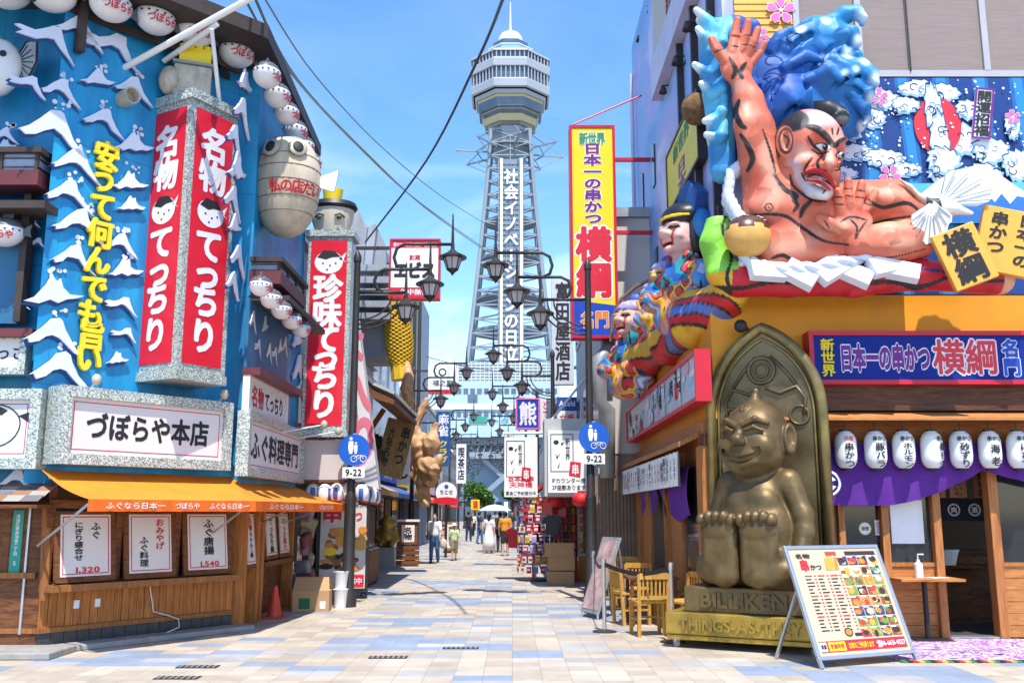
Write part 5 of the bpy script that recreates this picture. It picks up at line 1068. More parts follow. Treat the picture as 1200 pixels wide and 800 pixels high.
for s_ in (-1, 1):
    B.ell((s_ * .17, 1.80, .20), (.16, .13, .12), .1).ell((s_ * .36, 2.02, -.04), (.17, .15, .16), .1)
    B.chain([(s_ * .42, 2.03, -.03), (s_ * .60, 1.62, .0), (s_ * .62, 1.42, .03), (s_ * .62, 1.18, .14)], [.15, .125, .115, .105], .06); B.ell((s_ * .62, 1.08, .2), (.10, .12, .13), .05)
    for k in range(4): B.cap((s_ * (.55 + k * .05), 1.06, .26), (s_ * (.55 + k * .05), .93, .30), .03, .026, .015)
    B.chain([(s_ * .30, 1.0, -.05), (s_ * .30, .98, .30)], [.27, .24], .08); B.cap((s_ * .245, .93, .3), (s_ * .245, .90, .45), .19, .17, .05)
    B.box((s_ * .272, 1.18, .50), (.262, .41, .085), .12, .03); B.ell((s_ * .52, .95, .12), (.24, .24, .42), .08); B.ell((s_ * .272, .93, .53), (.22, .15, .075), .03); B.ell((s_ * .275, 1.43, .55), (.235, .11, .06), .03); B.ell((s_ * .16, 1.17, .62), (.09, .15, .03), .03, cut=True)
    for k in range(5):
        tx = .062 + k * .106; B.ell((s_ * tx, 1.575 + (.02 if 0 < k < 4 else -.01), .555), (.064, .080, .085), .012)
B.ell((0, 1.15, .62), (.016, .42, .2), .02, cut=True)
B.ell((0, 1.30, .44), (.035, .03, .05), .03, cut=True)
B.ell((0, 2.60, -.02), (.425, .45, .42), .06).ell((0, 2.36, .08), (.40, .26, .36), .10).ell((0, 2.20, .16), (.20, .13, .18), .08)
for s_ in (-1, 1):
    B.ell((s_ * .22, 2.47, .26), (.17, .15, .14), .06); B.ell((s_ * .45, 2.56, -.05), (.075, .20, .13), .03); B.ell((s_ * .50, 2.58, .0), (.05, .13, .075), .02, cut=True); B.ell((s_ * .47, 2.42, -.02), (.06, .07, .07), .03)
    B.chain([(s_ * .32, 2.745, .26), (s_ * .2, 2.80, .35), (s_ * .06, 2.73, .405)], [.03, .036, .03], .03)
    B.chain([(s_ * .30, 2.61, .32), (s_ * .19, 2.655, .39), (s_ * .09, 2.625, .425)], [.016, .026, .016], .010, cut=True); B.chain([(s_ * .29, 2.65, .33), (s_ * .19, 2.70, .38), (s_ * .09, 2.665, .415)], [.02, .026, .02], .02)
    B.chain([(s_ * .09, 2.50, .44), (s_ * .2, 2.40, .415), (s_ * .31, 2.46, .33)], [.014, .024, .014], .012, cut=True)
    B.chain([(s_ * .02, 2.93, .29), (s_ * .08, 3.0, .2)], [.012, .01], .02); B.ell((s_ * .055, 2.505, .435), (.05, .04, .05), .02)
B.chain([(-.30, 2.44, .335), (-.18, 2.325, .40), (0, 2.28, .425), (.18, 2.325, .40), (.30, 2.44, .335)], [.016, .036, .046, .036, .016], .012, cut=True)
B.chain([(-.2, 2.27, .35), (0, 2.225, .36), (.2, 2.27, .35)], [.02, .035, .02], .03)
B.ell((0, 2.545, .45), (.085, .075, .085), .04).cap((0, 2.60, .41), (0, 2.74, .39), .05, .03, .05)
B.cap((0, 2.90, -.02), (0, 3.10, -.02), .22, .06, .08).cap((0, 3.08, -.02), (.02, 3.21, -.03), .06, .025, .03).ell((.02, 3.19, -.03), .04, .02)
sculpt_mb(B, FG).build('figure', BRZ, t, smooth=True)
# ================================================================ the reclining wrestler over the corner
FW = facing((0, 12.45, 0), (0, -1, 0))
def q3(px_, py_, w_=0.0): u_, v_ = uv(FW, px_, py_, w_); return (u_, v_, w_)
KP = .0119
def facet(n, l, b):
    """hand-laid fibreglass: paint from the mesh, faces slightly tilted from patch to patch"""
    a = n.new('ShaderNodeAttribute'); a.attribute_name = 'paint'; t_ = n.new('ShaderNodeTexCoord'); v = n.new('ShaderNodeTexVoronoi'); v.inputs['Scale'].default_value = 5.5; l.new(t_.outputs['Object'], v.inputs[0])
    sb = n.new('ShaderNodeVectorMath'); sb.operation = 'SUBTRACT'; l.new(v.outputs['Color'], sb.inputs[0]); sb.inputs[1].default_value = (.5, .5, .5); sc_ = n.new('ShaderNodeVectorMath'); sc_.operation = 'SCALE'; sc_.inputs['Scale'].default_value = .42; l.new(sb.outputs[0], sc_.inputs[0])
    g_ = n.new('ShaderNodeNewGeometry'); ad = n.new('ShaderNodeVectorMath'); l.new(g_.outputs['Normal'], ad.inputs[0]); l.new(sc_.outputs[0], ad.inputs[1]); nm = n.new('ShaderNodeVectorMath'); nm.operation = 'NORMALIZE'; l.new(ad.outputs[0], nm.inputs[0]); l.new(nm.outputs[0], b.inputs['Normal'])
    nz = n.new('ShaderNodeTexNoise'); nz.inputs['Scale'].default_value = 3.5; nz.inputs['Detail'].default_value = 7; l.new(t_.outputs['Object'], nz.inputs[0]); r = n.new('ShaderNodeMapRange'); r.inputs['From Min'].default_value = .3; r.inputs['From Max'].default_value = .7; r.inputs['To Min'].default_value = .82; r.inputs['To Max'].default_value = 1.08; l.new(nz.outputs['Fac'], r.inputs[0]); hv = n.new('ShaderNodeHueSaturation'); l.new(r.outputs[0], hv.inputs['Value']); l.new(a.outputs['Color'], hv.inputs['Color']); l.new(hv.outputs[0], b.inputs['Base Color'])
SKP = node_mat('painted_figure', facet, .55)
def proj(fr, P_):
    w = P_ @ np.array(fr.to_3x3()).T + np.array(fr.translation); y_, z_ = w[:, 1], w[:, 2] - EYE; d = y_ * math.cos(TILT) + z_ * math.sin(TILT)
    return np.c_[600 + F_PX * w[:, 0] / d, 400 - F_PX * (z_ * math.cos(TILT) - y_ * math.sin(TILT)) / d]
class Paint:
    """paint laid on the survey outline of a sculpture: patches and tapering brush strokes"""
    def __init__(s, fr, P_, base): s.P = P_; s.q = proj(fr, P_); s.c = np.tile(np.array(base, float), (len(P_), 1))
    def ell(s, x, y, rx, ry): return np.hypot((s.q[:, 0] - x) / rx, (s.q[:, 1] - y) / ry)
    def soft(s, x, y, rx, ry, col, amt=.7, z0=-9): k = np.clip(1.5 - 1.5 * s.ell(x, y, rx, ry), 0, 1) * amt * (s.P[:, 2] > z0); s.c += (np.array(col) - s.c) * k[:, None]; return s
    def blob(s, x, y, rx, ry, col, z0=-9): k = np.clip((1.08 - s.ell(x, y, rx, ry)) * 6, 0, 1) * (s.P[:, 2] > z0); s.c += (np.array(col) - s.c) * k[:, None]; return s
    def stroke(s, pts, w, col=(.018, .01, .01), z0=.0):
        V = [np.array(p, float) for p in pts]; best = np.full(len(s.q), 9.0); lo, hi = np.min(V, 0) - 9, np.max(V, 0) + 9; sel = np.all((s.q > lo) & (s.q < hi), 1) & (s.P[:, 2] > z0); Q = s.q[sel]; n_ = (len(V) - 1) * 14
        if not len(Q): return s
        bb = best[sel]
        for i in range(n_ + 1):
            k = i / n_ * (len(V) - 1); j = min(int(k), len(V) - 2); f_ = k - j; p0, p1, p2, p3 = V[max(j - 1, 0)], V[j], V[j + 1], V[min(j + 2, len(V) - 1)]
            c = .5 * (2 * p1 + (p2 - p0) * f_ + (2 * p0 - 5 * p1 + 4 * p2 - p3) * f_ ** 2 + (3 * p1 - p0 - 3 * p2 + p3) * f_ ** 3); bb = np.minimum(bb, np.hypot(*(Q - c).T) / (w * (.35 + .65 * math.sin(math.pi * (.08 + .84 * i / n_)))))
        k = np.clip((1.15 - bb) * 4, 0, 1)[:, None]; s.c[sel] += (np.array(col) - s.c[sel]) * k; return s
t = thing('wrestler_sculpture', 'giant painted wrestler sculpture with raised hand, reclining over the ochre corner', 'sculpture', fw(FW, *q3(960, 345)))
Wm = Sculpt((2.35, 4.45, -.40), (5.5, 9.15, 1.0), .0145)
def ch(pts, k=.06, cut=False, S_=None): (S_ or Wm).chain([q3(a, b, c) for a, b, c, r_ in pts], [r_ * KP for *_, r_ in pts], k, cut)
ch([(906, 232, .15, 33), (893, 190, .2, 26), (884, 150, .25, 22), (877, 118, .28, 17), (869, 96, .3, 12.5)], .05); ch([(880, 175, .34, 13), (874, 145, .38, 13), (874, 120, .36, 9)], .06)
Wm.ell(q3(863, 78, .32), (19 * KP, 22 * KP, .11), .04)
for pts in ([(850, 72, .34, 7), (840, 58, .36, 6.5), (834, 47, .38, 5)], [(858, 62, .34, 6.5), (861, 42, .37, 5.6), (864, 24, .38, 4.4)], [(867, 62, .34, 6.5), (873, 44, .38, 5.6), (877, 26, .41, 4.4)], [(875, 66, .33, 6), (883, 50, .37, 5.2), (888, 35, .40, 4.2)], [(880, 74, .3, 5.6), (890, 62, .33, 4.6), (896, 51, .36, 3.8)]): ch(pts, .012)
ch([(910, 245, .15, 38), (960, 250, .15, 36), (1000, 255, .05, 30)], .1); ch([(915, 285, .12, 34), (960, 290, .15, 34), (985, 300, .1, 26)], .1); ch([(905, 305, .1, 28), (985, 312, .1, 22)], .08)
Wm.ell(q3(910, 243, .36), (32 * KP, 20 * KP, .17), .03); Wm.ell(q3(966, 262, .32), (34 * KP, 22 * KP, .16), .03); Wm.ell(q3(930, 288, .36), (44 * KP, 20 * KP, .14), .04)
ch([(1000, 240, .15, 28), (1040, 240, .2, 28), (1072, 256, .25, 24), (1088, 276, .3, 20)], .06); ch([(1015, 232, .4, 13), (1045, 236, .42, 12)], .05); ch([(1088, 278, .3, 21), (1040, 286, .38, 24), (1005, 286, .45, 19), (998, 272, .50, 15)], .04)
Wm.ell(q3(999, 260, .56), (22 * KP, 19 * KP, .12), .03)
for pts in ([(986, 250, .60, 6), (983, 238, .63, 5.6), (982, 224, .66, 4.4)], [(995, 246, .60, 6), (994, 230, .64, 5.8), (994, 213, .67, 4.6)], [(1004, 246, .60, 6), (1007, 231, .63, 5.6), (1010, 215, .66, 4.6)], [(1012, 250, .58, 5.6), (1019, 239, .60, 5.2), (1026, 225, .62, 4)], [(986, 268, .6, 7.5), (972, 262, .64, 6.5), (960, 256, .66, 5)]): ch(pts, .012)
ch([(935, 228, .25, 30), (944, 205, .36, 30)], .06); ch([(912, 215, .32, 7), (926, 238, .4, 6)], .03); ch([(955, 236, .42, 6), (938, 254, .44, 6)], .03)
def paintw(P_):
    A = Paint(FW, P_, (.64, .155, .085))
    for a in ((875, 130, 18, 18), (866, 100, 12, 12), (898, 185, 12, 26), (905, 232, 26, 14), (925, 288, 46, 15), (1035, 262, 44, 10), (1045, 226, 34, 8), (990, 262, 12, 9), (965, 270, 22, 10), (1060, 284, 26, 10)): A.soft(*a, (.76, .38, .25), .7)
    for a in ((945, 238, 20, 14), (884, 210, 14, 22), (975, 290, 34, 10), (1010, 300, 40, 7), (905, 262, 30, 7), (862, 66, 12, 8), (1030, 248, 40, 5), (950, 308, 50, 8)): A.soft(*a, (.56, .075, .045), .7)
    for pts, w_ in (([(866, 118), (862, 132), (868, 146), (874, 150)], 3.6), ([(868, 158), (876, 170), (882, 186), (876, 200)], 3.6), ([(894, 152), (904, 182), (911, 212)], 1.8), ([(855, 68), (862, 82), (858, 92)], 3.0), ([(874, 74), (868, 84), (870, 92)], 3.0), ([(857, 54), (866, 55)], .9), ([(857, 42), (868, 43)], .9), ([(836, 62), (848, 57)], .9), ([(869, 52), (880, 53)], .9), ([(872, 41), (881, 42)], .9), ([(880, 54), (889, 57)], .8),
                    ([(907, 205), (920, 222), (933, 229), (930, 236)], 3.2), ([(927, 228), (934, 240), (930, 248)], 2.6), ([(952, 234), (942, 244), (938, 254)], 3.2), ([(876, 253), (900, 251), (922, 254), (942, 268), (965, 282), (994, 287)], 2.2), ([(904, 303), (917, 299), (930, 306)], 2.4), ([(1018, 234), (1034, 243), (1062, 238), (1076, 246)], 2.6), ([(1022, 262), (1050, 256), (1078, 252)], 1.6), ([(998, 300), (1040, 302), (1084, 292)], 1.5), ([(985, 260), (998, 254), (1016, 258)], 1.5), ([(1002, 280), (1004, 266), (996, 257)], 1.4), ([(1003, 280), (1009, 268), (1015, 260)], 1.2),
                    ([(978, 239), (989, 240)], .9), ([(978, 231), (988, 231)], .9), ([(989, 229), (1000, 230)], .9), ([(989, 221), (999, 221)], .9), ([(1002, 231), (1013, 232)], .9), ([(1005, 223), (1014, 224)], .9), ([(1013, 238), (1023, 241)], .9), ([(966, 258), (972, 268)], 1), ([(926, 205), (930, 218), (948, 232), (968, 237)], 2.0)): A.stroke(pts, w_)
    d = A.ell(901, 243, 4.6, 4.2); A.c[np.abs(d - 1) < .2] = (.08, .02, .02); A.blob(901, 243, 1.2, 1.2, (.08, .02, .02)); return A.c
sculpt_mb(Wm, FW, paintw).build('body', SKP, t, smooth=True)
Hd = Sculpt((3.15, 5.45, -.1), (4.75, 7.95, 1.2), .0115)
Hd.ell(q3(948, 172, .45), (.46, .50, .44), .02, rot=Matrix.Rotation(R(12), 3, 'Z')).ell(q3(955, 206, .50), (.33, .31, .33), .06).ell(q3(964, 227, .62), (.14, .10, .14), .05).ell(q3(946, 193, .68), (.19, .15, .18), .05)
ch([(942, 207, .62, 9), (952, 222, .66, 8), (964, 229, .70, 8)], .05, S_=Hd)
Hd.ell(q3(920, 166, .56), (.10, .20, .12), .02); Hd.ell(q3(922, 165, .68), (.055, .13, .06), .015, cut=True)
Hd.ell(q3(964, 172, .95), (.13, .065, .09), .03, cut=True); Hd.ell(q3(964, 172, .83), (.10, .055, .07), .01); Hd.ell(q3(985, 182, .84), (.07, .06, .08), .03, cut=True); Hd.ell(q3(985, 182, .74), (.06, .05, .06), .01)
ch([(949, 150, .82, 3.6), (962, 156, .90, 5), (975, 168, .90, 4.2)], .03, S_=Hd); ch([(980, 168, .86, 3.6), (990, 163, .72, 3)], .03, S_=Hd); ch([(974, 170, .88, 4), (975, 184, .95, 6), (973, 193, .99, 7)], .03, S_=Hd)
Hd.ell(q3(963, 194, .93), (.065, .05, .06), .02); Hd.ell(q3(982, 193, .90), (.05, .045, .06), .02)
ch([(945, 201, .80, 3), (957, 199, .88, 3.6), (969, 205, .92, 3.6), (977, 217, .82, 3)], .02, S_=Hd); ch([(949, 212, .80, 3), (961, 212, .88, 3.4), (970, 220, .84, 3)], .02, S_=Hd); ch([(948, 206, .84, 2), (960, 206, .92, 3), (972, 214, .90, 2.4)], .012, True, Hd)
ch([(952, 186, .86, 2), (946, 196, .84, 2), (944, 206, .80, 2)], .02, True, Hd)
def painth(P_):
    A = Paint(FW, P_, (.66, .165, .095)); INK_ = (.016, .012, .014)
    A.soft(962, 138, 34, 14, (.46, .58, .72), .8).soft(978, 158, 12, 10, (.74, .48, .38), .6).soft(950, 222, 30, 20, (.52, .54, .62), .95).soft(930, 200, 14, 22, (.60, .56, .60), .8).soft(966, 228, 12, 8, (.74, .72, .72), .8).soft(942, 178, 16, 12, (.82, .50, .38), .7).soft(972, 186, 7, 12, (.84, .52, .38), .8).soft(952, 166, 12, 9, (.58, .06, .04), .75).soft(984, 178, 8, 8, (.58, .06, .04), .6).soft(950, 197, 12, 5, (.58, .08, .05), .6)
    for a in ((912, 156, 17, 27), (924, 141, 25, 14), (906, 180, 8, 16)): A.blob(*a, INK_)
    A.blob(920, 166, 11, 18, (.74, .30, .2), .4); A.c[(np.abs(A.ell(921, 165, 8, 14) - 1) < .14) & (P_[:, 2] > .4)] = (.20, .04, .03); A.stroke([(918, 158), (924, 164), (921, 174)], 1.6, (.25, .05, .03), .3)
    A.blob(963, 172, 10.5, 4.8, INK_, .5).blob(964, 172.3, 8.8, 3.8, (.75, .76, .80), .5).blob(967, 172, 3.6, 3.8, INK_, .5).blob(966, 171, 1.0, 1.0, (.8, .8, .8), .5).blob(985, 182, 6, 4.4, INK_, .4).blob(986, 182, 4.6, 3.3, (.75, .76, .80), .4).blob(988, 182, 2.2, 3, INK_, .4)
    for pts, w_ in (([(945, 148), (957, 151), (968, 160), (978, 172)], 4.4), ([(980, 172), (983, 166), (992, 161)], 2.8), ([(947, 160), (953, 170), (962, 178)], 1.9), ([(951, 175), (960, 180), (971, 178)], 1.2), ([(964, 182), (958, 190), (960, 198), (968, 200)], 1.8), ([(986, 190), (984, 198), (978, 200)], 1.4), ([(981, 158), (983, 150)], 1.4), ([(976, 158), (975, 150)], 1.2), ([(952, 186), (944, 196), (942, 206)], 1.4), ([(908, 182), (914, 204), (930, 222), (950, 234), (968, 236)], 2.0), ([(968, 222), (964, 227)], 1.2)): A.stroke(pts, w_, z0=.2)
    A.stroke([(941, 205), (956, 200), (970, 206), (978, 220)], 3.6, (.45, .015, .02), .5).stroke([(946, 211), (960, 213), (972, 222)], 2.6, (.45, .015, .02), .5).stroke([(945, 207), (959, 206), (973, 216)], 1.7, INK_, .5).stroke([(951, 207), (960, 207.5), (968, 211)], .9, (.75, .72, .68), .5).stroke([(939, 203), (944, 212)], 1.3, INK_, .4); return A.c
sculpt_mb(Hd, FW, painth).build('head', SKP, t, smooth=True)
m = MB(FW); m.tube([q3(955, 132, .35), q3(972, 128, .42), q3(983, 134, .5), q3(987, 140, .62)], [.16, .12, .12, .10], 12); m.build('topknot', BLACK, t, smooth=True); m = MB(FW); m.ell(q3(987, 137, .62), (.10, .12, .05), 12, 6); m.build('topknot_end', mat('hair_grey', (.12, .12, .12), .7), t, smooth=True)
# base cloth, rope and folded paper
RD = Sculpt((2.2, 4.15, -.45), (6.9, 5.6, .75), .024)
RD.chain([q3(a, b, c) for a, b, c in ((866, 326, .1), (920, 330, .25), (1000, 328, .25), (1080, 322, .25), (1170, 328, .2))], [.25, .20, .22, .2, .2], .08)
RD.chain([q3(a, b, c) for a, b, c in ((866, 326, .1), (846, 320, 0), (838, 285, -.05), (846, 240, -.1))], [.24, .2, .2, .16], .06)
def paintr(P_):
    x_, y_, z_ = P_.T; c = np.tile(np.array((.56, .012, .025)), (len(P_), 1)); g = (x_ < q3(858, 300)[0]) & (y_ > q3(858, 322)[1]); c[g] = (.22, .56, .05); yl = (x_ < q3(852, 330)[0]) & ~g; c[yl] = (.75, .42, .02)
    l = np.abs(y_ - (q3(900, 338)[1] + .05 * np.sin(x_ * 3.4) + .03 * np.sin(x_ * 7.7 + 1))) < .028; c[l & (z_ > 0)] = (.015, .012, .012); l = np.abs(y_ - (q3(900, 324)[1] + .06 * np.sin(x_ * 2.6 + 2))) < .02; c[l & (x_ > q3(1000, 320)[0])] = (.015, .03, .2)
    l = np.abs(x_ - (q3(850, 300)[0] + .05 * np.sin(y_ * 9))) < .022; c[l & (x_ < q3(862, 300)[0])] = (.015, .012, .012); pk = x_ > q3(1160, 330)[0]; c[pk] = (.74, .36, .22); return c
sculpt_mb(RD, FW, paintr).build('base_cloth', SKP, t, smooth=True)
ROPE = mat('rope_white', (.62, .67, .78), .55, var=.15, scale=9, stretch=(1, 1, 1))
def rope(pts, r_, nm):
    m = MB(FW); ps = []; n_ = 60
    P_ = [Vector(p) for p in pts]
    for s_ in range(2):
        line_ = []
        for i in range(n_ + 1):
            k = i / n_ * (len(P_) - 1); j = min(int(k), len(P_) - 2); b = P_[j].lerp(P_[j + 1], k - j); a = i * .62 + s_ * math.pi; line_.append(b + Vector((math.cos(a) * .2, math.cos(a), math.sin(a))) * r_ * .55)
        m.tube(line_, r_ * .72, 8)
    m.build(nm, ROPE, t, smooth=True)
rope([q3(868, 304, .35), q3(905, 316, .5), q3(960, 314, .55), q3(1020, 300, .5), q3(1066, 290, .45)], .075, 'rope_belt'); rope([q3(868, 196, .1), q3(856, 205, .1), q3(852, 232, .1), q3(864, 255, .15), q3(872, 262, .2)], .10, 'shoulder_rope')
PAP = mat('folded_paper', (.74, .77, .84), .5, var=.06); 
for px_, py_, w_, h_, rz in ((900, 318, 42, 20, 4), (938, 322, 36, 24, -38), (972, 316, 36, 26, 36), (1014, 326, 36, 22, -8) if False else (1003, 322, 34, 20, -34), (1034, 312, 30, 22, 20), (1058, 318, 34, 20, -20)):
    c = q3(px_, py_, .52); f = FW @ Matrix.Translation(c) @ Matrix.Rotation(R(rz), 4, 'Z') @ Matrix.Rotation(R(-18), 4, 'X') @ Matrix.Rotation(R(14 if rz > 0 else -14), 4, 'Y'); MB(f).box(-w_ * KP / 2, w_ * KP / 2, -h_ * KP / 2, h_ * KP / 2, -.07, .07).build('folded_paper', PAP, t, bevel=.01)
# surf behind the wrestler
Wv = Sculpt((2.2, 4.6, -.55), (5.3, 9.4, .6), .02)
def cw(pts, k=.12): Wv.chain([q3(a, b, c) for a, b, c, r_ in pts], [r_ * KP for *_, r_ in pts], k)
Wv.ell(q3(930, 105, -.1), (60 * KP, 66 * KP, .28), .1).ell(q3(985, 130, -.1), (36 * KP, 36 * KP, .2), .1).ell(q3(900, 95, -.15), (36 * KP, 50 * KP, .2), .1); Wv.ell(q3(950, 80, -.08), (50 * KP, 44 * KP, .24), .1); Wv.ell(q3(966, 105, -.1), (50 * KP, 42 * KP, .24), .1)
cw([(920, 125, -.1, 36), (900, 150, -.15, 26)]); cw([(930, 60, -.05, 24), (955, 38, 0, 18), (975, 30, .05, 12), (990, 18, .12, 10), (1003, 15, .18, 8), (1011, 22, .2, 5), (1010, 29, .2, 3)], .06); cw([(955, 45, 0, 22), (980, 40, .08, 13), (997, 40, .16, 9), (1004, 50, .2, 5), (1001, 58, .2, 3)], .06); cw([(965, 60, 0, 22), (980, 52, .05, 10), (990, 62, .16, 6), (990, 71, .18, 3)], .05)
cw([(960, 95, -.05, 28), (990, 88, .05, 20), (1008, 83, .12, 13), (1020, 89, .2, 9), (1024, 98, .22, 5), (1021, 104, .22, 3)], .06); cw([(980, 100, 0, 22), (1002, 105, .1, 12), (1016, 112, .16, 8), (1018, 122, .18, 4)], .05)
cw([(840, 35, -.1, 14), (858, 40, -.1, 22), (880, 34, -.15, 12)], .06); cw([(820, 24, -.05, 5), (832, 35, -.05, 12), (838, 70, -.1, 18), (842, 110, -.1, 18), (846, 160, -.12, 17), (848, 200, -.12, 16)], .05)
for a, b, e_, g_ in ((838, 34, 816, 12), (836, 60, 818, 34), (836, 92, 814, 76), (838, 115, 822, 98), (840, 140, 826, 142), (846, 162, 832, 112) if False else (842, 165, 828, 158)): cw([(a, b, 0, 10), (e_, g_, .12, 4)], .04)
for a, b, c, d, r_ in ((905, 150, 985, 50, 4), (890, 120, 950, 40, 4), (930, 150, 1005, 88, 4), (895, 80, 925, 52, 3), (940, 128, 1008, 108, 3.5)): cut_ = [q3(a + (c - a) * i / 8, b + (d - b) * i / 8 + 9 * math.sin(i * .8), .24 - .02 * i * .3) for i in range(9)]; Wv.chain(cut_, [r_ * KP] * 9, .03, True)
for x_ in range(5): cw([(832 + 3 * x_, 60 + 26 * x_, .10, 5), (846, 50 + 27 * x_, .12, 7), (850, 30 + 28 * x_, .10, 4)], .03)
for pts in ([(905, 62, 0, 12), (914, 44, .08, 8), (926, 36, .14, 5), (936, 40, .16, 2.5)], [(930, 50, 0, 12), (944, 32, .08, 8), (957, 26, .14, 5), (965, 31, .16, 2.5)], [(985, 60, .05, 10), (1004, 66, .14, 7), (1011, 75, .18, 4), (1007, 82, .18, 2)], [(990, 105, .05, 12), (1012, 128, .12, 8), (1018, 140, .14, 4), (1012, 147, .14, 2)], [(975, 70, .16, 9), (990, 78, .22, 7), (997, 88, .25, 4)], [(945, 95, .16, 8), (970, 84, .22, 8), (984, 92, .26, 5)], [(920, 80, .16, 7), (945, 66, .22, 7), (962, 70, .25, 4)]): cw(pts, .02)
def paintv(P_):
    x_, y_, z_ = P_.T; k = np.clip((x_ - q3(880, 100)[0]) / 2.4 - .02 + .35 * np.sin(y_ * 2.3 + x_ * 1.5) * .4 + .2 * np.sin(y_ * 6 - x_ * 4) * .5 + (y_ - 7.3) * .12, 0, 1)[:, None]; c = np.array((.004, .07, .36)) * (1 - k) + np.array((.015, .28, .58)) * k
    lf = x_ < q3(858, 100)[0]; kk = np.clip(.5 + .5 * np.sin(y_ * 5.2 + x_ * 3), 0, 1)[:, None]; c[lf] = (np.array((.02, .22, .52)) * (1 - kk) + np.array((.12, .50, .72)) * kk)[lf]
    for a, b, r_ in ((1010, 24, 13), (1003, 54, 9), (990, 68, 8), (1022, 99, 10), (1018, 120, 8), (936, 38, 7), (965, 29, 7), (1009, 79, 7), (1013, 145, 7), (998, 88, 5), (985, 92, 5), (963, 70, 5), (815, 13, 15), (818, 36, 10), (814, 78, 10), (822, 99, 9), (826, 142, 10), (828, 158, 9)):
        u_, v_ = q3(a, b, .1)[:2]; d = np.hypot(x_ - u_, y_ - v_) / (r_ * KP); q = np.clip(1.5 - 1.3 * d, 0, 1)[:, None]; c = c * (1 - q) + np.array((.62, .78, .84)) * q
    return c
sculpt_mb(Wv, FW, paintv).build('surf', SKP, t, smooth=True)
m = MB(FW)
for a, b in ((905, 92), (912, 115), (930, 45), (905, 72)):
    o_ = q3(a, b, .24); m.tube([(o_[0] + (.16 - j * .014) * math.cos(.6 * j), o_[1] + (.12 - j * .010) * math.sin(.6 * j), o_[2] - .03 + .0 * j) for j in range(9)], .009, 4)
m.build('curl_lines', NAVY, t)
# snack ball and crane
o = q3(876, 277, .42); t = thing('snack_ball', 'brown glazed octopus ball model hanging at the wrestler\'s side', 'model food', fw(FW, *o))
def bl(i, j): return 1 if i > 7 + (1 if math.sin(j * 1.3) > .2 else 0) else 0
MB(FW @ Matrix.Translation(o) @ Matrix.Rotation(R(-90), 4, 'X')).ell((0, 0, 0), (.31, .26, .29), 26, 14, mf=bl).build('ball', [mat('snack_gold', (.66, .36, .09), .4, var=.15), mat('snack_sauce', (.09, .04, .03), .3)], t, smooth=True)
m = MB(FW @ Matrix.Translation(o) @ Matrix.Rotation(R(-90), 4, 'X')); rr = random.Random(2)
for i in range(26): a, k = rr.uniform(0, 6.28), rr.uniform(.55, .98); m.cbox((.31 * k * math.cos(a) * .75, .26 * k * math.sin(a) * .75, .292 * math.sqrt(max(0, 1 - (k * .75) ** 2)) + .004), (.05, .012, .008), 0, Matrix.Rotation(rr.uniform(0, 3), 3, 'Z'))
m.build('topping', FOAM, t)
t = thing('crane_figure', 'white model crane with spread wings flying past the wrestler\'s elbow', 'model bird', fw(FW, *q3(1100, 245, .5)))
Cr = Sculpt((4.9, 5.2, .2), (6.6, 6.6, .9), .016)
Cr.chain([q3(a, b, .52) for a, b in ((1054, 210), (1066, 219), (1078, 231), (1092, 240))], [.012, .035, .04, .07], .03); Cr.ell(q3(1104, 243, .5), (.22, .12, .12), .04, rot=Matrix.Rotation(R(-8), 3, 'Z')); Cr.chain([q3(1115, 244, .5), q3(1138, 250, .48)], [.09, .03], .04)
def paintc(P_): c = np.tile(np.array((.78, .79, .80)), (len(P_), 1)); a = q3(1078, 231)[0]; c[P_[:, 0] < a] = (.03, .03, .04); c[P_[:, 0] < q3(1062, 215)[0]] = (.62, .4, .3); return c
sculpt_mb(Cr, FW, paintc).build('body', SKP, t, smooth=True)
for base, tips, zz in (((1092, 236), [(1068, 252), (1070, 266), (1074, 276), (1081, 283), (1089, 285), (1097, 281), (1104, 274), (1110, 264), (1114, 254)], .56), ((1100, 238), [(1108, 205), (1120, 200), (1135, 202), (1150, 210), (1162, 222), (1160, 234), (1144, 242)], .46)):
    m = MB(FW)
    for i in range(len(tips) - 1):
        b_, c_, d_ = (q3(*base, zz), q3(*tips[i], zz), q3(*tips[i + 1], zz)); mid_ = ((c_[0] + d_[0]) / 2 + (c_[0] - b_[0]) * .07, (c_[1] + d_[1]) / 2 + (c_[1] - b_[1]) * .07); m.poly([(b_[0], b_[1]), (c_[0], c_[1]), mid_, (d_[0], d_[1])], zz + i * .004, zz + i * .004 + .02)
    wg = m.build('wing', WHITE, t); m = MB(FW)
    for i in range(len(tips)): b_, c_ = Vector(q3(*base, zz + .06)), Vector(q3(*tips[i], zz + .06)); m.bar(b_.lerp(c_, .35), c_, .012, .012)
    m.build('feather_lines', GREYM, wg)
# ---- deity reliefs climbing round the corner on the street side
def fab(n, l, b):
    t_ = n.new('ShaderNodeTexCoord'); nz = n.new('ShaderNodeTexNoise'); nz.inputs['Scale'].default_value = 1.5; nz.inputs['Detail'].default_value = 1.0; nz.inputs['Distortion'].default_value = 1.2; l.new(t_.outputs['Object'], nz.inputs[0]); r = n.new('ShaderNodeValToRGB'); r.color_ramp.interpolation = 'CONSTANT'; e = r.color_ramp.elements
    e[0].color = (.02, .10, .38, 1); e[1].position = .36; e[1].color = (.02, .28, .32, 1)
    for p_, c_ in ((.405, (.02, .015, .015)), (.42, (.60, .04, .05)), (.48, (.02, .015, .015)), (.495, (.72, .42, .03)), (.545, (.62, .22, .28)), (.59, (.02, .02, .02)), (.605, (.10, .33, .62)), (.66, (.66, .62, .7))): q = e.new(p_); q.color = (*c_, 1)
    l.new(nz.outputs['Fac'], r.inputs[0]); l.new(r.outputs[0], b.inputs['Base Color'])
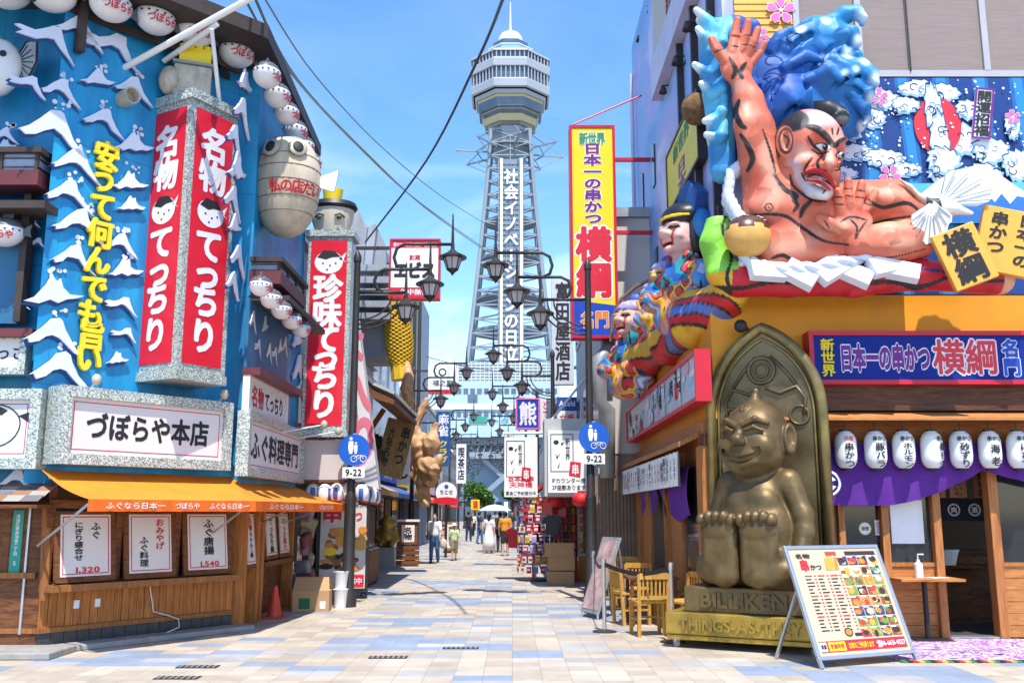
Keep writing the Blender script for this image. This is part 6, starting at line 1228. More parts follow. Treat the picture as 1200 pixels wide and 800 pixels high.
FAB = node_mat('festival_robe', fab, .45)
def deity(px_, py_, Y, s_, yaw, label, skin, hat, hair, lines=(.45, .03, .03), lift=0):
    c = P(px_, py_, Y); f = facing(c, (math.sin(yaw), -math.cos(yaw), 0)); t = thing('deity_relief', label, 'sculpture', c - Vector((0, 0, s_ * 1.6)), 'painted deity figures on the corner')
    D = Sculpt((-.9 * s_, -1.5 * s_, -.6 * s_), (.9 * s_, .8 * s_, 1.0 * s_), .03 * s_)
    e = lambda c_, r_, k=.06, cut=False: D.ell([q * s_ for q in c_], [q * s_ for q in r_], k * s_, cut)
    e((0, 0, 0), (.40, .46, .42)); e((0, -.22, .1), (.36, .26, .34)); e((0, -.04, .46), (.12, .11, .14)); e((-.09, -.07, .42), (.08, .06, .08)); e((.09, -.07, .42), (.08, .06, .08))
    for q in (-1, 1): e((q * .42, -.04, -.02), (.07, .20, .11)); e((q * .2, -.12, .3), (.14, .13, .12)); e((q * .17, .12, .36), (.13, .05, .09))
    e((0, -.27, .42), (.17, .035, .09), .02, True); e((0, -.36, .36), (.13, .07, .1)); D.cap((0, -.4 * s_, 0), (0, -.8 * s_, -.05 * s_), .22 * s_, .3 * s_, .05)
    def pd(P_):
        x_, y_, z_ = (P_ / s_).T; c_ = np.tile(np.array(skin), (len(P_), 1)); fr_ = z_ > .15
        for q in (-1, 1):
            d = np.abs(y_ - (.06 - .8 * (np.abs(x_) - .17) ** 2)) ; c_[fr_ & (d < .025) & (np.abs(x_) > .06) & (np.abs(x_) < .30)] = (.02, .015, .015); d = np.abs(y_ - (.20 + .25 * (np.abs(x_) - .1))); c_[fr_ & (d < .035) & (np.abs(x_) > .05) & (np.abs(x_) < .33)] = hair
            d = np.abs(np.abs(x_) - .2 - .25 * (y_ + .1)); c_[fr_ & (d < .03) & (y_ < .02) & (y_ > -.3)] = lines
        c_[fr_ & (np.abs(x_) < .18) & (np.abs(y_ + .27) < .045)] = (.35, .01, .02); c_[(z_ < .05) & (y_ > -.1) & (np.abs(x_) < .38)] = hair; return c_
    sculpt_mb(D, f, pd).build('body', SKP, t, smooth=True)
    Rb = Sculpt((-1.1 * s_, -2.3 * s_, -.6 * s_), (1.1 * s_, -.2 * s_, .9 * s_), .04 * s_)
    Rb.ell((0, -1.15 * s_, 0), (.62 * s_, .6 * s_, .42 * s_), .1).ell((0, -1.7 * s_, .05 * s_), (.8 * s_, .45 * s_, .45 * s_), .1)
    for q in (-1, 1): Rb.chain([(q * .5 * s_, -.85 * s_, 0), (q * .75 * s_, -1.25 * s_, .25 * s_), (q * .35 * s_, -1.35 * s_, .5 * s_)], [.22 * s_, .26 * s_, .18 * s_], .06); Rb.chain([(q * .3 * s_, -.5 * s_, .12 * s_), (0, -.95 * s_, .40 * s_)], [.09 * s_, .09 * s_], .04)
    sculpt_mb(Rb, f).build('robe', FAB, t, smooth=True)
    hat(f, t, s_); return t
HB = mat('hat_blue', (.03, .10, .30), .45, var=.2); HW = mat('hat_pattern', (.45, .36, .62), .5, var=.5, scale=9)
def hat_tall(f, t, s_):
    m = MB(f); m.ell((0, .34 * s_, -.08 * s_), (.52 * s_, .34 * s_, .50 * s_), 18, 8); m.ell((.36 * s_, .0, -.12 * s_), (.16 * s_, .5 * s_, .26 * s_), 12, 8); m.build('hat', mat('hat_black', (.02, .02, .025), .4), t, smooth=True); m = MB(f); m.poly([(-.1 * s_, .4 * s_), (.5 * s_, .35 * s_), (.62 * s_, .75 * s_), (.35 * s_, 1.05 * s_), (.05 * s_, .9 * s_)], -.2 * s_, .1 * s_); m.build('hat_crest', HB, t, bevel=.02)
    m = MB(f); m.tube([(.44 * s_ * math.cos(a), .30 * s_, .43 * s_ * math.sin(a)) for a in [i * math.pi / 8 for i in range(17)]], .035 * s_, 6); m.build('hat_band', YEL, t)
    m = MB(f); m.ell((.5 * s_, .12 * s_, -.1 * s_), (.2 * s_, .34 * s_, .2 * s_), 12, 8); m.build('hat_lappet', mat('lappet_blue', (.03, .2, .5), .4), t, smooth=True)
def hat_cap(f, t, s_): m = MB(f); m.ell((0, .28 * s_, -.06 * s_), (.44 * s_, .26 * s_, .44 * s_), 16, 8); m.build('cap', HW, t, smooth=True); m = MB(f); m.ell((0, .56 * s_, -.2 * s_), (.2 * s_, .2 * s_, .2 * s_), 12, 8); m.build('cap_knot', mat('knot_blue', (.08, .12, .4), .5, var=.4, scale=12), t, smooth=True)
deity(800, 275, 14.6, .78, R(-62), 'painted relief of a red-lined face with black hat and blue crest beside the wrestler', (.78, .46, .40), hat_tall, (.02, .02, .02), (.6, .02, .03))
deity(778, 325, 16.2, .55, R(-50), 'small orange-faced painted relief with spotted cap between two larger figures', (.74, .42, .14), hat_cap, (.6, .6, .6))
deity(740, 375, 18.2, .74, R(-56), 'painted relief of a laughing pink-faced figure with purple cap at the far end', (.76, .38, .30), hat_cap, (.05, .03, .03))
deity(822, 335, 15.4, .30, R(-40), 'smallest painted relief figure with pale face tucked under the black-hatted one', (.74, .5, .36), hat_cap, (.05, .03, .03)) if False else None
deity(818, 318, 14.9, .46, R(-50), 'painted relief with a green robe crouching below the black-hatted figure', (.74, .48, .34), hat_cap, (.04, .03, .03)); deity(764, 345, 17.2, .44, R(-60), 'painted relief with a pale bearded face between the laughing figure and the black hat', (.70, .44, .30), hat_cap, (.7, .7, .7)); deity(792, 352, 15.8, .42, R(-46), 'painted relief with a dark topknot leaning out over the drape', (.76, .36, .26), hat_tall, (.03, .02, .02))
plaque(769, 380, 16.5, .40, 1.05, R(18), 'long narrow leaning plaque with black writing among the painted reliefs', [('商売繁盛', .12, .05, .42, .8), ('笑門来福', -.28, -.1, .26, .6)], PLQ, th=.12)
c = P(772, 300, 16); t = thing('fishing_rod', 'bent brown fishing rod arching over the laughing relief figure', 'rod', P(716, 400, 18.5)); MB().tube([P(a, b, Y) for a, b, Y in ((716, 400, 18.4), (718, 372, 18.4), (728, 350, 18.3), (745, 336, 18.2), (766, 326, 18))], .035, 8).build('rod', mat('rod_brown', (.22, .13, .07), .6), t)
DR = [P(a, b, Y) for a, b, Y in ((858, 338, 12.6), (842, 362, 13.2), (822, 374, 14.0), (806, 384, 14.8), (790, 398, 15.8), (772, 408, 17), (752, 424, 18.2), (738, 440, 19))]
t = thing('cloud_drape', 'red and yellow painted drape with black lines running along the side of the ochre fascia', 'sculpture', DR[3])
A_ = np.array([d_[:] for d_ in DR]); DS = Sculpt(A_.min(0) - .5, A_.max(0) + .5, .035); DS.chain([d_[:] for d_ in DR], [.26, .34, .46, .36, .42, .34, .42, .3], .1)
def paintd(P_):
    x_, y_, z_ = P_.T; k = np.sin(y_ * 1.1 + z_ * 9 + 1.2 * np.sin(y_ * 1.7) + x_ * 5); c = np.tile(np.array((.58, .02, .03)), (len(P_), 1)); c[k > .3] = (.74, .42, .02); c[np.abs(k - .3) < .16] = (.02, .015, .015); c[k < -.75] = (.10, .18, .5); c[np.abs(k + .75) < .07] = (.02, .015, .015); return c
sculpt_mb(DS, Matrix.Identity(4), paintd).build('drape', SKP, t, smooth=True)
for a, b, Y, s_, lab in ((760, 412, 17.6, .34, 'blue'), (735, 425, 18.6, .36, 'pink'), (752, 395, 17.8, .3, 'teal')):
    c = P(a, b, Y); t = thing('fish_relief', {'blue': 'blue painted fish relief at the foot of the laughing figure', 'pink': 'pink sea bream relief held low at the far end of the display', 'teal': 'teal wave relief between the laughing figure and the leaning plaque'}[lab], 'sculpture', c, 'painted fish at the foot of the figures')
    f = facing(c, (-.8, -.6, 0)) @ Matrix.Rotation(R({'blue': 25, 'pink': -40, 'teal': 10}[lab]), 4, 'Z'); col_ = {'blue': (.03, .14, .45), 'pink': (.74, .28, .30), 'teal': (.05, .4, .42)}[lab]
    MB(f).ell((0, 0, 0), (1.5 * s_, .75 * s_, .6 * s_), 18, 10).build('body', mat('fish_' + lab, col_, .4, var=.35, scale=6), t, smooth=True); MB(f).poly([(1.2 * s_, 0), (2.1 * s_, .7 * s_), (1.9 * s_, 0), (2.1 * s_, -.7 * s_)], -.08, .08).build('tail', mat('fish_' + lab, col_), t)
    m = MB(f); m.tube([(-.6 * s_, .5 * s_, .45 * s_), (-.45 * s_, 0, .6 * s_), (-.6 * s_, -.45 * s_, .45 * s_)], .02, 5); m.ell((-.9 * s_, .18 * s_, .40 * s_), (.12 * s_, .12 * s_, .1 * s_), 8, 6); m.build('face_lines', INK, t)
# ---- round black cctv dome on the ochre corner, spotlights on the mural wall
p = P(868, 382, 12.55); t = thing('security_camera', 'round black security camera on the ochre corner above the statue', 'camera', p); MB(T(*p)).ell((0, 0, 0), .09, 14, 10).build('dome', BLACK, t, smooth=True); MB().tube([p + Vector((.02, .05, 0)), p + Vector((.16, .3, .02))], .03, 8).build('bracket', BLACK, t)
for a, b, Y in ((749, 46, 21.5), (762, 12, 20), (777, 106, 17.5), (792, 72, 15.8), (805, 32, 14.6)):
    p = P(a, b, Y); t = thing('arm_spotlight', 'pair of small spotlights on a thin arm from the painted side wall', 'spotlight', p, 'spotlights on the mural wall'); e_ = Vector((3.09, p.y, p.z + .1)); MB().tube([e_, Vector((p.x, p.y, p.z + .1))], .015, 6).build('arm', IRON, t)
    for k in (0, .22): m = MB(T(p.x + k, p.y, p.z)); m.lathe([(.03, .1), (.05, .05), (.085, -.06), (.06, -.05), (.0005, -.03)], 12); m.build('lamp_head', IRON, t, smooth=True)
# ================================================================ the tower at the end of the street
TY = 183.0
TW = thing('observation_tower', 'tall steel lattice observation tower with octagonal lookout cabin and white vertical lettering', 'tower', (P(598, 500, TY).x, TY, 0))
TSTEEL = mat('tower_steel', (.27, .32, .37), .5, metal=.2, var=.1, scale=.2); TPAN = mat('tower_panel', (.36, .39, .43), .45, var=.08, scale=.15); TWIN = mat('tower_window', (.09, .13, .18), .15, var=.3, scale=.5, spec=.7); TWHT = mat('tower_white', (.74, .76, .78), .45, var=.05, scale=.2); TYEL = mat('tower_yellow', (.50, .43, .22), .5, var=.05, scale=.2)
tx = P(598, 500, TY).x; mpx = lambda y_: abs(P(608, y_, TY).x - P(598, y_, TY).x) / 10; zz = lambda y_: P(598, y_, TY).z
def tp(mb, nm, m, **k): return mb.build(nm, m, TW, **k)
TF = T(tx, TY, 0, R(22.5))
def octo(rows, nm, m): return tp(MB(TF).lathe([(r_ * mpx(y_) / math.cos(R(22.5)), zz(y_)) for y_, r_ in rows], 8), nm, m)
tp(MB(T(tx, TY, 0)).lathe([(12.5 * mpx(50), zz(56)), (14 * mpx(50), zz(54)), (14 * mpx(50), zz(46)), (11 * mpx(45), zz(41.5)), (.01, zz(40))], 24), 'dome', TWHT, smooth=True, autosmooth=50)
tp(MB(T(tx, TY, 0)).tube([(0, 0, zz(41)), (0, 0, zz(3))], [.28, .10], 6), 'antenna', TWHT)
octo([(73, 20), (55, 20)], 'deck_core', TWIN); octo([(71.5, 25), (64, 25.5)], 'glass_railing', mat('rail_glass', (.30, .50, .58), .15, var=.15, scale=.4)); octo([(64, 26), (63, 26)], 'deck_rail', TWHT)
octo([(80.2, 45.5), (78, 45), (71, 25)], 'cabin_roof', TPAN)
octo([(121, 42.5), (80, 43)], 'cabin_core', TWIN)
octo([(97.6, 45.4), (96.6, 45.6), (89, 45.6), (88, 45.3)], 'cabin_band', TPAN); octo([(121, 44), (120, 45.2), (112, 45.4), (111, 45)], 'cabin_band', TPAN); octo([(139, 36), (121, 38)], 'lower_cabin', TWIN); octo([(126, 39.5), (122, 41)], 'cabin_band', TPAN)
for k, (a, b, r_) in enumerate(((123.5, 131.5, 37.5), (134.5, 141, 34), (145, 152.5, 30))): octo([(b, r_ - .8), (a, r_ + .5)], 'yellow_band', TYEL)
octo([(145, 31), (139, 34)], 'lower_cabin', TWIN); octo([(156, 26), (145, 29)], 'lower_cabin', TWIN)
m = MB(TF)
for i in range(8):
    for j in range(7):
        a0, a1 = R(45 * i), R(45 * (i + 1)); k = (j + .5) / 7
        for y0, y1, r_ in ((88, 80, 44.2), (111, 97.5, 44.2), (121, 143, 36.5)):
            if y1 > y0: continue
            rr_ = r_ * mpx(y0) / math.cos(R(22.5)); p, q = Vector((rr_ * math.cos(a0), rr_ * math.sin(a0), 0)), Vector((rr_ * math.cos(a1), rr_ * math.sin(a1), 0)); c = p.lerp(q, k); m.bar((c.x, c.y, zz(y0)), (c.x, c.y, zz(y1)), .22)
m.build('window_mullions', TPAN, TW)
# shaft: four legs, rings and cross bracing
Z0, Z1 = zz(432), zz(160)
def half(z_): k = (z_ - Z0) / (Z1 - Z0); return 8.1 + (3.9 - 8.1) * (1 - (1 - k) ** 1.25) if k < 1 else 3.9
NL = 17; lv = [Z0 + (Z1 - Z0) * i / NL for i in range(NL + 1)]
for sx_, sy_ in ((-1, -1), (1, -1), (-1, 1), (1, 1)): tp(MB().tube([(tx + sx_ * half(z_), TY + sy_ * half(z_), z_) for z_ in lv], .42, 6), 'leg', TSTEEL); 
m = MB()
for i, z_ in enumerate(lv):
    h_ = half(z_); c = [(tx - h_, TY - h_), (tx + h_, TY - h_), (tx + h_, TY + h_), (tx - h_, TY + h_)]
    for k in range(4):
        a, b = c[k], c[(k + 1) % 4]; m.bar((*a, z_), (*b, z_), .26)
        if i < NL:
            h2 = half(lv[i + 1]); c2 = [(tx - h2, TY - h2), (tx + h2, TY - h2), (tx + h2, TY + h2), (tx - h2, TY + h2)]; m.bar((*a, z_), (*c2[(k + 1) % 4], lv[i + 1]), .17); m.bar((*b, z_), (*c2[k], lv[i + 1]), .17)
            mid0 = ((a[0] + b[0]) / 2, (a[1] + b[1]) / 2); m.bar((*mid0, z_), ((c2[k][0] + c2[(k + 1) % 4][0]) / 2, (c2[k][1] + c2[(k + 1) % 4][1]) / 2, lv[i + 1]), .15)
m.build('lattice_bracing', TSTEEL, TW)
for y_ in (262, 305, 352, 390):
    z_ = zz(y_); tp(MB(T(tx, TY, z_)).lathe([(half(z_) * .8, -.25), (half(z_) * 1.02, -.25), (half(z_) * 1.02, .25), (half(z_) * .8, .25)], 12), 'ring_platform', TSTEEL)
m = MB()
for i in range(8):                                                       # the star of stays under the cabin
    a = R(45 * i + 10); z_ = zz(180); e_ = Vector((tx + 11.2 * math.cos(a), TY + 11.2 * math.sin(a), z_)); m.bar((tx + 3.6 * math.cos(a), TY + 3.6 * math.sin(a), z_), e_, .3)
    for dz in (4.6, -4): m.bar((tx + 3.9 * math.cos(a), TY + 3.9 * math.sin(a), z_ + dz), e_, .14)
    b_ = R(45 * (i + 1) + 10); m.bar((tx + 7 * math.cos(a), TY + 7 * math.sin(a), z_), (tx + 7 * math.cos(b_), TY + 7 * math.sin(b_), z_), .16)
m.build('stay_frames', TSTEEL, TW)
octo([(200, 15), (156, 24)], 'neck', TSTEEL); octo([(176, 25), (174, 25)], 'neck_ring', TSTEEL)
# lettered lift shaft
yf = TY - 8.4
P0 = lambda a, b: P(a, b, yf)
sh_ = MB(); xl, xr = P0(584, 300).x, P0(613, 300).x; z0_, z1_ = P0(598, 428).z, P0(598, 186).z; sh_.box(xl, xr, yf + .3, yf + 4, z0_, z1_); tp(sh_, 'lift_shaft', mat('shaft_panel', (.22, .28, .36), .4, var=.12, scale=.3))
m = MB()
for i in range(40): z_ = z0_ + (z1_ - z0_) * i / 40; m.box(xl, xr, yf + .12, yf + .29, z_, z_ + .12)
for i in range(7): x_ = xl + (xr - xl) * i / 6; m.box(x_ - .06, x_ + .06, yf + .10, yf + .28, z0_, z1_)
tp(m, 'sign_grid', TSTEEL)
for a in (587.5, 611): x_ = P0(a, 300).x; tp(MB().box(x_ - .28, x_ + .28, yf - .25, yf + .09, z0_, z1_), 'edge_light', mat('edge_cream', (.70, .68, .52), .5))
FT = facing((0, yf - .15, 0), (0, -1, 0)); za, zb_ = P0(600, 198).z, P0(600, 424).z; m = MB(FT); m.text('社会イノベーションの日立', P0(599, 300).x, (za + zb_) / 2, 2.75, za - zb_, 0, 0, .035, True, gap=.98); tp(m, 'lettering', TWHT)
# the lower halls between the legs
BLDB = mat('pale_blue_cladding', (.42, .56, .64), .5, var=.08, scale=.2); HALLW = mat('hall_white', (.66, .70, .73), .5, var=.06, scale=.2)
q0, q1 = P(499, 480, 172), P(656, 480, 172); zr = [P(580, y_, 172).z for y_ in (426, 447, 512)]
tp(MB().box(q0.x, q1.x, 172, 192, zr[2], zr[1]), 'lower_hall', BLDB); tp(MB().box(q0.x + 2, q1.x - 1, 172.5, 191, zr[1] + .002, zr[0]), 'terrace', mat('terrace_glass', (.46, .56, .62), .3, var=.2, scale=.8))
m = MB()
for i in range(7): z_ = zr[1] + (zr[0] - zr[1]) * i / 6; m.box(q0.x + 1.8, q1.x - .8, 172.2, 172.45, z_ - .08, z_ + .08)
for i in range(28): x_ = q0.x + 1.8 + i * (q1.x - q0.x - 2.6) / 27; m.box(x_ - .06, x_ + .06, 172.1, 172.19, zr[1], zr[0] + .3)
m.build('terrace_railing_bars', HALLW, TW)
tp(MB().box(q0.x - .2, q1.x + .2, 171.8, 171.99, P(580, 470, 172).z, P(580, 481, 172).z) if False else MB().box(q0.x - .2, q1.x + .2, 171.7, 171.99, P(580, 480, 172).z, P(580, 473, 172).z), 'hall_band', HALLW)
for row, (y0, y1) in enumerate(((455, 461), (482, 488))):
    for i in range(19):
        x_ = q0.x + .6 + i * (q1.x - q0.x - 1.2) / 18.6; tp(MB().box(x_, x_ + .85, 171.9, 171.995, P(580, y1, 172).z, P(580, y0, 172).z), 'window', TWIN)
x_ = P(548, 470, 172).x; tp(MB().box(x_, x_ + 1.8, 171.88, 171.993, P(548, 472, 172).z, P(548, 462, 172).z), 'window', TWIN)
m = MB(facing((0, 171.85, 0), (0, -1, 0))); m.text('マーク', P(580, 492, 172).x, P(580, 493, 172).z, 5.4, 1.3, 0, 0, .02); tp(m, 'lettering', mat('teal_letters', (.03, .32, .36), .5))
x_ = P(560, 492, 172).x; tp(MB().box(x_ - 1.6, x_ + 1.6, 171.75, 171.98, P(560, 495, 172).z, P(560, 488, 172).z), 'green_panel', mat('green_panel', (.04, .32, .2), .5))
# splayed legs with the big arch below
DKS = mat('arch_steel', (.16, .19, .22), .5, metal=.2, var=.15, scale=.3); BLS = mat('arch_blue', (.20, .30, .40), .5, var=.1, scale=.2)
za_ = zr[2]
for sx_ in (-1, 1):
    for sy_ in (-1, 1): tp(MB().bar((tx + sx_ * 7.5, TY + sy_ * 6, za_), (tx + sx_ * 13, TY + sy_ * 9, 0), 1.3, 1.3), 'splayed_leg', TSTEEL)
tp(MB().box(q0.x + 4, q1.x - 3, 173, 190, za_ - 1.4, za_ - .003), 'hall_soffit', DKS)
tp(MB().box(q0.x + 5, q0.x + 6, 172.6, 173.4, 0, za_ - 1.4).box(q1.x - 5, q1.x - 4, 172.6, 173.4, 0, za_ - 1.4), 'pier', DKS)
arch = [(tx - 7 + 15 * i / 16, 174, 1 + (za_ - 3) * math.sin(math.pi * (i / 16) ** .9)) for i in range(17)]
m = MB(); m.bar((tx - 6.5, 173.6, 3.2), (tx + 4.6, 173.6, za_ - 2), .9, .9); m.bar((tx - 7, 174.5, za_ - 2), (tx + 2, 174.5, 5), .7, .7); m.bar((tx - 7.4, 173.2, za_ - 3.2), (tx + 6, 173.2, za_ - 3.2), .6, 1.2)
for i in range(12): m.bar((tx - 7.4 + i * 1.15, 173.1, za_ - 3.2), (tx - 6.8 + i * 1.15, 173.1, za_ - 1.5), .2)
m.build('arch_truss', TSTEEL, TW); tp(MB().box(tx - 8, tx + 7, 176, 177, 3.5, za_ - 1.41), 'blue_gallery', BLS)
# apartment blocks beyond
def block(name, lab, x0, x1, y0, y1, h, wall, rows, cols, cat='building', win=TWIN, wz0=3.0):
    t = thing(name, lab, cat, ((x0 + x1) / 2, (y0 + y1) / 2, 0)); MB().box(x0, x1, y0, y1, 0, h).build('wall', wall, t); MB().box(x0 - .2, x1 + .2, y0 - .2, y1, h + .002, h + .4).build('roof', GREYM, t)
    for r_ in range(rows):
        for c in range(cols):
            a = x0 + (c + .2) * (x1 - x0) / cols; z_ = wz0 + r_ * (h - wz0) / rows; MB().box(a, a + .6 * (x1 - x0) / cols, y0 - .06, y0 - .003, z_, z_ + .55 * (h - wz0) / rows).build('window', win, t)
    return t
CREAM = mat('cream_render', (.58, .55, .50), .7, var=.1, scale=.5, dirt=.1); GREYR = mat('grey_render', (.36, .37, .38), .75, var=.15, scale=.6, dirt=.2); BRNR = mat('brown_render', (.30, .23, .19), .75, var=.15, scale=.6, dirt=.2); WHR = mat('white_render', (.66, .66, .66), .65, var=.08, scale=.5, dirt=.12)
block('apartment_block', 'pale apartment block with rows of balconies seen under the tower arch', -14, -2, 230, 245, 17, WHR, 6, 5); block('apartment_block', 'grey apartment block beyond the tower, beside the pale one', -1, 22, 226, 240, 21, GREYR, 7, 8); block('apartment_block', 'cream apartment block far behind the tower legs', -42, -16, 220, 236, 20, CREAM, 6, 8)
# ================================================================ shop rows
def shop(side, y0, y1, h, wall, aw, label, words_, signm, lett, depth=9, dx=0.0, floors=2, base=DKW):
    yc_ = (y0 + y1) / 2; xe = (-4.25 if side < 0 else 2.35) - .0234 * yc_ + dx; x0, x1 = (xe - depth, xe) if side < 0 else (xe, xe + depth)
    t = thing('shop_building', label, 'building', ((x0 + x1) / 2, yc_, 0), 'shops along the street'); MB().box(x0, x1, y0, y1, 2.9, h).build('wall', wall, t); MB().box(x0 + (.0 if side > 0 else 0), x1, y0 + .02, y1 - .02, 0, 2.899).build('ground_floor', base, t)
    MB().box(x0 - .15, x1 + .15, y0 - .1, y1 + .1, h + .002, h + .22).build('roof', GREYM, t); s_ = -side
    f = facing((xe, 0, 0), (s_, 0, 0)); us = lambda y_: y_ * (1 if side < 0 else -1)
    def bx(ya_, yb_, z0, z1, w0, w1, nm, m_): a, b = sorted((us(ya_), us(yb_))); return MB(f).box(a, b, z0, z1, w0, w1).build(nm, m_, t)
    n_ = max(2, int((y1 - y0) / 2.2))
    for fl in range(1, floors + 1):
        zb = 3.6 + (fl - 1) * 2.9
        if zb + 1.4 > h: break
        for i in range(n_): a = y0 + (i + .22) * (y1 - y0) / n_; fr_ = bx(a, a + .56 * (y1 - y0) / n_, zb, zb + 1.3, .002, .06, 'window', STEEL); a_, b_ = sorted((us(a + .06), us(a + .56 * (y1 - y0) / n_ - .06))); MB(f).box(a_, b_, zb + .06, zb + 1.24, .061, .066).build('pane', TWIN, fr_)
    for i in range(n_): a = y0 + (i + .1) * (y1 - y0) / n_; bx(a, a + .8 * (y1 - y0) / n_, .1, 2.2, .003, .05, 'shop_front', GLASS if i % 2 else base)
    a, b = sorted((us(y0 + (3.2 if aw is AWR and y0 == 20.6 else .1)), us(y1 - .1))); MB(f).add([(a, 2.75, .01), (b, 2.75, .01), (b, 2.35, 1.0), (a, 2.35, 1.0), (a, 2.70, .01), (b, 2.70, .01), (b, 2.18, 1.0), (a, 2.18, 1.0)], [(0, 3, 2, 1), (4, 5, 6, 7), (3, 7, 6, 2), (0, 4, 7, 3), (1, 2, 6, 5)]).build('awning', aw, t)
    a, b = sorted((us(y0 + .4), us(y1 - .4))); MB(f).box(a, b, 2.85, 3.45, .01, .16).build('fascia_sign', signm, t); MB(f).text(words_, (a + b) / 2, 3.15, min(b - a - .3, len(words_) * .6), .42, .165, 0, .03).build('lettering', lett, t)
    return t
AWB = mat('awning_blue', (.05, .12, .32), .8); AWR = mat('awning_red', (.50, .03, .03), .8); AWY = mat('awning_yellow', (.72, .46, .05), .8); AWG = mat('awning_green', (.05, .26, .12), .8); AWT = mat('awning_tan', (.46, .32, .20), .8)
shop(-1, 17.9, 25.6, 7.6, GREYR, AWT, 'grey stepped shop building just past the blue restaurant', '串かつ 一番', RED, LETW, base=mat('shop_dark', (.04, .035, .03), .6))
shop(-1, 25.8, 33.5, 6.6, BRNR, AWT, 'brown shop building with a tan awning behind the carved wooden figure', 'たこ焼き', YEL, INK)
shop(-1, 33.8, 43, 8.4, WHR, AWB, 'white shop building with a blue awning past the carved figure', 'お好み焼', BLUEP, LETW)
shop(-1, 43.3, 55, 7.2, CREAM, AWY, 'cream shop building with a yellow awning on the shaded side', 'ふぐ料理', YEL, REDINK); shop(-1, 55.4, 72, 8.6, GREYR, AWR, 'grey shop building with a red awning farther along', '麻雀', WHITE, INK); shop(-1, 72.5, 100, 9.5, WHR, AWG, 'white shop building with a green awning near the tower', '喫茶', AWG, LETW, dx=-1); shop(-1, 100.5, 150, 10, BRNR, AWR, 'last brown shop building before the tower', '立呑み', RED, LETW, dx=-1.5)
shop(1, 20.6, 29.4, 8.2, CREAM, AWR, 'cream building with wall pipes beside the tall yellow sign', 'みやげ', RED, LETW, base=BRNR, dx=.25); shop(1, 29.8, 41, 5.0, BRNR, AWR, 'low brown shop with a red awning past the souvenir stall', '串かつ', RED, LETW, floors=1); shop(1, 41.4, 56, 5.6, WHR, AWB, 'low white shop with a blue awning across from the statue shop', 'どて焼', WHITE, REDINK, floors=1, dx=.8); shop(1, 56.5, 80, 6.4, GREYR, AWY, 'grey shop with a yellow awning near the far trees', '将棋', YEL, INK, floors=1, dx=2); shop(1, 80.5, 150, 8, CREAM, AWR, 'long cream shop row closing the far side of the street', '大衆酒場', RED, LETW, floors=1, dx=3.5)
# grey gable wall behind the second red sign
t = thing('stepped_gable', 'weathered grey concrete gable with a stepped edge behind the second red sign', 'wall', P(430, 400, 26)); g = [P(a, b, 26.5) for a, b in ((400, 420), (400, 246), (420, 246), (428, 268), (440, 262), (452, 292), (452, 420))]; MB(facing((0, 26.5, 0), (0, -1, 0))).poly([(p.x, p.z) for p in g], -1.5, 0).build('wall', mat('gable_grey', (.36, .37, .40), .8, var=.25, scale=1.2, dirt=.35), t)
m = MB()
for i, y_ in enumerate((312, 326, 340, 354, 368)): a, b = P(420 + i * -2, y_, 25.9), P(458, y_, 25.9); m.box(a.x, b.x, 25.7, 26.3, a.z - .18, a.z)
t = thing('metal_staircase', 'grey metal stair treads climbing in front of the grey gable', 'stairs', P(440, 370, 25.9)); m.build('tread_slats', GREYM, t); MB().bar(P(416, 375, 25.8), P(456, 308, 25.8), .08).build('stringer', IRON, t)
t = thing('dark_tower_block', 'narrow dark tower block rising behind the yellow skewer model', 'building', P(487, 430, 48)); a, b = P(478, 340, 48), P(494, 440, 48); MB().box(a.x, b.x, 48, 52, 0, P(487, 352, 48).z).build('wall', mat('block_blue_grey', (.20, .24, .30), .6), t); 
for i in range(3): x_ = a.x + (b.x - a.x) * (i + .5) / 3; MB().box(x_ - .09, x_ + .09, 47.9, 47.995, 4, P(487, 354, 48).z).build('pilaster', IRON, t)
# tiled eave on a slanting prop
t = thing('tiled_eave', 'curved dark tiled eave on slanting timber props over the street', 'roof canopy', P(450, 450, 21.5)); e = [P(424, 428, 20.8), P(480, 474, 20.8)]
ta, tb_, tcz = -4.05, -2.55, 0
m = MB(); N_ = 12
za0, za1 = P(428, 420, 20.2).z, P(478, 468, 20.2).z
prof = [(-4.4, za0 + .55), (-3.9, za0 + .2), (-3.4, za0 - .22), (-2.9, za1 + .18), (-2.45, za1 - .02)]
for j in range(22): m.tube([(x_, 19.6 + j * .22, z_ + .05) for x_, z_ in prof], .075, 6)
m.build('roof_tiles', mat('kawara_tile', (.07, .07, .075), .45, var=.2), t); m = MB()
for i in range(4): (xa_, z0), (xb_, z1) = prof[i], prof[i + 1]; m.add([(xa_, 19.55, z0 - .05), (xb_, 19.55, z1 - .05), (xb_, 24.4, z1 - .05), (xa_, 24.4, z0 - .05), (xa_, 19.55, z0 - .22), (xb_, 19.55, z1 - .16), (xb_, 24.4, z1 - .16), (xa_, 24.4, z0 - .22)], [(0, 3, 2, 1), (4, 5, 6, 7), (0, 1, 5, 4), (1, 2, 6, 5), (2, 3, 7, 6)])
m.build('eave_boards', TIMB2, t); MB().bar((-4.1, 19.75, 2.9), (-3.25, 19.75, za1 + .2), .12).build('prop', TIMB, t); MB().bar((-4.1, 24.0, 2.9), (-3.25, 24.0, za1 + .2), .12).build('prop', TIMB, t)
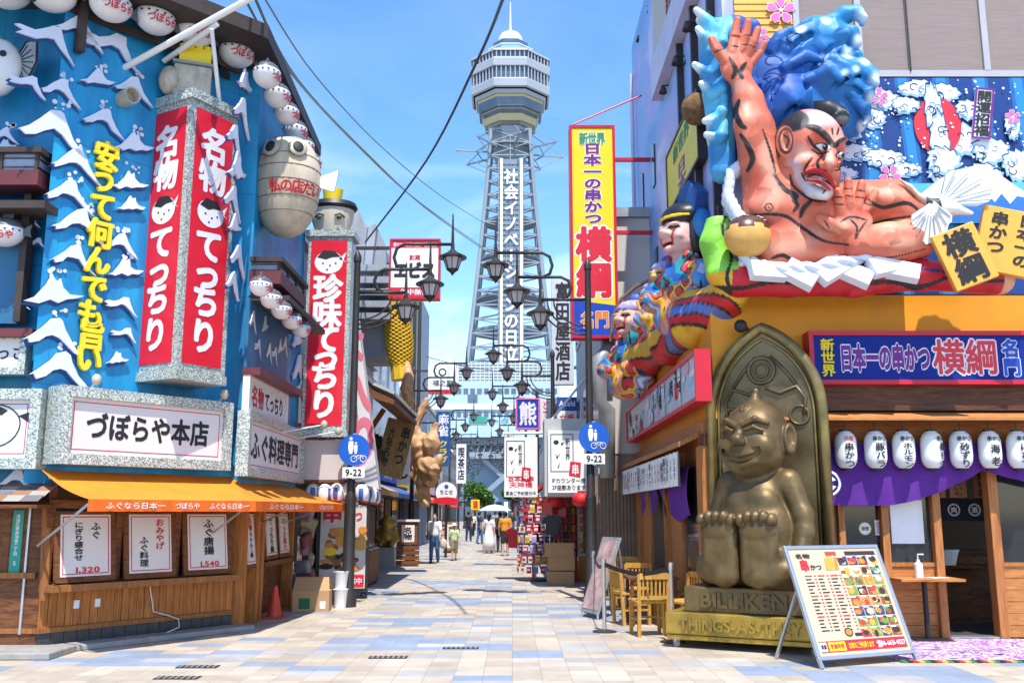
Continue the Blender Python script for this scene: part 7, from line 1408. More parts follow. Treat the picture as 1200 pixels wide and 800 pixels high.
# ================================================================ hanging signs
def blade(name, lab, cat, x0p, x1p, ytop, ybot, Y, th, board, fm, texts, fwid=.05, arm=None, group=None, extra=None):
    a, b = P(x0p, ytop, Y), P(x1p, ybot, Y); u0, u1, v0, v1 = a.x, b.x, b.z, a.z; f = facing((0, Y, 0), (0, -1, 0)); W_, H_ = u1 - u0, v1 - v0
    tx_ = [(s_, u0 + cu * W_, v0 + cv * H_, w_ * W_, h_ * H_, vert, m_, off, om) for s_, cu, cv, w_, h_, vert, m_, off, om in texts]
    t = sign(name, lab, cat, f, u0, u1, v0, v1, -th, 0, tx_, board=board, fm=fm, fwid=fwid, group=group, extra=(lambda t_, f_, w1: extra(t_, f_, u0, u1, v0, v1)) if extra else None)
    if arm:
        m = MB()
        for yy, xx in arm: z_ = P(600, yy, Y).z; m.bar((u0 if xx < u0 else u1, Y + th / 2, z_), (xx, Y + th / 2, z_), .08)
        m.build('bracket', REDF if fm is REDF and cat == 'sign' and x0p > 600 else IRON, t)
    return t
# second red sign with the fish head on top
z0 = P(380, 505, 17.5).z; z1 = P(380, 280, 17.5).z; fS = facing((-3.46, 17.35, 0), (.0, -1, 0)); t = thing('vertical_sign', 'tall red sign with white letters and a mosaic edge beside the blue restaurant', 'sign', (-3.46, 17.35, z0))
MB(fS).box(-.40, .42, z0, z1, -.5, .0).build('column_box', MOS, t); MB(fS).box(-.46, .48, z1 + .002, z1 + .12, -.55, .05).build('cornice', MOS, t); MB(fS).box(-.44, .46, z0 - .12, z0 - .002, -.55, .05).build('base_moulding', MOS, t)
vert_red(t, fS, .68, z0 + .09, z1 - .08, '珍味てっちり', [P(380, y_, 17.35).z for y_ in (338, 368, 397, 418, 440, 473)], P(380, 305, 17.35).z, .56)
t = thing('fish_head_lantern', 'ivory fish head box lantern with a yellow crown on the second red sign', 'lantern', (-3.46, 17.5, z1 + .125)); m = MB(T(-3.46, 17.55, z1 + .125)); m.lathe([(.30, 0), (.38, .25), (.40, .44), (.0005, .44)], 20, sx=1.05, sy=.85); m.build('head', mat('head_ivory', (.70, .62, .48), .4, var=.12, scale=4), t, smooth=True, autosmooth=40)
m = MB(T(-3.46, 17.55, z1 + .57)).lathe([(.42, 0), (.46, .05), (.42, .14), (.0005, .16)], 20, sx=1.05, sy=.85); m.build('cap_brim', BLACK, t, smooth=True, autosmooth=40); m = MB(T(-3.46, 17.5, z1 + .735)); m.lathe([(.17, 0), (.20, .24), (.15, .26), (.0005, .22)], 14); m.build('yellow_crown', YL, t, smooth=True, autosmooth=40); m = MB(facing((-3.46, 17.55 - .335, z1 + .4), (0, -1, 0)))
for s_ in (-1, 1): m.tube([(s_ * .10, -.02, .0), (s_ * .2, .02, -.02), (s_ * .28, -.03, -.09)], .016, 5); m.ell((s_ * .19, -.06, .0), (.05, .035, .02), 10, 5)
m.build('face_lines', INK, t)
# beige box and pink canvas below
t = thing('sign_box', 'plain beige sign box under the second red sign', 'sign', P(385, 563, 17.5)); a, b = P(357, 507, 17.5), P(403, 562, 17.5); MB().box(a.x, b.x, 17.45, 18.2, b.z, a.z - .14).build('box', mat('beige_panel', (.56, .49, .47), .5, var=.05, scale=1), t); MB().box(a.x - .02, b.x + .02, 17.43, 18.22, b.z - .05, b.z - .002).build('lower_trim', TIMB2, t)
Cq = [P(405, 300, 18.6), P(414, 300, 18.6), P(445, 573, 18.2), P(402, 560, 18.2)]; t = thing('slanted_banner', 'slanted white canvas sign with pink letters spreading down behind the road sign post', 'banner', Cq[3]); fq = facing((0, 18.75, 0), (0, -1, 0))
pq = [(p.x, p.z) for p in (P(404, 305, 18.75), P(410, 305, 18.75), P(425, 420, 18.75), P(444, 573, 18.75), P(404, 560, 18.75))]; MB(fq).poly(pq, -.35, 0).build('canvas', mat('canvas_white', (.66, .62, .62), .7, var=.06), t); m = MB(fq)
for ch_, (a, b), s_ in zip('大入り', ((412, 400), (418, 455), (424, 515)), (.5, .6, .7)): p = P(a, b, 18.75); m.char(ch_, p.x, p.z, s_, s_ * 1.6, .005, 0, .05)
m.build('lettering', mat('pink_letters', (.70, .16, .22), .6), t)
# red, white and blue lantern row
LMIX = [mat('lantern_red', (.60, .03, .03), .5), PAPER, mat('lantern_blue', (.05, .12, .42), .5)]
lp = thing('round_lantern', 'round red, white and blue paper lantern in the row under the beige sign box', 'lantern', (0, 0, 0), 'festival lanterns under the sign box')
MB().ell((0, 0, 0), (.14, .14, .19), 18, 12, mf=lambda i, j: 0 if i < 3 else (2 if (j % 6 in (0, 1) and i < 8) else 1)).build('paper_shade', LMIX, lp, smooth=True); MB().lathe([(.06, .18), (.06, .215), (.0005, .215)], 12).build('top_ring', BLACK, lp); MB().lathe([(.0005, -.215), (.06, -.215), (.06, -.18)], 12).build('bottom_ring', BLACK, lp)
for i, (a, b, Y) in enumerate([(367, 577, 17.6), (381, 578, 17.5), (395, 577, 17.5), (408, 576, 17.6), (424, 578, 18.4), (428, 579, 19), (432, 580, 19.6), (436, 581, 20.2), (439, 582, 20.8)]):
    p = P(a, b, Y)
    if i == 0: lp.matrix_world = T(p.x, p.y, p.z, .3)
    else: dup(lp, None, T(p.x, p.y, p.z, i * 1.1))
blade('hanging_sign', 'white and red hanging sign with large black kana above the lamp arms', 'sign', 459, 513, 282, 348, 24, .3, WHITE, REDF, [('串かつ・お好み焼き・焼きそば', .5, .93, .92, .09, False, LETW, .02, None), ('創業', .5, .70, .24, .10, False, REDINK, .03, None), ('ヱビス', .5, .47, .88, .30, False, INK, .07, None), ('年中無休', .5, .09, .6, .11, False, LETW, .03, None)], arm=[(289, -4.6), (340, -4.6)],
      extra=lambda t_, f_, u0, u1, v0, v1: MB(f_).poly([(u0, v0), (u1, v0), (u1, v0 + .17 * (v1 - v0)), (u0, v0 + .17 * (v1 - v0))], .0015).poly([(u0, v0 + .87 * (v1 - v0)), (u1, v0 + .87 * (v1 - v0)), (u1, v1), (u0, v1)], .0015).build('red_band', RED, t_))
blade('hanging_sign', 'white hanging sign with a round mark and a red lower edge farther down the street', 'sign', 502, 536, 427, 461, 46, .3, WHITE, None, [('○', .5, .74, .34, .34, False, INK, .03, None), ('福之家', .5, .36, .7, .22, False, INK, .02, None)], arm=[(434, -5.6)], extra=lambda t_, f_, u0, u1, v0, v1: MB(f_).poly([(u0, v0), (u1, v0), (u1, v0 + .14 * (v1 - v0)), (u0, v0 + .14 * (v1 - v0))], .002).build('red_band', RED, t_))
blade('hanging_sign', 'narrow blue vertical sign with pale characters on the shaded row', 'sign', 512, 527, 482, 546, 45, .25, mat('sign_navy', (.02, .09, .26), .5), None, [('麻雀', .5, .75, .8, .42, True, LETW, .03, None), ('クラブ', .5, .26, .7, .44, True, YEL, .02, None)], arm=[(495, -5.4), (540, -5.4)]); blade('hanging_sign', 'narrow white vertical sign with black lettering behind the blue one', 'sign', 535, 546, 520, 566, 58, .25, WHITE, None, [('喫茶店', .5, .5, .7, .85, True, INK, .03, None)], arm=[(525, -6.4)])
blade('hanging_sign', 'small yellow and red sign hung over the far shops', 'sign', 552, 562, 585, 597, 62, .2, YEL, None, [('酒', .5, .5, .6, .8, False, RED, .05, None)], arm=[(588, -6.5)])
# tall yellow sign with red brackets
tY = blade('tall_sign', 'tall yellow sign with purple and red lettering in a red frame on red brackets', 'sign', 670, 722, 150, 393, 20, .35, YEL, REDF, [('新世界', .5, .945, .64, .065, False, AWG, .05, WHITE), ('日本一の串かつ', .5, .725, .44, .40, True, PURP, .045, WHITE), ('横綱', .5, .345, .86, .34, True, RED, .05, WHITE)], fwid=.06, arm=[(184, 3.15), (270, 3.15)],
      extra=lambda t_, f_, u0, u1, v0, v1: (MB(f_).poly([(u0, v0), (u1, v0), (u1, v0 + .14 * (v1 - v0)), (u0, v0 + .165 * (v1 - v0))], .0015).build('blue_foot', BLUEP, t_), MB(f_).text('名門', (u0 + u1) / 2, v0 + .075 * (v1 - v0), .7 * (u1 - u0), .085 * (v1 - v0), .004, 1, .06).text('名門', (u0 + u1) / 2, v0 + .075 * (v1 - v0), .7 * (u1 - u0), .085 * (v1 - v0), .008, 0, .03).build('lettering', [mat('orange_ink', (.75, .22, .02), .5), LETW], t_)))
t = thing('sign_stay', 'thin red stay rope from the yellow sign to the mural wall', 'cable', P(672, 147, 20)); MB().tube([P(672, 146, 20), P(752, 112, 20.5)], .02, 6).build('rope', RED, t)
blade('tall_sign', 'grey white vertical sign with black liquor shop characters behind the yellow one', 'sign', 646, 673, 327, 450, 31, .4, mat('aged_white', (.56, .57, .60), .6, var=.12, dirt=.2), None, [('富田屋酒店', .5, .5, .68, .94, True, INK, .035, None)], arm=[(345, 2.2), (430, 2.2)])
SQ = mat('side_yellow', (.78, .60, .04), .45); f_ = SM; a, b = uv(SM, 784, 190, .1), uv(SM, 822, 190, .1); zt_, zb2 = uv(SM, 800, 150, .1)[1], uv(SM, 800, 224, .1)[1]; sign('side_sign', 'yellow sign panel on the mural wall behind the painted figures', 'sign', SM, a[0], b[0], zb2, zt_, .02, .14, [('新世界', (a[0] + b[0]) / 2, zt_ - .25, 1.6, .34, False, AWG, .04), ('日本一', (a[0] + b[0]) / 2, zt_ - 1.0, .8, .9, True, PURP, .04)], board=SQ, fm=IRON, fwid=.05)
blade('hanging_sign', 'blue square sign with white brush strokes and a pink edge over the souvenir stall', 'sign', 606, 631, 468, 501, 32, .3, BLUEP, PINK, [('熊', .5, .5, .85, .85, False, LETW, .03, None)], arm=[(480, 2.2)]); blade('hanging_sign', 'cream vertical sign with red brush letters beside the blue one', 'sign', 633, 651, 467, 508, 32, .3, OFFW, None, [('どて焼', .35, .55, .4, .8, True, REDINK, .02, None)], arm=[(472, 2.2)]); blade('hanging_sign', 'blue beer sign above a white panel over the souvenir stall', 'sign', 653, 676, 465, 480, 28, .3, mat('beer_blue', (.02, .08, .34), .4), None, [('Asahi', .5, .5, .85, .6, False, LETW, .03, None)], arm=[(472, 2.2)]); blade('hanging_sign', 'white sign with red and black characters under the blue beer sign', 'sign', 653, 676, 481, 500, 28, .3, WHITE, None, [('立呑', .5, .5, .8, .6, False, REDINK, .03, None)], arm=[(490, 2.2)])
def seal(t_, f_, u0, u1, v0, v1, k=1):
    W_, H_ = u1 - u0, v1 - v0; m = MB(f_); a, b, c, d = u0 + .06 * W_, u0 + .62 * W_, v0 + .33 * H_, v0 + .94 * H_; g_ = .018
    for r_ in ((a, b, d - g_, d), (a, b, c, c + g_), (a, a + g_, c, d), (b - g_, b, c, d)): m.poly([(r_[0], r_[2]), (r_[1], r_[2]), (r_[1], r_[3]), (r_[0], r_[3])], .003)
    m.disc(a + .25 * (b - a), d - .22 * (d - c), .05, .003, 14, rx=.06); m.poly([(a + .45 * (b - a), d - .25 * (d - c)), (a + .62 * (b - a), d - .2 * (d - c)), (a + .5 * (b - a), d - .32 * (d - c))], .003); m.poly([(a + .2 * (b - a), d - .5 * (d - c)), (a + .28 * (b - a), d - .6 * (d - c)), (a + .42 * (b - a), d - .5 * (d - c)), (a + .28 * (b - a), d - .68 * (d - c))], .003); m.poly([(a + .3 * (b - a), d - .9 * (d - c)), (a + .42 * (b - a), d - .72 * (d - c)), (a + .36 * (b - a), d - .9 * (d - c))], .003)
    m.text('新世界', a + .75 * (b - a), (c + d) / 2 + .1 * (d - c), .12 * W_, .36 * H_, .003, 0, .02, True); m.poly([(u0 + .5 * W_, v0 + .27 * H_), (u0 + .78 * W_, v0 + .24 * H_), (u0 + .8 * W_, v0 + .48 * H_), (u0 + .54 * W_, v0 + .5 * H_)], .005, None, 1); m.text('串', u0 + .66 * W_, v0 + .37 * H_, .18 * W_, .18 * H_, .007, 2, .03); m.build('emblem', [INK, REDINK, LETW], t_)
tq = blade('sign_box', 'white sign box with a black framed brush mark and red seal on a grey casing', 'sign', 642, 691, 504, 577, 21, .1, WHITE, None, [('1Fカウンター席', .5, .19, .82, .09, False, INK, .02, None), ('2F座敷あります', .5, .08, .82, .09, False, INK, .02, None)], extra=seal)
a, b = P(638, 496, 21), P(736, 580, 21); MB().box(a.x, b.x, 21.11, 22.2, b.z - .02, a.z + .12).build('casing', mat('casing_grey', (.46, .47, .48), .5, var=.1, scale=1, dirt=.12), tq)
blade('cloth_banner', 'white hanging banner with the same brush mark and red writing, left of the sign box', 'banner', 591, 630, 512, 582, 23.5, .03, PAPER, None, [('百本丸串', .5, .30, .8, .10, False, REDINK, .03, None), ('宴会ご予約受付中', .5, .06, .92, .07, False, INK, .02, None), ('天神橋', .5, .2, .7, .1, False, REDINK, .02, None)], extra=seal)
p = P(590, 508, 23.5); q = P(740, 505, 23.5); t = thing('banner_pole', 'white horizontal pipe carrying the hanging banner', 'pole', p); MB().tube([p, q], .035, 8).build('pipe', WHITE, t); t = thing('banner_pole', 'white slanting pipe crossing above the white sign box', 'pole', P(655, 500, 22)); MB().tube([P(640, 500, 22), P(700, 425, 22.3)], .03, 8).build('pipe', WHITE, t)
# wall pipes and duct on the cream building
t = thing('drain_duct', 'fat grey ventilation duct bending down the wall between the signs', 'duct', P(706, 500, 20.4)); MB().tube([P(713, 395, 20.6), P(712, 412, 20.3), P(703, 420, 20.2), P(702, 470, 20.2), P(712, 480, 20.3), P(712, 560, 20.3)], .17, 12).build('pipe', GREYM, t, smooth=True)
# round road signs on both first lamp posts
def roadsign(post, px_, py_, Y, lab):
    p = P(px_, py_, Y); f = facing(p, (0, -1, 0)); t = thing('road_sign', lab, 'road sign', p - Vector((0, 0, .5)), 'round blue road signs'); MB(f).poly([(.285 * math.cos(i * math.pi / 18), .285 * math.sin(i * math.pi / 18)) for i in range(36)], -.012, 0, 0).build('disc', mat('road_blue', (.005, .10, .50), .35, var=.03), t)
    m = MB(f); m.ell((-.06, .20, .006), (.03, .03, .004), 10, 4); m.poly([(-.10, .16), (-.02, .16), (-.01, .04), (-.035, -.07), (-.06, -.07), (-.085, -.07), (-.11, .04)], .004); m.ell((.03, .12, .006), (.022, .022, .004), 10, 4); m.poly([(.0, .09), (.06, .09), (.06, .0), (.045, -.07), (.015, -.07), (.0, .0)], .004)
    for c in (-.0, .17): m.tube([(c + .055 * math.cos(a), -.16 + .055 * math.sin(a), .006) for a in [i * math.pi / 8 for i in range(16)]], .007, 4, closed=True)
    m.tube([(0, -.16, .006), (.06, -.1, .006), (.14, -.1, .006), (.17, -.16, .006)], .007, 4); m.tube([(.06, -.1, .006), (.09, -.16, .006), (.14, -.09, .006)], .007, 4); m.build('pictogram', LETW, t)
    MB(f).box(-.20, .20, -.50, -.31, -.010, 0).build('time_plate', WHITE, t); MB(f).text('9-22', 0, -.405, .30, .17, .003, 0, .03).build('lettering', INK, t); MB(f).box(-.03, .03, -.52, .3, -.05, -.013).build('bracket', STEEL, t)
# ================================================================ street lamps
def lamp_post(lab, side):
    t = thing('street_lamp', lab, 'street lamp', (0, 0, 0), 'three-lantern street lamps'); s_ = side
    MB().lathe([(.16, 0), (.16, .25), (.11, .32), (.10, 1.9), (.105, 1.92), (.075, 2.0), (.06, 6.3), (.075, 6.32), (.075, 6.42), (.03, 6.52), (.0005, 6.56)], 12).build('post', IRON, t, smooth=True, autosmooth=35)
    L = [(.93, 5.42), (1.38, 5.86), (1.80, 6.38)]; rr_ = .032
    m = MB(); m.tube([(0, 0, 5.72), (s_ * .93, 0, 5.72)], rr_, 8)
    m.tube([(s_ * .50, 0, 5.72), (s_ * .38, 0, 5.80), (s_ * .33, 0, 5.95), (s_ * .38, 0, 6.10), (s_ * .52, 0, 6.17), (s_ * 1.38, 0, 6.17)], rr_, 8); m.tube([(s_ * .86, 0, 6.17), (s_ * .74, 0, 6.24), (s_ * .69, 0, 6.40), (s_ * .74, 0, 6.58), (s_ * .88, 0, 6.66), (s_ * 1.80, 0, 6.66)], rr_, 8)
    for k in range(3): m.tube([(s_ * .02, 0, 5.10 - k * .09 + .1)] + [(s_ * (.05 + (.62 + .12 * k) * math.sin(a) ), 0, 5.2 - .09 * k + (.5 + .08 * k) * (1 - math.cos(a))) for a in [i * math.pi / 16 for i in range(1, 9)]], .018, 6)
    m.build('arms', IRON, t, smooth=True)
    for x_, z_ in L:
        zt_ = z_ + .28; f = T(s_ * x_, 0, zt_); g_ = MB(f).lathe([(.10, -.50), (.175, -.28), (.165, -.26), (.0005, -.26)], 8); gl = g_.build('lantern_glass', LAMPG, t)
        m = MB(f).lathe([(.0005, .62), (.014, .58), (.03, .05), (.04, -.10), (.10, -.16), (.27, -.25), (.27, -.275), (.0005, -.262)], 14); m.lathe([(.0005, -.62), (.05, -.55), (.115, -.50), (.115, -.49), (.0005, -.49)], 12)
        for i in range(8): a = i * math.pi / 4; m.bar((.104 * math.cos(a), .104 * math.sin(a), -.50), (.182 * math.cos(a), .182 * math.sin(a), -.27), .014)
        m.build('lantern_cage', IRON, t, smooth=True, autosmooth=35)
    return t
LX = lambda Y: -2.60 - .0234 * Y
RX = lambda Y: 1.90 - .0234 * Y
pl_ = lamp_post('dark street lamp with three hanging lanterns in front of the second red sign', 1); pl_.location = (LX(17.4) + .08, 17.4, 0); pr_ = lamp_post('dark street lamp with three hanging lanterns overlapping the tall yellow sign', -1); pr_.location = (RX(18), 18, 0)
ord_ = ('second', 'third', 'fourth', 'fifth', 'sixth')
for i, Y in enumerate((32, 47, 62, 80, 100)): dup(pl_, f'dark street lamp with hanging lanterns, {ord_[i]} post down the carved-figure side', T(LX(Y), Y, 0))
for i, Y in enumerate((28.5, 38, 50, 64, 82)): dup(pr_, f'dark street lamp with hanging lanterns, {ord_[i]} post down the souvenir-stall side', T(RX(Y), Y, 0))
roadsign(None, 415, 527, 17.22, 'round blue pedestrian and bicycle sign on the lamp post by the orange awning'); roadsign(None, 696, 512, 17.84, 'round blue pedestrian and bicycle sign on the lamp post by the white sign box')
# round shop sign on the second post
p = P(523, 577, 36); t = thing('round_shop_sign', 'round white shop sign with a red lower edge on a post past the carved figure', 'sign', p); f = facing(p, (0, -1, 0)); r_ = .40; MB(f).poly([(r_ * math.cos(i * math.pi / 14), r_ * math.sin(i * math.pi / 14)) for i in range(28)], -.08, 0).build('disc', WHITE, t); MB(f).poly([(r_ * 1.25 * math.cos(a), -.30 + .14 * math.sin(a)) for a in [i * math.pi / 10 for i in range(20)]], .003, .02).build('ribbon', RED, t); MB(f).text('ちとせ', 0, .02, .5, .2, .004, 0, .03).disc(0, .22, .08, .004).build('lettering', mat('ink_blue', (.05, .08, .3), .5), t); MB().tube([(p.x, p.y + .06, 0), (p.x, p.y + .06, p.z - .35)], .05, 8).build('post', IRON, t)
# overhead cables
for i, (q_, lab, r_) in enumerate((([(296, -8, 12), (350, 95, 16), (430, 180, 24), (500, 245, 34), (566, 292, 50)], 'black overhead cable curving from the blue restaurant to the tower foot', .022), ([(283, -8, 12), (340, 85, 16), (420, 172, 24), (490, 236, 34), (566, 290, 52)], 'black overhead cable running close beside another toward the tower', .02), ([(306, -8, 13), (372, 92, 18), (450, 175, 26), (520, 232, 36), (575, 266, 50)], 'thinner black overhead cable, highest of three toward the tower', .016), ([(592, -8, 12), (560, 70, 15), (500, 188, 20), (428, 284, 25)], 'black cable crossing the open sky down to the stepped gable', .026), ([(500, 418, 40), (560, 432, 44), (640, 436, 42), (700, 420, 30)], 'thin dark cable strung low across the street', .018))):
    t = thing('overhead_cable', lab, 'cable', P(*q_[0]), 'overhead cables'); pts = []
    V = [P(*a) for a in q_]
    for k in range(len(V) - 1):
        for j in range(6): s_ = j / 6; p0, p1, p2, p3 = V[max(k - 1, 0)], V[k], V[k + 1], V[min(k + 2, len(V) - 1)]; pts.append(.5 * ((2 * p1) + (p2 - p0) * s_ + (2 * p0 - 5 * p1 + 4 * p2 - p3) * s_ ** 2 + (3 * p1 - p0 - 3 * p2 + p3) * s_ ** 3))
    MB().tube(pts + [V[-1]], r_, 5).build('wire', BLACK, t)
# ================================================================ things standing in the street
PRG = random.Random(21)
# poster stand with fried skewers
t = thing('poster_stand', 'tall black framed poster stand with red skewer lettering and food pictures behind the lamp post', 'poster stand', (-3.25, 18.9, 0)); f = facing((-3.30, 18.9, 0), (.15, -1, 0)); w_, h_ = .50, 1.98
MB(f).box(-w_, w_, .12, h_, -.30, 0).build('cabinet', BLACK, t); MB(f).box(-w_ + .06, w_ - .06, .2, h_ - .08, .001, .006).build('poster', mat('poster_paper', (.62, .56, .52), .4, var=.1), t)
m = MB(f); fm_ = [mat('food_gold', (.62, .33, .05)), mat('food_brown', (.25, .09, .03)), REDINK, LETW, mat('food_orange', (.66, .22, .03)), INK, YEL]
for i in range(34): m.disc(PRG.uniform(-.3, .38), PRG.uniform(.98, 1.32), PRG.uniform(.05, .09), .008 + i * .0006, 9, PRG.choice((0, 0, 4, 1)), rx=PRG.uniform(.05, .13))
for i in range(22): m.disc(PRG.uniform(-.36, .25), PRG.uniform(.52, .84), PRG.uniform(.03, .06), .008 + i * .0006, 9, PRG.choice((1, 1, 4, 5)), rx=PRG.uniform(.06, .14))
m.disc(-.24, .90, .08, .03, 14, 6, rx=.14); m.text('串', -.22, 1.66, .40, .42, .010, 3, .09); m.text('串', -.22, 1.66, .40, .42, .016, 2, .05); m.text('かつ', .2, 1.58, .34, .22, .010, 3, .08); m.text('かつ', .2, 1.58, .34, .22, .016, 2, .04); m.text('ホルモン', .2, 1.78, .36, .08, .012, 5, .02); m.poly([(.0, .22), (.42, .22), (.42, .46), (.0, .46)], .009, None, 2); m.text('営業中', .21, .34, .36, .13, .012, 3, .02); m.build('printed_picture', fm_, t)
for a in (-.42, .42):
    for w2 in (-.05, -.25): MB(f @ Matrix.Translation((a, .06, w2)) ).ell((0, 0, 0), .058, 10, 6).build('caster', BLACK, t)
# display counter of packed food
t = thing('display_counter', 'low wooden barrel counter with a slanted tray of packed food by the grey shop', 'counter', (-3.5, 22.6, 0)); MB().box(-3.95, -3.2, 21.8, 23.4, .05, .80).build('counter_body', wood('counter_wood', '8a5630', '4e2e18', grain=(9, 9, .8)), t, bevel=.03); MB().box(-3.9, -3.25, 21.85, 23.35, .003, .05).build('foot', BLACK, t)
MB().add([(-3.95, 21.8, .95), (-3.2, 21.8, .82), (-3.2, 23.4, .82), (-3.95, 23.4, .95), (-3.95, 21.8, .803), (-3.2, 21.8, .803), (-3.2, 23.4, .803), (-3.95, 23.4, .803)], [(0, 1, 2, 3), (0, 4, 5, 1), (1, 5, 6, 2), (2, 6, 7, 3), (3, 7, 4, 0)]).build('tray', STEEL, t)
for i in range(10):
    y_ = 21.95 + (i % 5) * .29; x_ = -3.75 + (i // 5) * .34; z_ = .955 - (x_ + 3.95) * .17; k = i % 3; o = (x_, y_, z_); q = thing('food_pack', ('brown', 'cream', 'red')[k] + ' packed snack lying on the slanted tray of the barrel counter', 'food pack', o, 'food packs on the slanted tray'); MB(T(*o)).box(-.13, .13, -.11, .11, .0, .06).build('pack', [mat('food_brown', (.25, .09, .03)), mat('food_cream', (.72, .62, .45)), mat('food_red', (.5, .05, .03))][k], q, bevel=.012); MB(T(*o)).box(-.08, .08, -.06, .06, .061, .064).build('label_sticker', WHITE, q)
# price card and rack behind the counter
t = thing('wall_noticeboard', 'dark shop window with a tall cream menu card beside the barrel counter', 'notice board', (-4.65, 20.4, 0)); MB().box(-4.86, -4.70, 19.6, 21.2, .6, 2.3).build('board', BLACK, t); MB().box(-4.699, -4.69, 19.95, 20.8, .8, 2.2).build('menu_card', mat('menu_cream', (.62, .52, .34), .5), t)
# hanging snack bags beside the poster
BG = [mat('bag_violet', (.36, .22, .34), .4, var=.4, scale=9), mat('bag_khaki', (.36, .32, .16), .4, var=.4, scale=9), mat('bag_grey', (.3, .27, .3), .4, var=.4, scale=9), mat('bag_wine', (.24, .07, .09), .4, var=.4, scale=9)]
for i in range(9):
    o = Vector((-3.86 + .05 * (i % 2), 17.9 + .12 * (i % 3), 1.62 - .2 * (i // 1) * .8)); k = i % 4; q = thing('snack_bag', ('violet', 'khaki', 'grey', 'wine red')[k] + ' patterned bag in the bundle hanging between the timber corner and the poster stand', 'bag', o, 'bags hung beside the poster stand'); MB(T(*o, R(25 * i)) @ Matrix.Rotation(R(PRG.uniform(-25, 25)), 4, 'Y')).box(-.17, .17, -.07, .07, -.12, .12).build('bag_body', BG[k], q, bevel=.05)
# wooden sign stand and gold bust
t = thing('sign_stand', 'dark weathered wooden sign stand with a white card on the paving', 'sign stand', (-3.25, 30.2, 0)); f = facing((-3.25, 30.2, 0), (.1, -1, 0)); m = MB(f)
for i in range(4): m.box(-.36, .36, .05 + i * .15, .17 + i * .15, -.25, .06 - i * .02)
m.build('base_slats', TIMB2, t); MB(f).box(-.30, .30, .66, 1.36, -.2, 0).build('post_box', TIMB2, t); MB(f).box(-.2, .2, .74, 1.26, .001, .01).build('card', OFFW, t); MB(f).box(-.36, .36, 1.362, 1.43, -.26, .06).build('cap', OFFW, t); MB(f).text('名物', 0, 1.0, .26, .4, .013, 0, .04, True).build('lettering', INK, t)
t = thing('gold_bust', 'small gilded seated figure statue in front of the shop entrance', 'statue', (-3.75, 29.0, 0)); MB().box(-4.0, -3.5, 28.8, 29.3, 0, .62).build('plinth', GREYR, t); Bs = Sculpt((-.4, -.4, 0), (.4, .4, 1.2), .03); Bs.ell((0, 0, .28), (.28, .24, .3), .08).ell((0, -.02, .72), (.2, .19, .23), .05).cap((0, 0, .9), (0, 0, 1.02), .06, .02, .05)
for s_ in (-1, 1): Bs.chain([(s_ * .22, 0, .48), (s_ * .30, -.08, .25), (s_ * .2, -.2, .15)], [.09, .08, .07], .05); Bs.ell((s_ * .21, 0, .72), (.05, .05, .09), .03); Bs.chain([(s_ * .15, -.1, .1), (s_ * .17, -.3, .1)], [.1, .1], .04)
sculpt_mb(Bs, T(-3.75, 29.05, .62)).build('figure', GOLD, t, smooth=True)
# carved wooden figure high on the brown shop
Hx, Hy = -3.35, 31.0
t = thing('carved_figure', 'big tan carved figure with a raised arm leaning out from the brown shop front', 'sculpture', P(498, 588, Hy)); pp = lambda a, b, dy=0: P(a, b, Hy + dy)[:]
Hh = Sculpt(np.array(P(474, 590, Hy - 1)[:]) - (.2, 0, .2), np.array(P(530, 466, Hy + 1)[:]) + (.2, .0, .3), .034)
for pts, rs in ((((497, 585, 0), (494, 560, -.1), (500, 545, -.2), (492, 520, 0)), (.28, .30, .42, .5)), (((492, 522, 0), (486, 500, .1), (497, 475, .1), (500, 468, .1)), (.34, .22, .16, .08)), (((494, 524, -.2), (506, 512, -.3), (511, 498, -.3)), (.36, .24, .14)), (((500, 540, -.3), (511, 548, -.4), (515, 538, -.5)), (.3, .28, .2)), (((498, 550, -.3), (505, 565, -.4), (513, 560, -.5)), (.3, .24, .14)), (((490, 545, 0), (484, 556, .1)), (.26, .2)), (((496, 560, -.1), (492, 575, -.1), (500, 590, -.2)), (.26, .22, .16)), (((488, 530, .1), (480, 540, .3), (478, 556, .4)), (.24, .2, .14))): Hh.chain([pp(*q) for q in pts], [r_ * .74 for r_ in rs], .025)
Hh.ell(pp(505, 520, -.45), (.30, .28, .34), .05); Hh.ell(pp(500, 545, -.5), (.32, .26, .3), .06); Hh.ell(pp(509, 552, -.6), (.2, .2, .22), .05)
Hh.rough(.06, 9); sculpt_mb(Hh, Matrix.Identity(4)).build('figure', mat('carved_tan', (.52, .30, .15), .5, var=.4, scale=1.6, dirt=.2), t, smooth=True); MB().tube([P(490, 548, Hy + .2), P(478, 548, Hy + 1.5)], .08, 8).build('bracket', IRON, t)
# giant yellow skewer models
SKY_ = mat('batter_yellow', (.80, .52, .04), .6, var=.12, scale=4)
def skewer(a, b, c, d, Y, r_, lab, th='giant_skewer_model'):
    p, q = P(a, b, Y), P(c, d, Y); t = thing(th, lab, 'food model', q if q.z < p.z else p, 'giant skewer models'); n_ = 40; L = (q - p)
    m = MB()
    for j in range(n_):
        for k in range(12): ang = k / 12 * 6.283 + j * .26; c_ = p + L * ((j + .5) / n_); w2 = r_ * (math.sin(math.pi * min(1, (j + 1.2) / n_)) ** .45); m.ell(c_ + Vector((w2 * math.cos(ang), w2 * math.sin(ang), 0)), (r_ * .24, r_ * .24, L.length / n_ * .62), 6, 4)
    m.build('batter_grain_pattern', SKY_, t, smooth=True); MB().tube([p, q], r_ * .9, 10).build('core', SKY_, t); return t
skewer(464, 352, 471, 445, 26.4, .34, 'giant yellow knobbly skewer model standing above the tiled eave'); skewer(470, 470, 474, 500, 25.9, .17, 'small yellow knobbly skewer model below the tiled eave'); 
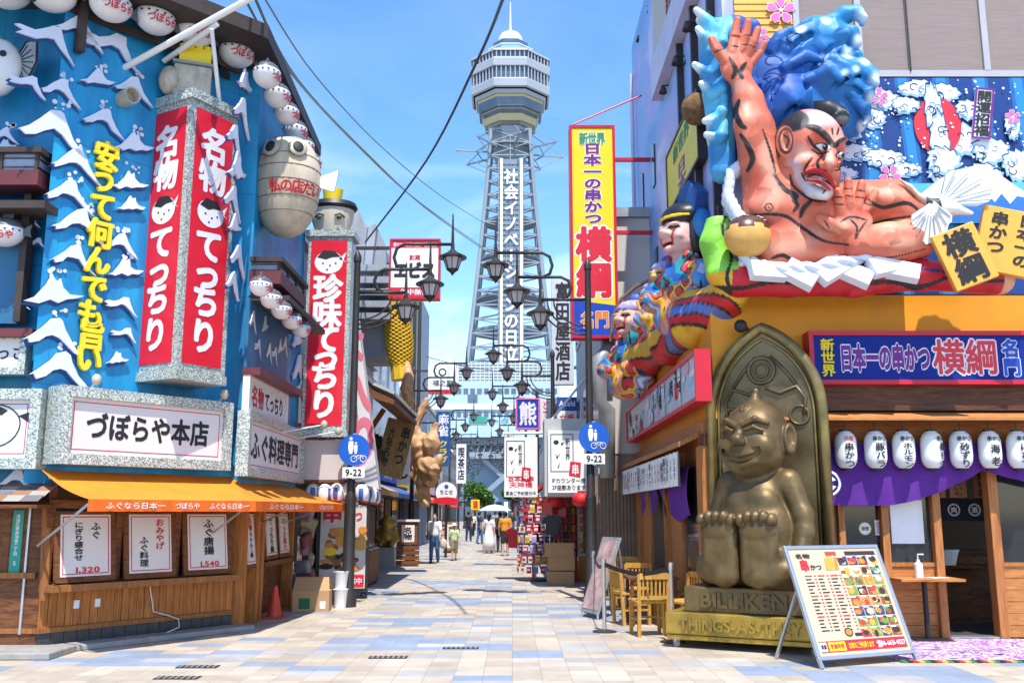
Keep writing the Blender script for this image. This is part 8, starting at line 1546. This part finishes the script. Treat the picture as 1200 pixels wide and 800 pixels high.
t = thing('prawn_model', 'orange fried prawn model hanging beside the yellow skewer', 'food model', P(478, 470, 26)); MB().tube([P(477, 424, 26), P(479, 440, 26), P(476, 455, 26), P(480, 470, 26), P(482, 486, 26)], [.06, .15, .18, .14, .05], 10).build('prawn_body', mat('prawn_orange', (.70, .34, .16), .5, var=.4, scale=8), t, smooth=True)
sgn = facing(P(463, 525, 24), (.3, -1, 0)) @ Matrix.Rotation(R(-14), 4, 'Z'); t = thing('wooden_signboard', 'tilted tan wooden signboard with dark brush characters under the tiled eave', 'sign', sgn.translation - Vector((0, 0, .7))); MB(sgn).box(-.36, .36, -.72, .72, -.08, 0).build('board', wood('board_tan', 'a98a5c', '86663c', grain=(8, 8, .8)), t, bevel=.01); MB(sgn).text('串かつ', .16, .1, .24, 1.0, .004, 0, .04, True).text('大阪名物', -.18, 0, .16, 1.0, .004, 0, .03, True).build('lettering', INK, t)
t = thing('white_signboard', 'white signboard with dark brush strokes beside the tilted wooden board', 'sign', P(474, 560, 27)); f = facing((0, 27, 0), (.0, -1, 0)); a, b = P(466, 505, 27), P(480, 568, 27); MB(f).box(a.x, b.x, b.z, a.z, -.1, 0).build('board', OFFW, t); MB(f).text('づくし', (a.x + b.x) / 2, (a.z + b.z) / 2, .3, 1.2, .004, 0, .04, True).build('lettering', INK, t)
# small crows' row of black figures on the eave = row of dark knobs on the canopy edge
t = thing('shop_canopy', 'thin dark canopy with a grey edge below the wooden signboard', 'canopy', (-3.6, 24, 2.9)); MB().box(-4.9, -3.25, 20.0, 30.5, 3.02, 3.12).build('canopy_board', GREYM, t); MB().box(-3.25, -3.2, 19.95, 30.5, 2.94, 3.16).build('edge', IRON, t)
for i in range(6): o = Vector((-3.4, 23.0 + i * .62, 3.122)); q = thing('black_ornament', 'small black jar ornament in the row on the dark canopy', 'ornament', o, 'black jars on the canopy'); MB(T(*o)).lathe([(.1, 0), (.17, .18), (.12, .34), (.07, .38), (.10, .44), (.0005, .44)], 10).build('jar_body', BLACK, q, smooth=True)
# ---------------------------------------------------------------- souvenir stall
PK = [mat('packet_' + n_, c_, .35, var=.3, scale=14) for n_, c_ in (('red', (.60, .03, .04)), ('pink', (.70, .20, .34)), ('white', (.70, .68, .66)), ('blue', (.06, .16, .48)), ('orange', (.70, .26, .03)), ('black', (.03, .03, .035)), ('yellow', (.72, .50, .05)), ('lilac', (.42, .26, .5)))]
def make_packet(k):
    t = thing('souvenir_packet', ('red', 'pink', 'white', 'blue', 'orange', 'black', 'yellow', 'lilac')[k] + ' souvenir packet hanging in rows on the round wire rack', 'packet', (0, 0, 0), 'souvenir packets on the wire rack'); MB().box(-.06, .06, -.02, .02, -.11, .05).build('pack', PK[k], t, bevel=.006); MB().box(-.045, .045, -.024, -.0205, -.05, .01).build('picture', PK[(k * 3 + 2) % 8], t); MB().box(-.06, .06, -.006, .006, .051, .09).build('header_card', PK[2] if k != 2 else PK[0], t); return t
RKC = Vector((.58, 24.0, 0)); t = thing('wire_rack', 'tall round wire rack crowded with souvenir packets', 'display rack', RKC); MB(T(*RKC)).tube([(0, 0, .05), (0, 0, 2.05)], .025, 8).build('pole', STEEL, t); MB(T(*RKC)).lathe([(.45, .0), (.45, .05), (.0005, .07)], 16).build('foot', IRON, t); m = MB(T(*RKC))
for z_ in (.32, .56, .80, 1.04, 1.28, 1.52, 1.76, 2.0): m.tube([(.40 * math.cos(a), .40 * math.sin(a), z_ + .1) for a in [i * math.pi / 10 for i in range(20)]], .008, 4, closed=True)
for i in range(8): a = i * math.pi / 4; m.tube([(.40 * math.cos(a), .40 * math.sin(a), .3), (.40 * math.cos(a), .40 * math.sin(a), 2.1)], .008, 4)
m.build('wire_mesh', STEEL, t)
protos = {}; cnt = 0
for r_ in range(8):
    for i in range(16):
        a = i / 16 * 2 * math.pi + .1 * r_
        if math.sin(a) > .55: continue
        k = PRG.choice((0, 0, 1, 2, 2, 3, 4, 5, 6, 7)); p = RKC + Vector((.44 * math.cos(a), .44 * math.sin(a), .30 + r_ * .24)); mw = T(p.x, p.y, p.z, a + math.pi / 2, .95)
        if k not in protos: protos[k] = make_packet(k); protos[k].matrix_world = mw
        else: dup(protos[k], None, mw)
# second flat rack with red charms and a row of red shirts and boxes
t = thing('flat_rack', 'flat wire grid hung with red charms behind the round rack', 'display rack', (1.6, 25.0, 0)); m = MB()
for i in range(9): m.tube([(1.1 + i * .2, 25.1, .2), (1.1 + i * .2, 25.1, 2.3)], .008, 4)
for i in range(10): m.tube([(1.1, 25.1, .3 + i * .22), (2.7, 25.1, .3 + i * .22)], .008, 4)
m.build('wire_mesh', STEEL, t)
def make_charm(col_, nm): t = thing('hanging_charm', nm + ' charm hanging on the flat wire grid of the souvenir stall', 'charm', (0, 0, 0), 'charms on the flat grid'); MB().box(-.05, .05, -.02, .02, -.18, -.02).build('charm_body', col_, t, bevel=.012); MB().tube([(0, 0, -.02), (0, 0, .05)], .005, 4).build('cord', WHITE, t); return t
cp = {}
for r_ in range(8):
    for i in range(8):
        if PRG.random() < .2: continue
        k = PRG.choice((0, 0, 0, 4, 1, 5)); mw = T(1.2 + i * .2, 25.06, 2.22 - r_ * .22)
        if k not in cp: cp[k] = make_charm(PK[k], ('red', 'pink', '', '', 'orange', 'black')[k]); cp[k].matrix_world = mw
        else: dup(cp[k], None, mw)
def shirt(p, col_, lab, s_=1.0):
    t = thing('hanging_shirt', lab, 'shirt', p - Vector((0, 0, .7 * s_)), 'shirts hung at the souvenir stall'); f = facing(p, (-.2, -1, 0)); MB(f).poly([(x_ * s_, y_ * s_) for x_, y_ in ((-.12, 0), (-.30, -.06), (-.44, -.26), (-.32, -.34), (-.25, -.24), (-.27, -.72), (.27, -.72), (.25, -.24), (.32, -.34), (.44, -.26), (.30, -.06), (.12, 0), (.06, -.05), (-.06, -.05))], -.04, .02).build('shirt_cloth', col_, t, bevel=.012); MB(f).tube([(-.2 * s_, -.03, -.01), (0, .05, -.01), (.2 * s_, -.03, -.01)], .008, 5).tube([(0, .05, -.01), (0, .12, -.01)], .006, 5).build('hanger', STEEL, t)
shirt(P(647, 604, 23.2), BLACK, 'plain black shirt on a hanger in front of the souvenir stall', .62); shirt(P(640, 582, 23.6), RED, 'red shirt hanging above the black one at the souvenir stall', .6); shirt(P(656, 585, 24.0), RED, 'red shirt hanging half behind the others at the souvenir stall', .6); shirt(P(604, 618, 24.6), RED, 'red shirt hanging at the street edge beside the round rack', .7)
# red frame of the stall, red lanterns
t = thing('stall_frame', 'red timber beams slanting over the souvenir stall', 'stall frame', P(640, 590, 23.8)); m = MB(); 
for a, b, c, d in ((612, 598, 668, 582), (614, 590, 650, 580), (612, 606, 660, 592)): m.bar(P(a, b, 23.6), P(c, d, 23.9), .09)
m.build('beam_slats', mat('beam_red', (.50, .03, .04), .5), t); MB().bar((.52, 23.7, 0), (.52, 23.7, P(612, 598, 23.6).z), .07).build('post', mat('beam_red', (.5, .03, .04), .5), t)
rl = thing('red_lantern', 'round red paper lantern hanging under the white sign box casing', 'lantern', (0, 0, 0), 'red lanterns at the souvenir stall'); MB().ell((0, 0, 0), (.20, .20, .17), 18, 10).build('paper_shade', mat('lantern_red_paper', (.60, .015, .02), .5, var=.1), rl, smooth=True); MB().lathe([(.08, .155), (.08, .185), (.0005, .185)], 12).build('top_ring', BLACK, rl); MB().lathe([(.0005, -.185), (.08, -.185), (.08, -.155)], 12).build('bottom_ring', BLACK, rl)
for i, (a, b, Y) in enumerate(((681, 585, 20.9), (708, 585, 20.8), (650, 586, 22.8))):
    p = P(a, b, Y); mw = T(p.x, p.y, p.z); 
    if i == 0: rl.matrix_world = mw
    else: dup(rl, ('', 'round red paper lantern hanging beside the lamp post, deeper under the casing', 'round red paper lantern hanging over the black shirt')[i], mw)
for i, (x_, y_, z_, w2, lab) in enumerate(((1.12, 22.6, 0, .62, 'bottom'), (1.14, 22.62, .33, .58, 'middle'), (1.10, 22.6, .64, .6, 'top'))):
    carton(Vector((x_, y_, z_ + .002)), (w2, .45, .31), 5 * i, lab + ' cardboard box of the stack in front of the souvenir stall', 'stacked boxes by the souvenir stall')
for i in range(5): o = Vector((1.5 + i * .22, 23.6 + .2 * (i % 2), 0)); q = thing('merchandise_crate', ('red', 'orange', 'black', 'pink', 'yellow')[i] + ' merchandise crate on the ground behind the cardboard stack', 'crate', o, 'crates at the souvenir stall'); MB(T(*o)).box(-.1, .1, -.15, .15, 0, .5 + .1 * i).build('crate_body', PK[(0, 4, 5, 1, 6)[i]], q, bevel=.01); MB(T(*o)).box(-.08, .08, -.13, .13, .502 + .1 * i, .55 + .1 * i).build('goods_pattern', PK[(i * 2) % 8], q)
# ---------------------------------------------------------------- terrace chairs and tables
CHW = wood('chair_wood', 'd0a04e', 'a87830', grain=(6, 6, 1.2))
def make_chair():
    t = thing('wooden_chair', 'pale slatted wooden chair nearest to the street, its back to the viewer', 'chair', (0, 0, 0), 'wooden chairs on the terrace')
    for x_ in (-.20, .20):
        MB().bar((x_, .20, 0), (x_, .20, .44), .045).build('leg', CHW, t); MB().bar((x_, -.20, 0), (x_, -.25, .82), .045).build('leg', CHW, t)
    MB().box(-.235, .235, -.235, .235, .441, .475).build('seat', CHW, t, bevel=.006); m = MB(); m.box(-.2, .2, -.285, -.245, .76, .84); m.box(-.18, .18, -.26, -.225, .50, .54)
    for i in range(6): x_ = -.145 + i * .058; m.bar((x_, -.243, .54), (x_, -.265, .765), .026, .016)
    m.build('backrest', CHW, t); m = MB(); m.bar((-.2, .2, .22), (.2, .2, .22), .025); m.bar((-.2, -.21, .22), (-.2, .2, .22), .025); m.bar((.2, -.21, .22), (.2, .2, .22), .025); m.build('stretcher', CHW, t); return t
wc = make_chair(); CL = [(1.88, 13.45, 8, None), (1.80, 14.75, -75, 'pale slatted wooden chair turned sideways behind the rope barrier'), (2.05, 15.6, 180, 'pale slatted wooden chair facing the viewer beyond the first terrace table'), (2.40, 14.75, 95, 'pale slatted wooden chair against the pine side wall'), (1.72, 16.9, -80, 'pale slatted wooden chair at the street side of the farther table'), (2.1, 17.9, 175, 'farthest pale slatted wooden chair on the terrace'), (2.38, 16.8, 90, 'pale slatted wooden chair between the farther table and the side wall'), (2.36, 13.35, 120, 'pale slatted wooden chair half hidden by the bronze statue plinth')]
for i, (x_, y_, rz, lab) in enumerate(CL):
    mw = T(x_, y_, 0, R(rz))
    if i == 0: wc.matrix_world = mw
    else: dup(wc, lab, mw)
for x_, y_, lab in ((2.1, 14.75, 'low dark terrace table in front of the pine side wall'), (2.05, 16.85, 'second dark terrace table, farther from the statue')):
    t = thing('terrace_table', lab, 'table', (x_, y_, 0), 'terrace tables'); f = T(x_, y_, 0); MB(f).box(-.38, .38, -.34, .34, .66, .70).build('table_top', TIMB2, t, bevel=.006)
    for a in (-.32, .32):
        for b in (-.28, .28): MB(f).bar((a, b, 0), (a, b, .659), .05).build('leg', TIMB2, t)
# rope barrier
STA = [(1.30, 13.8), (2.08, 12.72), (1.38, 16.4)]
for i, (x_, y_) in enumerate(STA):
    t = thing('barrier_post', ('steel barrier post with black belt at the street corner of the terrace', 'steel barrier post close to the bronze statue', 'steel barrier post farther along the terrace edge')[i], 'barrier post', (x_, y_, 0), 'rope barrier posts'); f = T(x_, y_, 0); MB(f).lathe([(.17, 0), (.17, .015), (.06, .035), (.0005, .04)], 18).build('base', IRON, t, smooth=True, autosmooth=40); MB(f).lathe([(.028, .035), (.028, .90), (.035, .91), (.035, 1.0), (.0005, 1.01)], 12).build('post', STEEL, t, smooth=True, autosmooth=40)
t = thing('barrier_belt', 'black belt strung between the steel barrier posts', 'belt', (1.3, 13.8, .9)); m = MB()
for a, b in ((0, 1), (0, 2)):
    p, q = Vector((*STA[a], .93)), Vector((*STA[b], .93)); pts = [p.lerp(q, i / 10) - Vector((0, 0, .10 * math.sin(math.pi * i / 10))) for i in range(11)]
    for i in range(10): m.bar(pts[i], pts[i + 1], .012, .06)
m.build('belt_band', BLACK, t)
# leaning A-board seen from the side
t = thing('sandwich_board', 'narrow leaning notice board seen edge-on beside the lamp post', 'sandwich board', (1.25, 15.5, 0)); q = facing((1.22, 15.6, .08), (-.93, -.36, 0)) @ Matrix.Rotation(R(-20), 4, 'X'); MB(q).box(-.32, .32, 0, 1.25, -.03, 0).build('frame', GREYM, t, bevel=.006); MB(q).box(-.27, .27, .06, 1.19, .001, .006).build('poster', mat('board_print', (.5, .34, .32), .4, var=.5, scale=6), t); o = q @ Vector((0, 0, 0)); MB().bar(q @ Vector((-.28, 1.1, -.04)), (q @ Vector((-.28, 0, -.6))).to_tuple()[:2] + (.004,), .03).build('leg', STEEL, t); MB().bar(q @ Vector((.28, 1.1, -.04)), (q @ Vector((.28, 0, -.6))).to_tuple()[:2] + (.004,), .03).build('leg', STEEL, t)
for s_ in (-.29, .29): a = q @ Vector((s_, .02, -.01)); MB().bar(a, (a.x, a.y, .004), .03).build('leg', STEEL, t)
t = thing('brown_panel_wall', 'brown corrugated panel closing the gap beside the pine side wall', 'wall', (2.3, 20.5, 0)); m = MB()
for i in range(14): m.box(1.62 + i * .075, 1.685 + i * .075, 20.42, 20.5, 0, 2.42)
m.build('panel_slats', mat('panel_brown', (.20, .14, .10), .7, var=.2), t)
# ---------------------------------------------------------------- people
SKT = mat('skin', (.56, .33, .24), .55, var=.05); HAIR = mat('hair_dark', (.02, .015, .012), .5)
def cloth(n_, c_): return mat('cloth_' + n_, c_, .85, var=.12, scale=8)
def person(loc, h, yaw, label, top, legs, hair='short', walk=.12, long_skirt=None, sleeves=True, arm=(0, 0), hat=None, shoes=BLACK, bag=None, shorts=False, back=False):
    """standing or strolling figure: one continuous body, clothes as children; faces -Y before the turn"""
    k = h / 1.7; rt = T(*loc, yaw, k); t = thing('person', label, 'person', loc); S_ = Sculpt((-.42, -.5, 0), (.42, .5, 1.75), .0165); w_ = walk
    hips = [(-.09, 0, .90), (.09, 0, .90)]; feet = [(-.09, -w_, .06), (.09, w_ * 1.1, .08)]; knees = [(-.09, -w_ * .75, .50), (.09, w_ * .25, .49)]
    for a, b, c in zip(hips, knees, feet): S_.chain([a, b, c], [.085, .058, .038], .03); S_.cap((c[0], c[1] + .03, .035), (c[0] * 1.1, c[1] - .13, .03), .035, .028, .02)
    S_.ell((0, 0, .95), (.155, .11, .13), .05).ell((0, 0, 1.13), (.135, .095, .17), .06).ell((0, 0, 1.30), (.17, .105, .13), .06)
    hands = []
    for s_, sw in ((-1, arm[0] or w_ * .9), (1, arm[1] or -w_ * .9)):
        e_ = (s_ * .225, sw * .4, 1.12); h_ = (s_ * .235, -abs(sw) * .6 - .04 if arm != (0, 0) else sw * 1.1 - .05, .88); S_.chain([(s_ * .165, 0, 1.385), e_, h_], [.058, .044, .030], .03); S_.ell((h_[0], h_[1], .835), (.022, .034, .055), .015); hands.append(h_)
        for f_ in range(4): S_.cap((h_[0], h_[1] - .028 + f_ * .018, .81), (h_[0] - s_ * .012, h_[1] - .03 + f_ * .017, .755), .0105, .009, .004)
        S_.cap((h_[0], h_[1] - .03, .85), (h_[0] - s_ * .01, h_[1] - .055, .80), .011, .009, .006)
    S_.cap((0, .01, 1.40), (0, .0, 1.50), .052, .05, .03); S_.ell((0, -.01, 1.585), (.075, .095, .115), .02).ell((0, -.03, 1.52), (.055, .065, .05), .03); S_.cap((0, -.10, 1.60), (0, -.118, 1.565), .010, .016, .012)
    for s_ in (-1, 1): S_.ell((s_ * .078, .005, 1.575), (.012, .022, .032), .008); S_.ell((s_ * .03, -.1, 1.60), (.014, .014, .008), .01, True)
    S_.ell((0, -.1, 1.525), (.024, .012, .004), .006, True)
    b = sculpt_mb(S_, rt).build('body', SKT, t, smooth=True)
    m = MB(rt)
    for s_ in (-1, 1): m.ell((s_ * .031, -.092, 1.602), (.012, .008, .007), 8, 5)
    m.build('eyes', INK, t)
    Hs = Sculpt((-.16, -.2, 1.3), (.16, .2, 1.76), .014); Hs.ell((0, .018, 1.615), (.090, .105, .115), .02); Hs.box((0, -.12, 1.555), (.09, .06, .075), .02, .02, True)
    if hair == 'long': Hs.cap((0, .07, 1.6), (0, .075, 1.42), .075, .06, .03)
    sculpt_mb(Hs, rt).build('hair', HAIR, t, smooth=True)
    Tt = Sculpt((-.42, -.45, .6), (.42, .45, 1.5), .0165); Tt.ell((0, 0, 1.0), (.165, .122, .16), .05).ell((0, 0, 1.15), (.155, .115, .2), .05).ell((0, 0, 1.31), (.19, .122, .13), .05)
    for s_, hnd in ((-1, hands[0]), (1, hands[1])):
        e_ = (s_ * .225, hnd[1] * .35, 1.14); Tt.chain([(s_ * .165, 0, 1.385), ((s_ * .165 + e_[0]) / 2, e_[1] / 2, 1.265), e_] if sleeves else [(s_ * .165, 0, 1.385), (s_ * .19, 0, 1.30)], [.072, .068, .062] if sleeves else [.07, .066], .03)
    Tt.ell((0, -.0, 1.47), (.07, .08, .06), .02, True); sculpt_mb(Tt, rt).build('shirt', top, t, smooth=True)
    if long_skirt: MB(rt).lathe([(.30, .16), (.26, .5), (.19, .85), (.15, 1.02)], 22, sy=.82).build('skirt', long_skirt, t, smooth=True)
    else:
        L_ = Sculpt((-.25, -.4, .05), (.25, .4, 1.1), .016); L_.ell((0, 0, .93), (.165, .12, .12), .05)
        for a, b_, c in zip(hips, knees, feet): L_.chain([a, b_, (c[0], c[1], .12)] if not shorts else [a, (b_[0], b_[1], .56)], [.10, .075, .062] if not shorts else [.105, .10], .03)
        sculpt_mb(L_, rt).build('shorts' if shorts else 'trousers', legs, t, smooth=True)
    for c in feet: m = MB(rt); m.ell((c[0] * 1.05, c[1] - .05, .04), (.048, .125, .042), 12, 6); m.build('shoe', shoes, t, smooth=True)
    if hat: m = MB(rt); m.lathe([(.165, 1.635), (.17, 1.645), (.10, 1.66), (.095, 1.72), (.06, 1.76), (.0005, 1.765)], 18); m.build('hat', hat, t, smooth=True)
    return t
WT = cloth('white', (.70, .70, .72)); JN = cloth('jeans', (.07, .14, .30)); NV = cloth('navy', (.03, .045, .09)); ORT = cloth('orange', (.70, .28, .03)); BKT = cloth('black', (.025, .025, .03)); LIM = cloth('lime', (.46, .58, .32)); KH = cloth('khaki', (.20, .18, .11)); GYT = cloth('grey', (.35, .35, .37))
po = G(509, 659); person(po, 1.60, R(-8), 'person in a white shirt and blue jeans strolling toward the viewer', WT, JN, 'long', .16)
MB_ = thing('shoulder_bag', 'pale cloth bag carried by the person in jeans', 'bag', po + Vector((.28, -.05, .62))); MB(T(*(po + Vector((.30, -.08, .62))))).ell((0, 0, 0), (.13, .07, .17), 12, 8).build('bag_body', cloth('bag', (.5, .45, .42)), MB_, smooth=True); MB().tube([po + Vector((.24, -.08, .76)), po + Vector((.27, -.06, .86)), po + Vector((.33, -.08, .76))], .01, 5).build('strap', cloth('bag', (.5, .45, .42)), MB_)
pk = G(532, 656.5); person(pk, 1.24, R(10), 'child in a white cap, lime shirt and khaki shorts walking beside the person in jeans', LIM, KH, 'short', .14, hat=WT, shorts=True)
px1 = G(562, 637); person(px1, 1.68, R(120), 'person in navy shirt and jeans standing by the far lamp posts', NV, JN, 'short', .10)
px2 = G(573, 648); person(px2, 1.60, R(175), 'person in a long white dress walking away', WT, WT, 'long', .10, long_skirt=WT)
px3 = G(586, 646); person(px3, 1.66, R(180), 'person in grey shirt and black trousers walking away under a parasol', GYT, BKT, 'short', .14)
pp3 = px3 + Vector((-.12, .0, 0)); t = thing('parasol', 'pale blue parasol held over the person in black trousers', 'umbrella', pp3 + Vector((-.1, 0, 1.2))); f = T(pp3.x - .1, pp3.y, 1.72); MB(f).lathe([(.72, .0), (.55, .12), (.3, .22), (.0005, .27)], 10).build('canopy', mat('parasol_cloth', (.55, .60, .68), .7), t); MB(f).tube([(0, 0, -.85), (0, 0, .32)], .012, 6).build('shaft', STEEL, t)
bp_ = thing('backpack', 'dark backpack worn by the person under the parasol', 'backpack', px3 + Vector((0, -.2, 1.0))); MB(T(*(px3 + Vector((.0, -.19, 1.17))))).ell((0, 0, 0), (.15, .09, .2), 12, 8).build('pack_body', cloth('wine', (.16, .03, .07)), bp_, smooth=True); MB(T(*(px3 + Vector((.0, -.27, 1.1))))).box(-.09, .09, -.02, .03, -.08, .06).build('pocket', BKT, bp_, bevel=.01)
px4 = G(592, 651); person(px4, 1.68, R(180), 'person in an orange shirt and dark shorts seen from behind near the souvenir rack', ORT, BKT, 'short', .08, shorts=True)
for a, b, h_, yaw, lab, tp_, lg in ((549, 634, 1.7, 160, 'person in dark clothes far down the street, left of the navy shirt', BKT, NV), (554, 628, 1.62, 20, 'distant person in a white shirt coming up the street', WT, BKT), (580, 627, 1.7, 180, 'distant person in a grey shirt beyond the white dress', GYT, NV), (600, 628, 1.66, 5, 'distant person in a black shirt near the far trees', BKT, JN)): person(G(a, b), h_, R(yaw), lab, tp_, lg, 'short', .1)
pc = Vector((xd0 + .62, 15.0, 0)); person(pc, 1.62, R(200), 'person in a grey shirt standing with back turned inside the dark doorway', GYT, BKT, 'short', .02)
# ---------------------------------------------------------------- small street trees
LEAF = mat('fresh_leaves', (.07, .17, .02), .55, var=.35, scale=2.5)
def tree(x_, y_, h_, r_, lab, seed):
    rr = random.Random(seed); t = thing('street_tree', lab, 'tree', (x_, y_, 0), 'small street trees'); m = MB(); m.tube([(x_, y_, 0), (x_ + .05, y_, h_ * .35), (x_, y_ + .05, h_ * .62)], [.13, .10, .06], 8)
    for i in range(5): a = i * 1.26; m.tube([(x_, y_, h_ * .45), (x_ + .5 * r_ * math.cos(a), y_ + .5 * r_ * math.sin(a), h_ * .72)], [.05, .02], 6)
    m.build('trunk', TIMB2, t); m = MB(); cl = [(x_ + rr.uniform(-.6, .6) * r_, y_ + rr.uniform(-.6, .6) * r_, h_ * .75 + rr.uniform(-.5, .6) * r_, rr.uniform(.35, .6) * r_) for _ in range(11)]
    for cx_, cy_, cz_, cr_ in cl:
        for _ in range(150):
            d_ = Vector((rr.gauss(0, 1), rr.gauss(0, 1), rr.gauss(0, 1))).normalized() * cr_ * rr.uniform(.55, 1.08); c = Vector((cx_, cy_, cz_)) + d_; a_ = Vector((rr.gauss(0, 1), rr.gauss(0, 1), rr.gauss(0, .6))).normalized() * .13; b_ = a_.cross(Vector((rr.gauss(0, 1), rr.gauss(0, 1), rr.gauss(0, 1)))).normalized() * .08; m.add([c - a_, c + b_, c + a_, c - b_], [(0, 1, 2, 3)])
    m.build('crown', LEAF, t)
p = P(568, 590, 75); tree(p.x, 75, 3.8, .75, 'small bright green tree by the far lamp posts', 1); p = P(601, 590, 70); tree(p.x, 70, 4.0, .9, 'small bright green tree just past the souvenir stall', 2); p = P(556, 600, 90); tree(p.x, 90, 4.2, 1.5, 'small green tree on the carved-figure side far away', 3)
# bicycles parked by the far shops
def bicycle(x_, y_, rz, lab):
    t = thing('bicycle', lab, 'bicycle', (x_, y_, 0), 'parked bicycles'); f = T(x_, y_, 0, rz)
    for a in (-.52, .52): g_ = MB(f).tube([(a + .32 * math.cos(q), 0, .33 + .32 * math.sin(q)) for q in [i * math.pi / 12 for i in range(24)]], .02, 6, closed=True).build('wheel', BLACK, t); MB(f).tube([(a - .3, 0, .33), (a + .3, 0, .33)], .006, 4).tube([(a, 0, .03), (a, 0, .63)], .006, 4).build('spokes', STEEL, g_)
    MB(f).tube([(-.52, 0, .33), (-.1, 0, .30), (.38, 0, .85), (-.2, 0, .80), (-.1, 0, .30)], .02, 6).tube([(-.2, 0, .8), (-.52, 0, .33)], .016, 6).tube([(.36, 0, .95), (.52, 0, .33)], .02, 6).build('frame', RED, t); MB(f).ell((-.22, 0, .9), (.13, .07, .04), 10, 6).build('saddle', BLACK, t); MB(f).tube([(.28, -.25, 1.0), (.36, 0, .98), (.28, .25, 1.0)], .015, 6).build('handlebar', STEEL, t)
for i in range(4): bicycle(LX(62) + .2 + .15 * i, 57 + i * .9, R(70 + 5 * i), ('nearest red bicycle of the row parked under the far lamps', 'second red bicycle of the row parked under the far lamps', 'third red bicycle of the row parked under the far lamps', 'last red bicycle of the row parked under the far lamps')[i])
# folding display board and planters at the far left
t = thing('display_board', 'timber framed display board with a white menu past the sign stand', 'display board', (-2.6, 40, 0)); f = facing((P(528, 640, 40).x, 40, 0), (.1, -1, 0)); MB(f).box(-.27, .27, .1, 1.25, -.1, 0).build('frame', PINEV, t); MB(f).box(-.20, .20, .2, 1.15, .001, .01).build('menu_sheet', OFFW, t); MB(f).text('定食めし', 0, .68, .2, .8, .013, 0, .04, True).build('lettering', INK, t); MB(f).box(-.3, .3, 0, .099, -.15, .05).build('foot', IRON, t)
